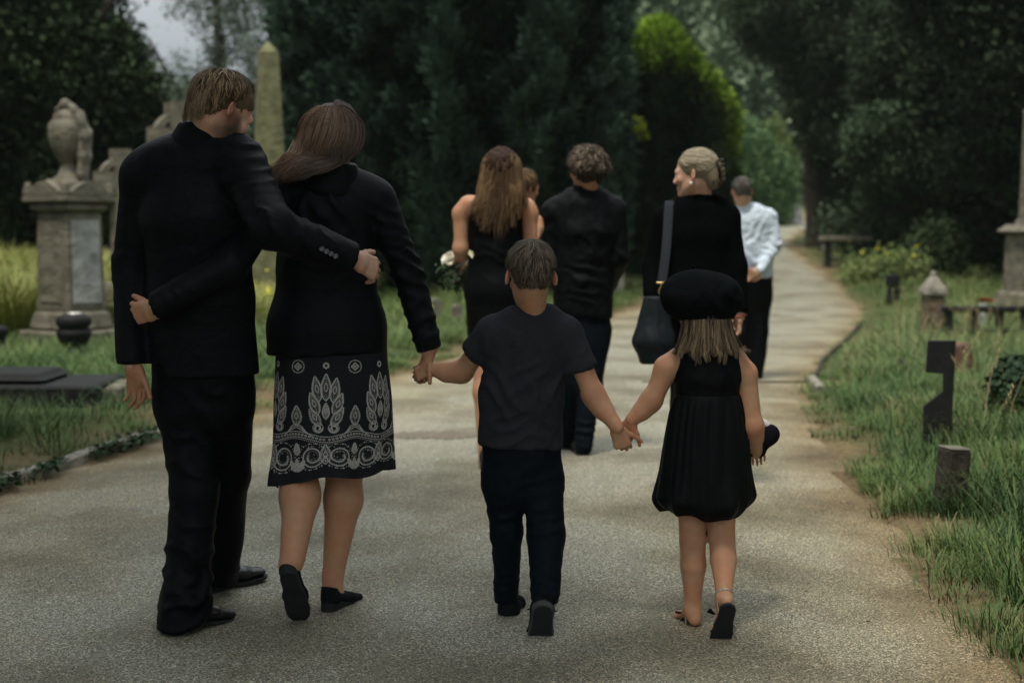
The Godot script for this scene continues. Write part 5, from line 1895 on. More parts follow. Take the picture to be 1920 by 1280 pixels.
func trainer(p: Node3D, o: Vector3, fw: Vector3, up: Vector3, s: float) -> void:
	fw = fw.normalized()
	var sd := fw.cross(up).normalized()
	up = sd.cross(fw).normalized()
	var L := func(x: float, y: float, z: float) -> Vector3: return o + (fw * x + up * y + sd * z) * s
	var n := Node3D.new()
	n.name = "shoe"
	p.add_child(n, true)
	var f := field(.006)
	f.oval(L.call(.045, .035, 0), L.call(.05, .095, 0), .04 * s, .046 * s, .036 * s, .044 * s, sd, .02)
	f.oval(L.call(.06, .055, 0), L.call(.16, .05, 0), .04 * s, .034 * s, .05 * s, .03 * s, sd, .03)
	f.oval(L.call(.16, .045, 0), L.call(.24, .038, 0), .05 * s, .03 * s, .04 * s, .024 * s, sd, .02)
	f.planes = [[L.call(.1, .02, 0), -up, 1.0], [L.call(.04, .105, 0), up, .1]]
	shape("upper", f, M.suede, n)
	var a := Acc.new()
	footbed(a, o, fw, up, .272 * s, .041 * s, .053 * s, [[0, 0.0, .034 * s], [.35, 0.0, .028 * s], [.65, 0.0, .026 * s], [.85, .004 * s, .028 * s], [1.0, .014 * s, .034 * s]])
	part("sole", a, M.sole_edge, n)
	a = Acc.new()
	footbed(a, o - up * .004 * s + fw * .006 * s, fw, up, .258 * s, .036 * s, .048 * s, [[0, 0.0, .006], [.65, 0.0, .006], [.85, .004 * s, .01], [1.0, .012 * s, .016]])
	part("tread", a, M.rubber, n)
	a = Acc.new()
	for q in [[.55, .35], [.8, -.1], [-.6, .3], [-.75, -.05]]:      # bow of the laces
		var pts := PackedVector3Array()
		for k in 6:
			var t := k / 5.0
			pts.push_back(L.call(.09, .085, 0) + (sd * q[0] + up * (q[1] + .8 * sin(t * 3.0) * .3) - fw * .2) * t * .07 * s)
		var lf := field(.003)
		lf.chain(Array(pts), [.003, .003, .003, .003, .003, .003], .002)
		lf.into(a)
	part("lace", a, M.suede, n)

func boy() -> void:
	var p := thing("person", "person, small boy in a grey T-shirt and dark jeans between the woman and the girl", "person", Vector3(0.044, -0.023, -4.6) * Vector3(1, 0, 1))
	var s := .93
	var hc := Vector3(0.059, 1.152, -4.6)
	var hb := basis_of(Vector3(-.17, -.14, -.97), Vector3(.0, .99, -.12))
	var acc := Acc.new()
	var f := field(.0045, SKIN)
	var nk := Vector3(0.073, 1.021, -4.63)
	head_shape(f, hc, hb, s, nk, .041, .86)
	f.into(acc)
	f = field(.0095, SKIN)
	f.chain([nk, Vector3(0.049, 0.9, -4.65), Vector3(0.042, 0.597, -4.67)], [.05, .055, .055])
	f.chain([Vector3(0.044, 0.935, -4.65), Vector3(-0.084, 0.943, -4.64), Vector3(-0.164, 0.83, -4.72), Vector3(-0.276, 0.832, -4.75)], [.034, .036, .0335, .0225], .02)
	f.tube(Vector3(-0.174, 0.825, -4.725), Vector3(-0.218, 0.821, -4.735), .036, .032, .02)
	f.chain([Vector3(0.044, 0.935, -4.65), Vector3(0.192, 0.944, -4.63), Vector3(0.267, 0.762, -4.6), Vector3(0.34, 0.665, -4.54)], [.034, .037, .0335, .0235], .02)
	f.tube(Vector3(0.264, 0.769, -4.6), Vector3(0.294, 0.719, -4.58), .035, .032, .02)
	f.chain([Vector3(-0.018, 0.598, -4.66), Vector3(-0.018, 0.317, -4.68), Vector3(-0.022, 0.057, -4.74)], [.04, .03, .024])
	f.chain([Vector3(0.097, 0.598, -4.66), Vector3(0.109, 0.33, -4.62), Vector3(0.107, 0.097, -4.52)], [.04, .036, .03])
	f.tube(Vector3(-0.022, 0.057, -4.74), Vector3(-0.018, 0.001, -4.74), .026, .026)
	f.into(acc)
	acc.c = blush(acc, [[Vector3(0.266, 0.765, -4.57), .05], [Vector3(-0.174, 0.824, -4.7), .05]])
	hand(acc, Vector3(-0.265, 0.834, -4.745), Vector3(-.90, -.30, -.12), Vector3(.1, -.6, -.8), false, .68, [.8, .85, .9, .9], SKIN_TAN, .05, .5)
	hand(acc, Vector3(0.338, 0.664, -4.545), Vector3(.30, -.95, -.05), Vector3(.15, .05, -1), true, .74, [.85, .9, .95, 1.0], SKIN, .05, .75)
	part("body", acc, M.skin, p)
	eyes(p, hc, hb, s)
	f = field(.006, Color(.085, .066, .047))
	f.egg(hc + hb * Vector3(0, .034, -.014), hb.x, hb.y, .081 * s, .087 * s, .099 * s, .01)
	f.egg(hc + hb * Vector3(0, -.02, -.042), hb.x, hb.y, .058 * s, .05 * s, .044 * s, .03)
	f.planes = [[hc + hb * Vector3(0, .03, .05), hb * Vector3(0, -.5, .86), 1.0], [hc + hb * Vector3(0, -.030, -.06), hb * Vector3(0, -1, -.1), 1.0]]
	for x in [-1, 1]:
		f.prims.append([hc + hb * Vector3(.086 * x, -.035, .0), hc + hb * Vector3(.086 * x, -.035, .0), hb.x, hb.y, hb.z, .034, .05, .034, .05, .045, -.01, .05])
	f.folds = [[.002, Vector3(70, 25, 70), false]]
	var h := shape("hair", f, M.hair, p)
	acc = Acc.new()
	var keep := func(d: Vector3) -> bool: return d.y > -.74 - rng.randf() * .24 and d.z < .6 and not (d.z > -.2 and d.y < -.02) and not (absf(d.x) > .62 + rng.randf() * .08 and d.y < -.15)
	hair_cap(acc, hc + hb * Vector3(0, .028, -.014), hb, Vector3(.081, .091, .1) * s, 6500, .042, Vector3(-.05, .93, -.35), keep, Vector3(.0, -.1, 0), .006, .0026, Color(.032, .024, .018), Color(.27, .215, .155))
	part("hair_strands", acc, M.hair, h, "stuff")
	# T-shirt
	f = field(.0095)
	f.oval(Vector3(0.027, 0.561, -4.67), Vector3(0.032, 0.758, -4.66), .142, .10, .134, .094)
	f.oval(Vector3(0.032, 0.758, -4.66), Vector3(0.052, 0.927, -4.645), .134, .094, .137, .092)
	f.tube(Vector3(-0.061, 0.967, -4.64), Vector3(0.174, 0.968, -4.635), .05, .05, .05)
	f.tube(Vector3(0.021, 1.006, -4.632), Vector3(0.115, 1.012, -4.63), .046, .046, .05)
	f.tube(Vector3(-0.061, 0.957, -4.64), Vector3(-0.123, 0.898, -4.67), .055, .05, .025)
	f.tube(Vector3(0.174, 0.957, -4.635), Vector3(0.237, 0.825, -4.615), .056, .054, .025)
	f.planes = [[Vector3(0.026, 0.584, -4.66), Vector3(-.05, -1, 0), .3], [Vector3(-0.13, 0.897, -4.68), Vector3(-.72, -.62, -.4), .066], [Vector3(0.24, 0.847, -4.62), Vector3(.30, -.95, 0), .062], [Vector3(0.073, 1.058, -4.62), Vector3(0, 1, .12), .1]]
	f.creases = [[Vector3(-0.009, 0.769, -4.57), Vector3(.8, .6, 0), .07, .010, .15], [Vector3(0.129, 0.751, -4.57), Vector3(.97, -.25, 0), .06, .011, .13], [Vector3(-0.009, 0.638, -4.57), Vector3(-.4, .9, 0), .045, .008, .12], [Vector3(0.121, 0.638, -4.57), Vector3(.4, .9, 0), .045, .008, .1], [Vector3(0.043, 0.926, -4.55), Vector3(.95, .2, 0), .09, .007, .12], [Vector3(0.043, 0.804, -4.56), Vector3(.6, -.8, 0), .08, .006, .12], [Vector3(-0.078, 0.922, -4.6), Vector3(.8, .6, 0), .05, .004, .07], [Vector3(0.199, 0.904, -4.6), Vector3(.8, -.6, 0), .05, .004, .07]]
	f.folds = [[.006, Vector3(7, 2.4, 7), false], [.0015, Vector3(12, 8, 12), true]]
	shape("t_shirt", f, M.tee, p)
	# jeans
	f = field(.0095)
	f.oval(Vector3(0.032, 0.615, -4.67), Vector3(0.035, 0.461, -4.68), .132, .092, .130, .098)
	f.chain([Vector3(-0.03, 0.471, -4.675), Vector3(-0.018, 0.29, -4.68), Vector3(-0.02, 0.03, -4.73)], [.070, .050, .038], .025)
	f.chain([Vector3(0.101, 0.472, -4.67), Vector3(0.112, 0.296, -4.61), Vector3(0.107, 0.113, -4.525)], [.072, .059, .046], .02)
	f.planes = [[Vector3(-0.02, 0.041, -4.73), Vector3(0, -1, .1), .08], [Vector3(0.107, 0.102, -4.52), Vector3(0, -1, -.2), .08]]
	f.creases = [[Vector3(0.112, 0.345, -4.55), Vector3(.15, 1, 0), .036, .006, .09], [Vector3(-0.021, 0.356, -4.62), Vector3(-.2, 1, 0), .04, .005, .1], [Vector3(0.106, 0.16, -4.48), Vector3(.3, 1, 0), .035, .006, .08], [Vector3(-0.02, 0.118, -4.68), Vector3(-.2, 1, 0), .035, .005, .07], [Vector3(0.087, 0.481, -4.57), Vector3(-.5, .85, 0), .05, .004, .1]]
	f.folds = [[.003, Vector3(10, 8, 10), true]]
	shape("jeans", f, M.denim, p)
	trainer(p, Vector3(-0.018, -0.021, -4.69), Vector3(.16, 0, -.98), Vector3(0, 1, 0), .82)
	trainer(p, Vector3(0.1, 0.113, -4.435), Vector3(-.06, -.94, -.30), Vector3(.0, .30, -.95), .86)

func sandal(p: Node3D, o: Vector3, fw: Vector3, up: Vector3, s: float, an: Vector3) -> void:
	fw = fw.normalized()
	var sd := fw.cross(up).normalized()
	up = sd.cross(fw).normalized()
	var L := func(x: float, y: float, z: float) -> Vector3: return o + (fw * x + up * y + sd * z) * s
	var n := Node3D.new()
	n.name = "sandal"
	p.add_child(n, true)
	var a := Acc.new()
	footbed(a, o, fw, up, .258 * s, .035 * s, .046 * s, [[0, 0.0, .014 * s], [1.0, .002, .012 * s]])
	part("sole", a, M.rubber, n)
	var f := field(.004)
	var ring := func(c: Vector3, rx: float, rz: float, ux: Vector3, uz: Vector3, th: float) -> void:
		for k in 14:
			var q0 := TAU * k / 14.0
			var q1 := TAU * (k + 1) / 14.0
			f.tube(c + ux * rx * cos(q0) + uz * rz * sin(q0), c + ux * rx * cos(q1) + uz * rz * sin(q1), th, th, .004)
	ring.call(an, .034 * s, .04 * s, sd, fw, .0055 * s)
	f.chain([L.call(.055, .012, .034), an + (sd * .034 - fw * .005) * s], [.005 * s, .005 * s], .004)
	f.chain([L.call(.055, .012, -.034), an + (-sd * .034 - fw * .005) * s], [.005 * s, .005 * s], .004)
	shape("ankle_strap", f, M.silver, n)
	f = field(.004)
	f.chain([L.call(.16, .01, .046), L.call(.15, .042, .02), L.call(.15, .044, -.02), L.call(.16, .01, -.046)], [.007 * s, .007 * s, .007 * s, .007 * s], .004)
	f.chain([L.call(.12, .01, .042), L.call(.11, .056, .016), L.call(.11, .056, -.016), L.call(.12, .01, -.042)], [.006 * s, .006 * s, .006 * s, .006 * s], .004)
	shape("toe_strap", f, M.leather, n)
	f = field(.004)
	for x in [-1, 1]:
		f.oval(L.call(.11, .068, -.03 + .004 * x), L.call(.11 + .012 * x, .074, -.03 + .03 * x), .006 * s, .004 * s, .016 * s, .006 * s, fw, .004)
	shape("bow", f, M.suede, n)

func girl() -> void:
	var p := thing("person", "person, little girl in a black beret and sleeveless pleated dress, on the right", "person", Vector3(0.638, -0.023, -4.57) * Vector3(1, 0, 1))
	var s := .9
	var hc := Vector3(0.621, 1.031, -4.57)
	var hb := basis_of(Vector3(.02, -.16, -.98), Vector3(0, .98, -.15))
	var acc := Acc.new()
	var f := field(.005, SKIN)
	var nk := Vector3(0.634, 0.901, -4.6)
	head_shape(f, hc, hb, s, nk, .044)
	f.into(acc)
	f = field(.0085, SKIN)
	f.chain([nk, Vector3(0.635, 0.8, -4.6), Vector3(0.633, 0.482, -4.61)], [.05, .066, .08])
	f.tube(Vector3(0.546, 0.877, -4.6), Vector3(0.724, 0.873, -4.6), .04, .04, .03)
	f.chain([Vector3(0.54, 0.877, -4.6), Vector3(0.503, 0.852, -4.6), Vector3(0.455, 0.744, -4.6), Vector3(0.389, 0.682, -4.59)], [.038, .0385, .031, .0225], .02)
	f.tube(Vector3(0.451, 0.748, -4.6), Vector3(0.425, 0.713, -4.595), .0325, .029, .02)
	f.chain([Vector3(0.724, 0.873, -4.6), Vector3(0.759, 0.835, -4.6), Vector3(0.784, 0.66, -4.6), Vector3(0.822, 0.553, -4.74)], [.038, .0365, .033, .022], .02)
	f.tube(Vector3(0.784, 0.664, -4.6), Vector3(0.797, 0.615, -4.64), .034, .031, .02)
	f.chain([Vector3(0.589, 0.482, -4.61), Vector3(0.593, 0.286, -4.6), Vector3(0.596, 0.201, -4.6), Vector3(0.596, 0.058, -4.6)], [.052, .0425, .0425, .0245], .008)
	f.chain([Vector3(0.687, 0.482, -4.61), Vector3(0.686, 0.299, -4.58), Vector3(0.688, 0.23, -4.55), Vector3(0.679, 0.135, -4.47)], [.052, .0425, .043, .0255], .008)
	foot(f, Vector3(0.596, 0.063, -4.6), Vector3(-.25, 0, -.97), Vector3.UP, .72, .027)
	foot(f, Vector3(0.677, 0.126, -4.465), Vector3(-.12, -.90, -.40), Vector3(0, .42, -.9), .72, .027)
	f.paint = [[Vector3(0.59, 0.295, -4.56), .05, Color(.36, .16, .09, .5)], [Vector3(0.68, 0.312, -4.54), .05, Color(.36, .16, .09, .5)], [Vector3(0.448, 0.748, -4.57), .045, Color(.36, .15, .08, .55)], [Vector3(0.781, 0.664, -4.57), .05, Color(.36, .15, .08, .55)], [Vector3(0.593, 0.019, -4.58), .04, Color(.45, .2, .12, .5)]]
	f.into(acc)
	hand(acc, Vector3(0.387, 0.681, -4.59), Vector3(-.32, -.94, 0), Vector3(-.1, 0, 1), false, .66, [.6, .6, .65, .7], SKIN_TAN, .05, .7)
	hand(acc, Vector3(0.821, 0.558, -4.735), Vector3(.25, -.2, -.9), Vector3(.1, -.95, .1), true, .66, [.6, .6, .6, .6], SKIN, .05, .6)
	part("body", acc, M.skin, p)
	eyes(p, hc, hb, s)
	# shoulder-length hair below the beret
	f = field(.007, Color(.10, .078, .055))
	f.egg(hc + hb * Vector3(0, .02, -.016), hb.x, hb.y, .082 * s, .09 * s, .1 * s, .01)
	f.oval(Vector3(0.622, 1.037, -4.565), Vector3(0.632, 0.933, -4.565), .060, .058, .070, .045, Vector3.RIGHT, .04)
	f.planes = [[hc + hb * Vector3(0, 0, .03), hb * Vector3(0, -.3, .95), 1.0], [Vector3(0.627, 0.923, -4.55), Vector3(0, -1, 0), 1.0]]
	f.folds = [[.004, Vector3(60, 8, 60), true]]
	var h := shape("hair", f, M.hair, p)
	acc = Acc.new()
	for k in 26:
		var q := k / 25.0
		var ang := lerpf(-1.25, 1.25, q)
		var x := sin(ang)
		var zz := cos(ang)
		var tip := Vector3(1.0 + .25 * absf(x), 0, 0)
		var r0 := Vector3(0.621, 1.065, -4.57) + Vector3(.072 * x, 0, .085 * zz)
		var r1 := Vector3(0.626, 0.985, -4.565) + Vector3(.082 * x, 0, .082 * zz)
		var r2 := Vector3(0.631, 0.921, -4.57) + Vector3((.102 + .012 * sin(k * 2.3)) * x, -.002 * sin(k * 1.7), .078 * zz)
		var r3 := Vector3(0.635, 0.893, -4.57) + Vector3((.112 + .025 * sin(k * 2.3)) * x + .012 * sin(k * 3.1), .026 * x * x - .022 * sin(k * 2.9) - .012 * sin(k * 7.1), .070 * zz)
		var dk := .75 + .35 * sin(k * 4.7)
		lock(acc, [r0, r1, r2, r3], .013, .006, 60, .0032, Color(.085, .06, .037) * dk, Color(.40, .30, .19) * dk, .005, Vector3(x, .1, zz))
	part("hair_strands", acc, M.hair, h, "stuff")
	# beret: a soft crown that folds over to the right
	f = field(.007)
	f.egg(Vector3(0.61, 1.093, -4.57), Vector3(1, -.08, 0), Vector3(.08, 1, .15), .122, .075, .115, .03)
	f.egg(Vector3(0.575, 1.08, -4.56), Vector3(1, 0.2, 0), Vector3(-.1, 1, .2), .088, .06, .09, .05)
	f.egg(Vector3(0.667, 1.083, -4.56), Vector3(1, -.3, 0), Vector3(.25, 1, .1), .066, .058, .085, .04)
	f.oval(Vector3(0.62, 1.031, -4.57), Vector3(0.616, 1.062, -4.57), .086, .09, .1, .1, Vector3.RIGHT, .04)
	f.planes = [[Vector3(0.618, 1.012, -4.57), Vector3(.03, -1, .05), 1.0]]
	f.creases = [[Vector3(0.676, 1.109, -4.48), Vector3(.75, .55, 0), .07, .016, .08], [Vector3(0.53, 1.084, -4.48), Vector3(.8, -.5, 0), .09, .010, .09], [Vector3(0.611, 1.06, -4.46), Vector3(.95, .1, 0), .1, .008, .1]]
	f.folds = [[.004, Vector3(7, 7, 7), false]]
	var b := shape("beret", f, M.wool, p)
	f = field(.003)
	f.chain([Vector3(0.581, 1.177, -4.55), Vector3(0.575, 1.186, -4.54), Vector3(0.584, 1.183, -4.53)], [.004, .003, .003], .002)
	shape("stalk", f, M.wool, b)
	# dress
	f = field(.0085)
	f.oval(Vector3(0.636, 0.721, -4.605), Vector3(0.636, 0.835, -4.6), .106, .082, .104, .078)
	f.oval(Vector3(0.636, 0.835, -4.6), Vector3(0.635, 0.904, -4.6), .104, .078, .085, .06)
	f.tube(Vector3(0.571, 0.901, -4.6), Vector3(0.7, 0.897, -4.6), .042, .042, .04)
	f.planes = [[Vector3(0.635, 0.922, -4.6), Vector3(0, 1, .1), .3], [Vector3(0.637, 0.756, -4.6), Vector3(0, -1, 0), .3], [Vector3(0.523, 0.852, -4.6), Vector3(-1, .25, 0), .12], [Vector3(0.75, 0.852, -4.6), Vector3(1, .22, 0), .12]]
	f.folds = [[.003, Vector3(10, 6, 10), true]]
	var dr := shape("dress", f, M.dress, p)
	var top := Vector3(0.637, 0.769, -4.6)
	var bot := Vector3(0.629, 0.38, -4.61)
	var fn := func(u: float, v: float) -> Vector3:
		var a := u * TAU
		var c := top.lerp(bot, v)
		var w := lerpf(.106, .166, pow(v, .7))
		var d := lerpf(.082, .14, pow(v, .7))
		if v > .86:
			var q := (v - .86) / .14
			w -= .034 * q * q
			d -= .034 * q * q
		var env := smoothstep(0.0, .12, v) * (1.0 - .6 * v)
		var a2 := a + .12 * sin(a * 3.0) + .05 * sin(v * 3.0 + a * 2.0)
		var pl := absf(sin(a2 * 11.0)) - .5 + .35 * sin(a2 * 7.0 + 1.0)
		var bub := (.009 * sin(a * 6.0 + 1.0) + .006 * sin(a * 11.0 + 2.0)) * smoothstep(.6, .95, v)
		var r := pl * .0065 * env + bub
		var y := (.014 * sin(a * 2.0 + 2.2) + .006 * sin(a * 7.0)) * smoothstep(.7, 1.0, v) - .014 * smoothstep(0.2, 1.0, -cos(a)) * v * .6
		return c + Vector3((w + r) * cos(a), y, (d + r) * sin(a))
	acc = sheet(200, 50, fn)
	part("pleated_skirt", acc, M.dress, dr)
	sandal(p, Vector3(0.596, 0.063, -4.6) - Vector3(-.25, 0, -.97) * .042 - Vector3.UP * .079, Vector3(-.25, 0, -.97), Vector3.UP, .74, Vector3(0.596, 0.044, -4.6))
	sandal(p, Vector3(0.677, 0.126, -4.465) - Vector3(-.12, -.9, -.4) * .040 - Vector3(0, .42, -.9) * .079, Vector3(-.12, -.90, -.40), Vector3(0, .42, -.9), .74, Vector3(0.677, 0.133, -4.465))
	# soft toy dangling from her right hand
	var t := thing("soft_toy", "small black and white soft toy dangling from the girl's right hand", "toy", Vector3(0.856, 0.53, -4.75))
	f = field(.006, Color(.011, .011, .012))
	f.tube(Vector3(0.829, 0.572, -4.74), Vector3(0.868, 0.617, -4.75), .024, .03, .02)
	f.egg(Vector3(0.864, 0.606, -4.75), Vector3(1, .5, 0), Vector3(-.5, 1, 0), .036, .03, .03, .02)
	f.chain([Vector3(0.854, 0.582, -4.74), Vector3(0.843, 0.555, -4.73), Vector3(0.833, 0.537, -4.73)], [.012, .009, .006], .008)
	f.chain([Vector3(0.807, 0.567, -4.72), Vector3(0.801, 0.549, -4.72)], [.012, .009], .008)
	shape("toy_body", f, M.plush, t)
	f = field(.006, Color(.62, .6, .55))
	f.egg(Vector3(0.848, 0.649, -4.755), Vector3(1, -.6, 0), Vector3(.6, 1, 0), .028, .016, .022, .01)
	shape("white_head", f, M.plush, t)

func brunette() -> void:
	var p := thing("person", "person with long brown hair in a sleeveless black dress, beyond the boy", "person", Vector3(-0.044, 0.075, -7.7) * Vector3(1, 0, 1))
	var hc := Vector3(-0.055, 1.61, -7.7)
	var hb := basis_of(Vector3(.1, -.1, -1), Vector3(0, 1, -.1))
	var acc := Acc.new()
	var f := field(.006, SKIN)
	var nk := Vector3(-0.075, 1.462, -7.72)
	head_shape(f, hc, hb, .98, nk, .05)
	f.into(acc)
	f = field(.012, SKIN)
	f.chain([nk, Vector3(-0.087, 1.324, -7.72), Vector3(-0.081, 0.978, -7.73)], [.05, .07, .09])
	f.tube(Vector3(-0.225, 1.425, -7.72), Vector3(0.072, 1.411, -7.72), .055, .055, .04)
	f.chain([Vector3(-0.242, 1.425, -7.72), Vector3(-0.277, 1.382, -7.72), Vector3(-0.277, 1.186, -7.7), Vector3(-0.304, 1.111, -7.95)], [.044, .043, .037, .027], .03)
	f.tube(Vector3(-0.28, 1.195, -7.71), Vector3(-0.267, 1.151, -7.76), .039, .035, .02)
	f.chain([Vector3(0.075, 1.411, -7.72), Vector3(0.095, 1.376, -7.72), Vector3(0.101, 1.158, -7.7), Vector3(0.119, 1.236, -7.93)], [.044, .043, .037, .028], .03)
	f.chain([Vector3(-0.16, 0.919, -7.74), Vector3(-0.157, 0.54, -7.74), Vector3(-0.154, 0.412, -7.7), Vector3(-0.145, -0.006, -7.66)], [.085, .056, .056, .034], .03)
	f.chain([Vector3(-0.015, 0.919, -7.74), Vector3(0, 0.538, -7.76), Vector3(-0.006, 0.388, -7.78), Vector3(-0.015, -0.108, -7.9)], [.085, .056, .056, .034], .03)
	f.into(acc)
	hand(acc, Vector3(-0.307, 1.117, -7.95), Vector3(-.1, -.3, -.9), Vector3(.9, 0, 0), false, .95, [.8, .8, .8, .8], SKIN, .05, .5, .005)
	hand(acc, Vector3(0.119, 1.248, -7.94), Vector3(-.5, .1, -.7), Vector3(-.3, .6, -.5), true, .95, [.4, .4, .4, .4], SKIN, .05, .5, .005)
	part("body", acc, M.skin, p)
	eyes(p, hc, hb, .98)
	f = field(.009, Color(.04, .025, .016))
	f.egg(hc + hb * Vector3(0, .025, -.015), hb.x, hb.y, .09, .1, .108, .01)
	f.oval(Vector3(-0.057, 1.624, -7.68), Vector3(-0.069, 1.461, -7.66), .088, .07, .09, .03, Vector3.RIGHT, .04)
	f.planes = [[hc + hb * Vector3(0, 0, .05), hb * Vector3(0, -.5, .86), .3]]
	f.folds = [[.008, Vector3(30, 6, 30), true]]
	var h := shape("hair", f, M.hair, p)
	acc = Acc.new()
	for k in 22:
		var q := k / 21.0
		var x := lerpf(-1.0, 1.0, q)
		var zz := sqrt(maxf(.08, 1.0 - x * x))
		var dn := 447.0 - 50.0 * absf(x) + 16.0 * sin(k * 2.1)
		var top := hc + Vector3(.03 * x, .118, .0)
		var tip := Vector3(-0.079, 1.324, -7.59) + Vector3(x * .15 + .02 * sin(k * 3.3), (425.0 - dn) * .0029, 0)
		lock(acc, [top, hc + Vector3(.085 * x, .06, .098 * zz), hc + Vector3(.105 * x, -.05, .10 * zz), hc + Vector3(.125 * x, -.15, .075 + .02 * zz), tip], .016, .013, 120, .005, Color(.035, .022, .013).lerp(Color(.09, .055, .028), absf(x)), Color(.13, .085, .048).lerp(Color(.30, .19, .095), absf(x)), .024, Vector3(x, .1, zz + .1))
	part("hair_strands", acc, M.hair, h, "stuff")
	f = field(.0115)
	f.oval(Vector3(-0.082, 0.686, -7.74), Vector3(-0.087, 0.963, -7.74), .160, .13, .168, .135)
	f.oval(Vector3(-0.087, 0.963, -7.74), Vector3(-0.087, 1.18, -7.73), .168, .135, .138, .108)
	f.oval(Vector3(-0.087, 1.18, -7.73), Vector3(-0.086, 1.382, -7.72), .138, .108, .148, .105)
	f.tube(Vector3(-0.193, 1.425, -7.72), Vector3(0.037, 1.416, -7.72), .052, .052, .05)
	f.planes = [[Vector3(-0.082, 0.651, -7.74), Vector3(0, -1, 0), .35], [Vector3(-0.08, 1.473, -7.7), Vector3(0, 1, .1), .3], [Vector3(-0.251, 1.382, -7.72), Vector3(-1, .12, 0), .15], [Vector3(0.069, 1.382, -7.72), Vector3(1, .12, 0), .13]]
	f.creases = [[Vector3(-0.086, 1.168, -7.62), Vector3(.3, 1, 0), .09, .005, .2]]
	f.folds = [[.005, Vector3(7, 3, 7), false]]
	shape("dress", f, M.dress, p)
	for q in [[910, 895, 7.66], [955, 915, 7.9]]:
		oxford(p, Vector3((q[0] - 960) / 2667.0 * q[2], .02, -q[2] + .07), Vector3(0, 0, -1), Vector3.UP, .85)
	# the child on her arm
	p = thing("person", "person, small brown-haired child carried at the front of the long-haired woman in black", "person", Vector3(0.09, 1.087, -7.98))
	hc = Vector3(0.071, 1.525, -7.93)
	hb = basis_of(Vector3(.75, -.12, -.6), Vector3(.1, 1, 0))
	acc = Acc.new()
	f = field(.006, SKIN)
	head_shape(f, hc, hb, .82, Vector3(0.045, 1.428, -7.96), .042)
	f.into(acc)
	f = field(.011, SKIN)
	f.chain([Vector3(0.045, 1.428, -7.96), Vector3(0.036, 1.325, -7.98), Vector3(0.03, 1.176, -7.98)], [.05, .075, .085])
	f.chain([Vector3(0.074, 1.384, -7.96), Vector3(0.133, 1.339, -7.92), Vector3(0.142, 1.301, -7.9), Vector3(0.129, 1.243, -7.86)], [.04, .036, .031, .024], .02)
	f.chain([Vector3(0, 1.161, -7.98), Vector3(-0.015, 1.025, -8.03)], [.055, .04])
	f.chain([Vector3(0.075, 1.161, -7.98), Vector3(0.12, 1.026, -8)], [.055, .04])
	f.into(acc)
	hand(acc, Vector3(0.129, 1.243, -7.86), Vector3(-.2, -1, .1), Vector3(-.9, .1, .3), true, .6, [.5, .5, .5, .5], SKIN, .05, .5, .004)
	part("body", acc, M.skin, p)
	eyes(p, hc, hb, .82)
	f = field(.007, Color(.11, .068, .04))
	f.egg(hc + hb * Vector3(0, .03, -.014), hb.x, hb.y, .07, .076, .086, .01)
	f.planes = [[hc + hb * Vector3(0, .02, .03), hb * Vector3(0, -.5, .86), 1.0]]
	h = shape("hair", f, M.hair, p)
	acc = Acc.new()
	hair_cap(acc, hc + hb * Vector3(0, .028, -.014), hb, Vector3(.07, .077, .086), 1200, .05, Vector3(0, .9, -.4), func(d: Vector3) -> bool: return d.y > -.5 and d.z < .5, Vector3(0, -.1, 0), .005, .005, Color(.09, .055, .03), Color(.25, .16, .09))
	part("hair_strands", acc, M.hair, h, "stuff")
	f = field(.01)
	f.oval(Vector3(0.036, 1.369, -7.98), Vector3(0.033, 1.116, -7.98), .088, .08, .1, .09)
	f.planes = [[Vector3(0.042, 1.408, -7.96), Vector3(0, 1, 0), .2]]
	f.folds = [[.004, Vector3(9, 6, 9), false]]
	shape("romper", f, M.tee, p)
	# flowers
	bouquet()

func rose(acc: Acc, c: Vector3, up: Vector3, r: float, col: Color) -> void:
	var b := basis_of(up.cross(Vector3(.3, .2, .9)), up)
	for ring in 4:
		var n := 5 if ring else 3
		for k in n:
			var a0 := TAU * (k + ring * .37) / n
			var rr: float = r * [.28, .55, .8, 1.0][ring]
			var hh: float = r * [.75, .75, .6, .4][ring]
			var wd := 1.25 if ring else 2.2
			var fn := func(u: float, v: float) -> Vector3:
				var a := a0 + (u - .5) * wd * (1.0 if v < .7 else 1.0 - (v - .7) * .9)
				var q: float = rr * (.25 + .75 * sin(v * 1.6)) + (r * .14 * v * v if ring > 1 else 0.0)
				return c + b * Vector3(cos(a) * q, hh * v - r * .3 + .08 * r * sin(u * 3.14), sin(a) * q)
			sheet(4, 4, fn, col.darkened(rng.randf() * .06), acc)

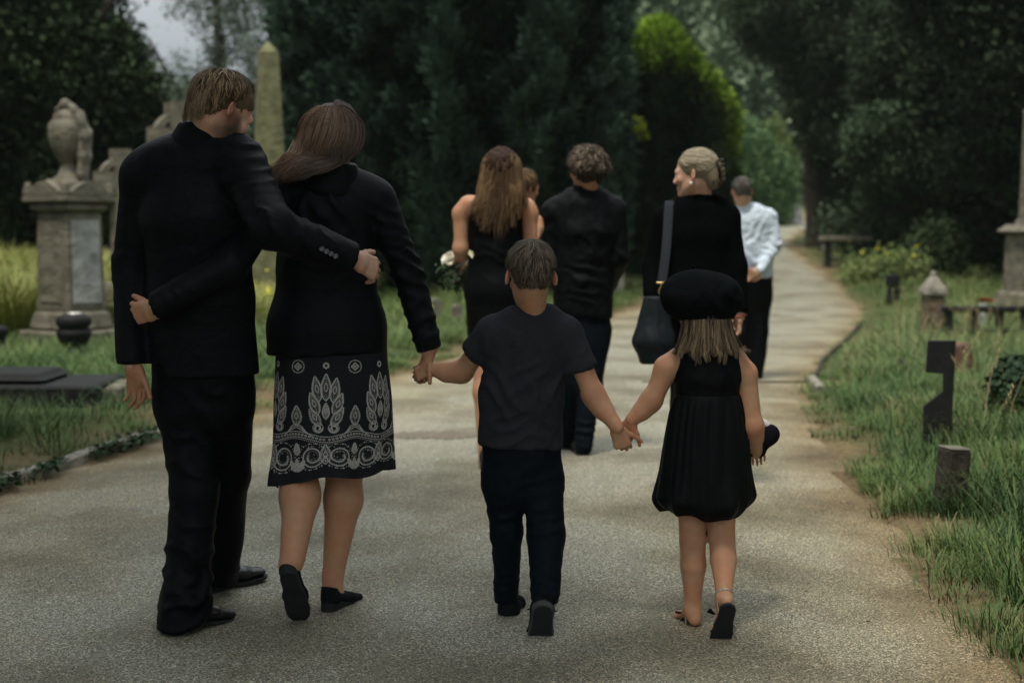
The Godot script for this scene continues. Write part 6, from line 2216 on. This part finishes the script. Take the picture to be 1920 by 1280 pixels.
func bouquet() -> void:
	var p := thing("bouquet", "bouquet of white roses and greenery held by the long-haired woman in black", "bouquet", Vector3(-0.326, 0.97, -7.9))
	for q in [[843, 483, 7.84, .042], [862, 481, 7.92, .03], [868, 492, 7.84, .03], [849, 492, 7.96, .032], [861, 498, 7.86, .024], [838, 494, 7.92, .026]]:
		var a := Acc.new()
		var c := Vector3(-0.354, 1.466, -1)
		c = Vector3((q[0] - 960) / 2667.0 * q[2], 1.31 + (425.0 - q[1]) / 2667.0 * q[2], -q[2])
		rose(a, c, Vector3(rng.randf_range(-.5, .3), .8, .6), q[3], Color(.78, .76, .66))
		part("rose", a, M.petal, p)
	var a := Acc.new()
	for k in 90:
		var c := Vector3(-0.32, 1.101, -7.9) + Vector3(rng.randfn() * .045, rng.randf_range(-.13, .02), rng.randfn() * .05)
		var d := Vector3(rng.randfn() * .6, -.7 + rng.randf() * .6, rng.randfn() * .6).normalized()
		leaf(a, c, d, Vector3(rng.randfn(), rng.randfn(), 1).normalized(), rng.randf_range(.03, .06), .018, Color(.035, .06, .028) * rng.randf_range(.6, 1.5))
	part("greenery", a, M.leaf, p, "stuff")
	a = Acc.new()
	for q in [[845, 508], [852, 514], [858, 522], [848, 528], [840, 512], [862, 512]]:
		rose(a, Vector3((q[0] - 960) / 2667.0 * 7.86, 1.31 + (425.0 - q[1]) / 2667.0 * 7.86, -7.86), Vector3(.2, -.5, .6), .013, Color(.66, .66, .56))
	part("small_flowers", a, M.petal, p, "stuff")
	a = Acc.new()
	for k in 3:
		leaf(a, Vector3(-0.227, 1.188, -7.58), Vector3(.35, -.9, .1 * k), Vector3(-.5 + .5 * k, .2, 1), .05, .028, Color(.75, .72, .55) if k else Color(.6, .55, .1))
	part("lily_petal", a, M.petal, p)

func leaf(acc: Acc, c: Vector3, d: Vector3, n: Vector3, ln: float, w: float, col: Color) -> void:
	var s := d.cross(n).normalized() * w * .5
	var nn := s.cross(d).normalized()
	var k := acc.v.size()
	var up := nn * ln * .10
	for q in [c, c + d * ln * .35 - s + up, c + d * ln * .35 + s + up, c + d * ln * .7 - s * .75 + up * .6, c + d * ln * .7 + s * .75 + up * .6, c + d * ln - up * .8, c + d * ln * .5 - up * .2]:
		acc.v.push_back(q)
		acc.n.push_back(nn)
		acc.c.push_back(col)
		acc.t.push_back(Vector2.ZERO)
	acc.i.append_array(PackedInt32Array([k, k + 1, k + 6, k, k + 6, k + 2, k + 1, k + 3, k + 6, k + 6, k + 4, k + 2, k + 3, k + 5, k + 6, k + 6, k + 5, k + 4]))

func curly() -> void:
	var p := thing("person", "person with curly hair in a black shirt and trousers, seen from behind", "person", Vector3(0.401, 0.003, -8.15) * Vector3(1, 0, 1))
	var hc := Vector3(0.422, 1.634, -8.15)
	var hb := basis_of(Vector3(-.5, -.12, -.85), Vector3(0, 1, -.1))
	var acc := Acc.new()
	var f := field(.006, SKIN)
	var nk := Vector3(0.427, 1.483, -8.18)
	head_shape(f, hc, hb, 1.0, nk, .056)
	f.into(acc)
	f = field(.014, SKIN)
	f.chain([nk, Vector3(0.422, 1.325, -8.18), Vector3(0.415, 0.866, -8.19)], [.055, .08, .08])
	f.chain([Vector3(0.422, 1.401, -8.18), Vector3(0.229, 1.38, -8.18), Vector3(0.197, 1.08, -8.2), Vector3(0.315, 0.933, -8.4)], [.045, .042, .036, .028])
	f.chain([Vector3(0.422, 1.401, -8.18), Vector3(0.605, 1.386, -8.18), Vector3(0.625, 1.127, -8.18), Vector3(0.567, 0.965, -8.4)], [.045, .042, .036, .028])
	f.chain([Vector3(0.338, 0.835, -8.19), Vector3(0.334, 0.401, -8.2), Vector3(0.33, 0.09, -8.3)], [.055, .045, .03])
	f.chain([Vector3(0.486, 0.835, -8.19), Vector3(0.446, 0.405, -8.16), Vector3(0.411, 0.073, -8.1)], [.055, .045, .03])
	f.into(acc)
	hand(acc, Vector3(0.315, 0.933, -8.4), Vector3(.7, -.4, -.2), Vector3(0, .5, 1), false, 1.0, [.5, .5, .5, .5], SKIN, .05, .5, .005)
	hand(acc, Vector3(0.567, 0.965, -8.4), Vector3(-.7, -.4, -.2), Vector3(0, .5, 1), true, 1.0, [.5, .5, .5, .5], SKIN, .05, .5, .005)
	part("body", acc, M.skin, p)
	eyes(p, hc, hb, 1.0)
	f = field(.009, Color(.05, .037, .028))
	f.egg(hc + hb * Vector3(0, .04, -.015), hb.x, hb.y, .098, .092, .112, .01)
	f.egg(hc + hb * Vector3(0, -.02, -.055), hb.x, hb.y, .09, .065, .06, .04)
	f.planes = [[hc + hb * Vector3(0, .02, .06), hb * Vector3(0, -.6, .8), 1.0], [hc + hb * Vector3(0, -.075, -.06), hb * Vector3(0, -1, 0), 1.0]]
	f.folds = [[.014, Vector3(26, 26, 26), true], [.006, Vector3(60, 60, 60), false]]
	var h := shape("hair", f, M.hair, p)
	acc = Acc.new()
	hair_cap(acc, hc + hb * Vector3(0, .03, -.02), hb, Vector3(.102, .098, .115), 2600, .07, Vector3(0, .9, -.2), func(d: Vector3) -> bool: return d.y > -.6 and d.z < .62 and not (d.z > .1 and d.y < -.05), Vector3(0, -.2, 0), .014, .006, Color(.035, .025, .018), Color(.36, .285, .21), 1.8)
	part("hair_strands", acc, M.hair, h, "stuff")
	f = field(.012)
	f.oval(Vector3(0.409, 0.773, -8.19), Vector3(0.411, 0.989, -8.19), .172, .13, .165, .125)
	f.oval(Vector3(0.411, 0.989, -8.19), Vector3(0.422, 1.295, -8.18), .165, .125, .182, .13)
	f.oval(Vector3(0.422, 1.295, -8.18), Vector3(0.421, 1.417, -8.18), .182, .13, .165, .11)
	f.tube(Vector3(0.26, 1.407, -8.18), Vector3(0.58, 1.407, -8.18), .072, .072, .06)
	f.tube(Vector3(0.366, 1.471, -8.18), Vector3(0.488, 1.471, -8.18), .058, .058, .05)
	f.chain([Vector3(0.244, 1.395, -8.18), Vector3(0.197, 1.096, -8.2), Vector3(0.302, 0.933, -8.4)], [.072, .058, .045], .03)
	f.chain([Vector3(0.58, 1.398, -8.18), Vector3(0.612, 1.136, -8.18), Vector3(0.573, 0.98, -8.4)], [.074, .058, .047], .03)
	f.planes = [[Vector3(0.409, 0.798, -8.19), Vector3(-.08, -1, 0), .3]]
	f.creases = [[Vector3(0.408, 0.994, -8.06), Vector3(.3, 1, 0), .07, .010, .2], [Vector3(0.452, 1.175, -8.05), Vector3(.6, .8, 0), .12, .008, .2], [Vector3(0.61, 1.143, -8.15), Vector3(.2, 1, 0), .07, .008, .12]]
	f.folds = [[.010, Vector3(6, 3, 6), false], [.004, Vector3(10, 8, 10), true]]
	var sh := shape("shirt", f, M.shirt, p)
	f = field(.008)
	f.oval(Vector3(0.424, 1.471, -8.17), Vector3(0.42, 1.568, -8.165), .078, .08, .07, .07)
	f.planes = [[Vector3(0.42, 1.55, -8.16), Vector3(0, 1, .1), 1.0]]
	shape("collar", f, M.shirt, sh)
	f = field(.012)
	f.oval(Vector3(0.413, 0.85, -8.2), Vector3(0.407, 0.649, -8.2), .155, .12, .15, .12)
	f.chain([Vector3(0.339, 0.711, -8.2), Vector3(0.334, 0.401, -8.2), Vector3(0.327, 0.068, -8.3)], [.09, .068, .05], .03)
	f.chain([Vector3(0.486, 0.712, -8.19), Vector3(0.449, 0.405, -8.16), Vector3(0.411, 0.048, -8.1)], [.092, .07, .052], .03)
	f.creases = [[Vector3(0.408, 0.142, -8.05), Vector3(.2, 1, 0), .045, .009, .14], [Vector3(0.446, 0.412, -8.1), Vector3(.2, 1, 0), .06, .006, .14], [Vector3(0.322, 0.151, -8.2), Vector3(.2, 1, 0), .045, .008, .14]]
	shape("trousers", f, M.denim, p)
	oxford(p, Vector3(0.403, -0.004, -8.06) , Vector3(-.05, 0, -1), Vector3.UP, 1.05)
	oxford(p, Vector3(0.32, 0.017, -8.3), Vector3(-.1, -.2, -1), Vector3.UP, 1.05)

func blonde() -> void:
	var p := thing("person", "person with pinned-up blonde hair in a black jumper, face turned left", "person", Vector3(0.924, -0, -7) * Vector3(1, 0, 1))
	var hc := Vector3(0.892, 1.567, -7)
	var hb := basis_of(Vector3(-.93, -.10, -.35), Vector3(-.05, 1, -.05))
	var acc := Acc.new()
	var f := field(.0048, SKIN_PALE)
	var nk := Vector3(0.934, 1.428, -7.03)
	head_shape(f, hc, hb, .97, nk, .05)
	f.into(acc)
	f = field(.014, SKIN_PALE)
	f.chain([nk, Vector3(0.916, 1.297, -7.04), Vector3(0.914, 0.928, -7.04)], [.05, .08, .08])
	f.chain([Vector3(0.915, 1.362, -7.04), Vector3(0.736, 1.336, -7.04), Vector3(0.696, 1.113, -7.04), Vector3(0.699, 0.972, -6.95)], [.045, .04, .036, .028])
	f.chain([Vector3(0.915, 1.362, -7.04), Vector3(1.073, 1.344, -7.04), Vector3(1.11, 1.113, -7.02), Vector3(1.114, 0.867, -6.96)], [.045, .04, .036, .028])
	f.chain([Vector3(0.86, 0.849, -7.04), Vector3(0.865, 0.475, -7.05), Vector3(0.883, 0.07, -7.06)], [.055, .045, .03])
	f.chain([Vector3(0.992, 0.849, -7.04), Vector3(0.998, 0.475, -7.05), Vector3(0.99, 0.07, -7.06)], [.055, .045, .03])
	f.into(acc)
	hand(acc, Vector3(1.114, 0.875, -6.96), Vector3(-.02, -1, -.15), Vector3(-1, 0, .1), true, .95, [.55, .65, .7, .75], SKIN_PALE, .04, .5, .0042)
	part("body", acc, M.skin, p)
	eyes(p, hc, hb, .97)
	var a := Acc.new()
	lathe(a, hc + hb * Vector3(-.083, -.05, .0), [[0, -.009], [.006, -.006], [.008, 0], [.006, .006], [0, .009]], 10)
	part("earring", a, M.pearl, p)
	f = field(.007, Color(.22, .18, .115))
	f.egg(hc + hb * Vector3(0, .036, -.02), hb.x, hb.y, .082, .088, .102, .01)
	f.egg(hc + hb * Vector3(0, -.02, -.09), hb.x, hb.y, .052, .068, .04, .03)
	f.planes = [[hc + hb * Vector3(0, .03, .05), hb * Vector3(0, -.55, .83), 1.0]]
	for x in [-1, 1]:
		f.prims.append([hc + hb * Vector3(.088 * x, -.05, .01), hc + hb * Vector3(.088 * x, -.05, .01), hb.x, hb.y, hb.z, .035, .05, .035, .05, .045, -.01, .05])
	var h := shape("hair", f, M.hair, p)
	acc = Acc.new()
	var keep := func(d: Vector3) -> bool: return d.y > -.35 and d.z < .62 and not (d.z > 0.0 and d.y < 0.1)
	hair_cap(acc, hc + hb * Vector3(0, .034, -.02), hb, Vector3(.083, .09, .104), 2600, .10, Vector3(0, .1, 1), keep, Vector3(0, -.15, 0), .003, .004, Color(.17, .14, .09), Color(.66, .58, .43))
	for k in 5:
		lock(acc, [hc + hb * Vector3(-.03 + .015 * k, .06, -.11), hc + hb * Vector3(-.03 + .015 * k, .0, -.14), hc + hb * Vector3(-.02 + .01 * k, -.06, -.12), hc + hb * Vector3(-.02 + .01 * k, -.04, -.09)], .012, .008, 60, .004, Color(.13, .1, .06), Color(.45, .37, .24), .01, hb * Vector3(0, 0, -1))
	part("hair_strands", acc, M.hair, h, "stuff")
	f = field(.005)
	for k in 5:
		f.chain([hc + hb * Vector3(-.035, .05 - k * .024, -.105), hc + hb * Vector3(-.01, .052 - k * .024, -.15), hc + hb * Vector3(.03, .05 - k * .024, -.13)], [.005, .006, .004], .004)
	f.tube(hc + hb * Vector3(-.04, .06, -.1), hc + hb * Vector3(-.04, -.06, -.1), .007, .007, .006)
	shape("hair_clip", f, M.tortoise, p)
	# jumper
	f = field(.012)
	f.oval(Vector3(0.918, 0.822, -7.04), Vector3(0.916, 1.007, -7.04), .20, .14, .195, .135)
	f.oval(Vector3(0.916, 1.007, -7.04), Vector3(0.916, 1.271, -7.04), .195, .135, .178, .128)
	f.oval(Vector3(0.916, 1.271, -7.04), Vector3(0.915, 1.362, -7.04), .178, .128, .15, .105)
	f.tube(Vector3(0.776, 1.355, -7.04), Vector3(1.052, 1.36, -7.04), .07, .07, .06)
	f.tube(Vector3(0.866, 1.402, -7.03), Vector3(0.984, 1.402, -7.03), .06, .06, .06)
	f.chain([Vector3(0.755, 1.336, -7.04), Vector3(0.701, 1.113, -7.04), Vector3(0.695, 0.959, -6.96)], [.068, .055, .05], .03)
	f.chain([Vector3(1.057, 1.344, -7.04), Vector3(1.099, 1.113, -7.02), Vector3(1.111, 0.875, -6.96)], [.07, .058, .048], .03)
	f.planes = [[Vector3(1.111, 0.893, -6.96), Vector3(0, -1, 0), .1], [Vector3(0.695, 0.969, -6.96), Vector3(0, -1, 0), .1], [Vector3(0.918, 0.849, -7.04), Vector3(0, -1, 0), .24]]
	f.folds = [[.006, Vector3(5, 2, 5), false]]
	var jm := shape("jumper", f, M.knit, p)
	f = field(.008)
	f.oval(Vector3(0.929, 1.407, -7.03), Vector3(0.935, 1.49, -7.02), .078, .075, .068, .066)
	f.planes = [[Vector3(0.935, 1.472, -7.02), Vector3(.1, 1, .05), 1.0]]
	shape("collar", f, M.knit, jm)
	f = field(.012)
	f.oval(Vector3(0.921, 0.888, -7.05), Vector3(0.923, 0.715, -7.05), .17, .125, .165, .125)
	f.chain([Vector3(0.862, 0.742, -7.05), Vector3(0.865, 0.421, -7.05), Vector3(0.883, 0.029, -7.06)], [.09, .07, .05], .03)
	f.chain([Vector3(0.994, 0.742, -7.05), Vector3(0.998, 0.421, -7.05), Vector3(0.991, 0.029, -7.06)], [.09, .07, .05], .03)
	shape("trousers", f, M.trousers, p)
	oxford(p, Vector3(0.877, -0.023, -7.05), Vector3(0, 0, -1), Vector3.UP, .92)
	oxford(p, Vector3(0.998, -0.023, -7.05), Vector3(0, 0, -1), Vector3.UP, .92)
	f = field(.0045)
	for k in 12:
		var q0 := TAU * k / 12.0
		var q1 := TAU * (k + 1) / 12.0
		f.tube(Vector3(1.114, 0.875, -6.96) + Vector3(.034 * cos(q0), .006 * cos(q0), .03 * sin(q0)), Vector3(1.114, 0.875, -6.96) + Vector3(.034 * cos(q1), .006 * cos(q1), .03 * sin(q1)), .005, .005, .003)
	shape("bracelet", f, M.bead, p)
	# bag
	p = thing("shoulder_bag", "dark leather bucket bag on a wide grey strap, hanging from the blonde woman's shoulder", "bag", Vector3(0.686, 0.654, -6.85))
	f = field(.009)
	f.oval(Vector3(0.695, 0.969, -6.86), Vector3(0.685, 0.758, -6.85), .062, .05, .098, .075)
	f.oval(Vector3(0.685, 0.758, -6.85), Vector3(0.694, 0.685, -6.85), .098, .075, .082, .07)
	f.planes = [[Vector3(0.695, 0.974, -6.86), Vector3(0, 1, 0), .2], [Vector3(0.691, 0.654, -6.85), Vector3(.08, -1, 0), .3]]
	f.creases = [[Vector3(0.677, 0.841, -6.77), Vector3(.9, .2, 0), .06, .004, .12]]
	f.folds = [[.004, Vector3(8, 5, 8), false]]
	shape("bag_body", f, M.bag, p)
	a = Acc.new()
	var pts := [Vector3(0.773, 1.438, -7), Vector3(0.765, 1.388, -6.965), Vector3(0.745, 1.194, -6.89), Vector3(0.722, 1.041, -6.85)]
	for sd in [0, 1]:
		var fn := func(u: float, v: float) -> Vector3:
			var c := curve_at(pts, v)
			var an := u * TAU
			return c + Vector3(.022 * clampf(cos(an) * 1.6, -1, 1), 0, .004 * sin(an))
		if sd == 0:
			sheet(16, 20, fn, Color.WHITE, a)
	part("strap", a, M.strap, p)
	f = field(.004)
	f.tube(Vector3(0.699, 1.041, -6.85), Vector3(0.745, 1.041, -6.85), .006, .006, .003)
	f.tube(Vector3(0.719, 1.041, -6.845), Vector3(0.719, 1.016, -6.845), .005, .005, .004)
	for k in 8:
		var q0 := TAU * k / 8.0
		var q1 := TAU * (k + 1) / 8.0
		f.tube(Vector3(0.719, 1, -6.845) + Vector3(.011 * cos(q0), .017 * sin(q0), 0), Vector3(0.719, 1, -6.845) + Vector3(.011 * cos(q1), .017 * sin(q1), 0), .004, .004, .003)
	shape("clasp", f, M.gold, p)

func far_man() -> void:
	var p := thing("person", "person in a white shirt and black trousers, hands clasped behind the back", "person", Vector3(2.088, -0.006, -12.2) * Vector3(1, 0, 1))
	var hc := Vector3(1.961, 1.614, -12.2)
	var hb := basis_of(Vector3(-.05, -.2, -.97), Vector3(-.05, 1, -.2))
	var acc := Acc.new()
	var f := field(.007, SKIN_PALE)
	var nk := Vector3(1.997, 1.479, -12.24)
	head_shape(f, hc, hb, 1.0, nk, .06)
	f.into(acc)
	f = field(.015, SKIN_PALE)
	f.chain([nk, Vector3(2.069, 1.333, -12.25), Vector3(2.074, 0.967, -12.25)], [.055, .08, .08])
	f.chain([Vector3(2.068, 1.424, -12.25), Vector3(1.894, 1.401, -12.25), Vector3(1.884, 1.151, -12.22), Vector3(1.969, 0.927, -12.05)], [.045, .042, .036, .028])
	f.chain([Vector3(2.068, 1.424, -12.25), Vector3(2.215, 1.401, -12.25), Vector3(2.259, 1.151, -12.22), Vector3(2.095, 0.936, -12.05)], [.045, .042, .036, .028])
	f.chain([Vector3(2.032, 0.829, -12.26), Vector3(2.022, 0.413, -12.28), Vector3(2.037, 0.053, -12.4)], [.06, .045, .03])
	f.chain([Vector3(2.156, 0.829, -12.26), Vector3(2.148, 0.414, -12.26), Vector3(2.114, 0.045, -12.25)], [.06, .045, .03])
	f.into(acc)
	hand(acc, Vector3(2.081, 0.927, -12.05), Vector3(-.85, -.35, .05), Vector3(0, 0, 1), true, 1.05, [.4, .5, .55, .6], SKIN_PALE, .04, .6, .005)
	hand(acc, Vector3(1.982, 0.936, -12.08), Vector3(.75, -.5, -.05), Vector3(0, .2, 1), false, 1.05, [.6, .6, .6, .6], SKIN_PALE, .04, .6, .005)
	part("body", acc, M.skin, p)
	eyes(p, hc, hb, 1.0)
	f = field(.009, Color(.06, .055, .05))
	f.egg(hc + hb * Vector3(0, .034, -.016), hb.x, hb.y, .081, .086, .1, .01)
	f.egg(hc + hb * Vector3(0, -.03, -.055), hb.x, hb.y, .065, .055, .045, .03)
	f.planes = [[hc + hb * Vector3(0, .03, .05), hb * Vector3(0, -.5, .86), 1.0], [hc + hb * Vector3(0, -.06, -.06), hb * Vector3(0, -1, 0), 1.0]]
	for x in [-1, 1]:
		f.prims.append([hc + hb * Vector3(.088 * x, -.04, .0), hc + hb * Vector3(.088 * x, -.04, .0), hb.x, hb.y, hb.z, .034, .05, .034, .05, .045, -.01, .05])
	var h := shape("hair", f, M.hair, p)
	acc = Acc.new()
	hair_cap(acc, hc + hb * Vector3(0, .028, -.016), hb, Vector3(.082, .09, .101), 900, .05, Vector3(0, .9, -.3), func(d: Vector3) -> bool: return d.y > -.5 and d.z < .5 and not (absf(d.x) > .7 and d.y < -.1), Vector3(0, -.1, 0), .005, .006, Color(.05, .045, .04), Color(.19, .175, .155))
	part("hair_strands", acc, M.hair, h, "stuff")
	f = field(.013)
	f.oval(Vector3(2.078, 0.829, -12.26), Vector3(2.074, 1.104, -12.26), .168, .13, .172, .13)
	f.oval(Vector3(2.074, 1.104, -12.26), Vector3(2.064, 1.356, -12.25), .172, .13, .165, .125)
	f.tube(Vector3(1.931, 1.397, -12.25), Vector3(2.196, 1.397, -12.25), .07, .07, .06)
	f.tube(Vector3(1.985, 1.456, -12.25), Vector3(2.077, 1.442, -12.25), .06, .06, .06)
	f.chain([Vector3(1.917, 1.392, -12.25), Vector3(1.887, 1.151, -12.21), Vector3(1.961, 0.936, -12.06)], [.07, .058, .042], .03)
	f.chain([Vector3(2.206, 1.388, -12.25), Vector3(2.254, 1.16, -12.22), Vector3(2.106, 0.945, -12.06)], [.072, .06, .042], .03)
	f.planes = [[Vector3(2.077, 0.875, -12.26), Vector3(0, -1, 0), .18], [Vector3(2.088, 0.936, -12.06), Vector3(-.75, -.6, .1), .07], [Vector3(1.975, 0.936, -12.06), Vector3(.75, -.6, .1), .07]]
	f.creases = [[Vector3(2.224, 1.106, -12.15), Vector3(.3, 1, 0), .07, .012, .2], [Vector3(2.034, 1.016, -12.1), Vector3(.5, .8, 0), .09, .01, .2], [Vector3(2.077, 1.242, -12.1), Vector3(.8, -.5, 0), .1, .01, .2]]
	f.folds = [[.012, Vector3(6, 3, 6), false], [.005, Vector3(9, 7, 9), true]]
	var sh := shape("shirt", f, M.white_shirt, p)
	f = field(.009)
	f.oval(Vector3(2.005, 1.451, -12.23), Vector3(1.993, 1.533, -12.22), .078, .078, .07, .07)
	f.planes = [[Vector3(1.993, 1.519, -12.22), Vector3(0, 1, .1), 1.0]]
	shape("collar", f, M.white_shirt, sh)
	f = field(.013)
	f.oval(Vector3(2.087, 0.93, -12.27), Vector3(2.092, 0.69, -12.28), .165, .13, .155, .13)
	f.chain([Vector3(2.027, 0.736, -12.28), Vector3(2.021, 0.411, -12.3), Vector3(2.036, 0.027, -12.42)], [.09, .075, .065], .03)
	f.chain([Vector3(2.154, 0.736, -12.27), Vector3(2.145, 0.413, -12.27), Vector3(2.116, 0.03, -12.26)], [.092, .076, .066], .03)
	f.folds = [[.008, Vector3(7, 3, 7), false]]
	shape("trousers", f, M.trousers, p)
	oxford(p, Vector3(2.106, -0.006, -12.2), Vector3(.0, 0, -1), Vector3.UP, 1.05)
	oxford(p, Vector3(2.027, 0.005, -12.36), Vector3(-.1, 0, -1), Vector3.UP, 1.05)

# printed skirt cloth: rosettes, fans of leaves and a paisley border, white on black
func paisley_cloth() -> void:
	var W := 800
	var H := 640
	var im := Image.create(W, H, false, Image.FORMAT_RGB8)
	var bk := lin(.010, .011, .013)
	var wh := lin(.36, .35, .31)
	im.fill(bk)
	var dot := func(x: float, y: float, r: int, c: Color) -> void:
		for j in range(-r, r + 1):
			var hw := int(sqrt(maxf(0.0, r * r - j * j)) + .4)
			im.fill_rect(Rect2i(posmod(int(x) - hw, W), clampi(int(y) + j, 0, H - 1), 2 * hw + 1, 1), c)
	var line := func(pts: Array, r: int, gap: float) -> void:
		for k in pts.size() - 1:
			var a: Vector2 = pts[k]
			var b: Vector2 = pts[k + 1]
			var n := maxi(1, int(a.distance_to(b) / gap))
			for j in n:
				var q := a.lerp(b, float(j) / n)
				dot.call(q.x, q.y, r, wh)
	var leaf_shape := func(o: Vector2, ang: float, ln: float, w: float) -> void:
		for e in [[1.0, 3, 4.0], [.8, 2, 7.0], [.6, 1, 4.0], [.35, 2, 5.0]]:
			for sgn in [-1.0, 1.0]:
				var pts := []
				for k in 15:
					var t := k / 14.0
					var off := Vector2(sgn * w * e[0] * sin(PI * pow(t, .8)) * .5, -ln * (t * e[0] + (1.0 - e[0]) * .5))
					pts.append(o + off.rotated(ang))
				line.call(pts, e[1], e[2])
		for k in 9:
			var q := Vector2(0, -ln * (.15 + .08 * k)).rotated(ang) + o
			dot.call(q.x, q.y, 2, wh)
	var swirl := func(o: Vector2, r: float, sgn: float, turns: float) -> void:
		for q in [1.0, .86, .68]:
			var pts := []
			for k in 40:
				var t := k / 39.0
				var a := t * TAU * turns
				pts.append(o + Vector2(sgn * cos(a), sin(a)) * r * q * (1.0 - .62 * t))
			line.call(pts, 3 if q == 1.0 else 1, 3.0 if q != .86 else 6.0)
		for k in 30:
			var a := k / 30.0 * TAU
			var q := o + Vector2(cos(a), sin(a)) * r * 1.13
			dot.call(q.x, q.y, 2, wh)
	for g in 3:
		var ox := 134.0 + 266.7 * g
		# rosettes under the waist
		for q in [[0.0, 16.0, 0, 98.0], [133.0, 30.0, 1, 104.0]]:
			var c := Vector2(ox + q[0], q[3])
			if q[2] == 1:
				for k in 24:
					var a := TAU * k / 24.0
					dot.call(c.x + cos(a) * q[1], c.y + sin(a) * q[1], 3, wh)
				line.call([c + Vector2(0, -17), c + Vector2(17, 0), c + Vector2(0, 17), c + Vector2(-17, 0), c + Vector2(0, -17)], 3, 3.0)
				dot.call(c.x, c.y, 7, wh)
				dot.call(c.x, c.y, 2, bk)
			else:
				for k in 8:
					var a := TAU * k / 8.0
					dot.call(c.x + cos(a) * q[1] * .7, c.y + sin(a) * q[1] * .7, 5, wh)
		# tall fans of leaves
		var o := Vector2(ox, 392.0)
		for q in [[-.5, 105.0, 40.0, -26.0, -6.0], [.5, 100.0, 40.0, 26.0, -6.0], [-.36, 110.0, 42.0, -34.0, -62.0], [.34, 112.0, 42.0, 34.0, -62.0], [-.16, 120.0, 42.0, -30.0, -120.0], [.18, 124.0, 42.0, 30.0, -124.0], [0.0, 130.0, 46.0, 0.0, -128.0], [0.0, 80.0, 30.0, 0.0, -40.0]]:
			leaf_shape.call(o + Vector2(q[3], q[4]), q[0], q[1], q[2])
		swirl.call(o + Vector2(-34, 2), 20.0, 1.0, 1.2)
		swirl.call(o + Vector2(34, 2), 20.0, -1.0, 1.2)
		# small drops
		leaf_shape.call(Vector2(ox + 133.0, 384.0), 0.0, 96.0, 50.0)
		for k in 3:
			line.call([Vector2(ox + 62 + k * 10, 432 - k * 6), Vector2(ox + 108, 404 - k * 9), Vector2(ox + 133, 392 - k * 9), Vector2(ox + 158, 404 - k * 9), Vector2(ox + 204 - k * 10, 432 - k * 6)], 2, 3.0)
		# beaded bands
		for k in 33:
			var x := ox + k * 8.08
			var y := 424.0 + 12.0 * cos((x - ox) / 266.7 * TAU)
			dot.call(x, y, 3, wh)
			dot.call(x, y + 26.0, 3, wh)
			dot.call(x + 4.0, y + 34.0, 2, wh)
			if k % 2:
				dot.call(x, y + 13.0, 6, wh)
				dot.call(x, y + 13.0, 2, bk)
		# big paisley border
		swirl.call(Vector2(ox - 58.0, 530.0), 54.0, 1.0, 1.6)
		swirl.call(Vector2(ox + 58.0, 530.0), 54.0, -1.0, 1.6)
		for k in 14:
			dot.call(ox - 58.0 + cos(k * .45) * 65.0, 530.0 + sin(k * .45) * 62.0, 3, wh)
			dot.call(ox + 58.0 + cos(k * .45) * 65.0, 530.0 + sin(k * .45) * 62.0, 3, wh)
		leaf_shape.call(Vector2(ox, 572.0), 0.0, 100.0, 50.0)
		leaf_shape.call(Vector2(ox + 133.0, 520.0), 0.0, 54.0, 30.0)
		for k in 3:
			leaf_shape.call(Vector2(ox + 133.0 + (k - 1) * 8.0, 590.0), (k - 1) * .55, 58.0, 22.0)
		for k in 60:
			dot.call(ox + rng.randf() * 266.0, 470.0 + rng.randf() * 116.0, 2, wh)
	im.generate_mipmaps()
	var t := ImageTexture.create_from_image(im)
	var m := mat("paisley", Color.WHITE, .8, .3)
	m.albedo_texture = t
	m.uv1_scale = Vector3(2, 1, 1)
	m.cull_mode = BaseMaterial3D.CULL_DISABLED

func people() -> void:
	mat("gloss_black", lin(.03, .033, .036), .3, .5)
	mat("tortoise", lin(.03, .02, .012), .3, .5)
	paisley_cloth()
	man()
	woman()
	boy()
	girl()
	brunette()
	curly()
	blonde()
	far_man()

# slightly redder skin round given places
func blush(acc: Acc, spots: Array) -> PackedColorArray:
	var c := PackedColorArray(acc.c)
	for j in c.size():
		for q in spots:
			var r: float = acc.v[j].distance_to(q[0]) / float(q[1])
			if r < 1.0:
				c[j] = c[j].lerp(Color(.36, .15, .08), .55 * (1.0 - r * r))
	return c
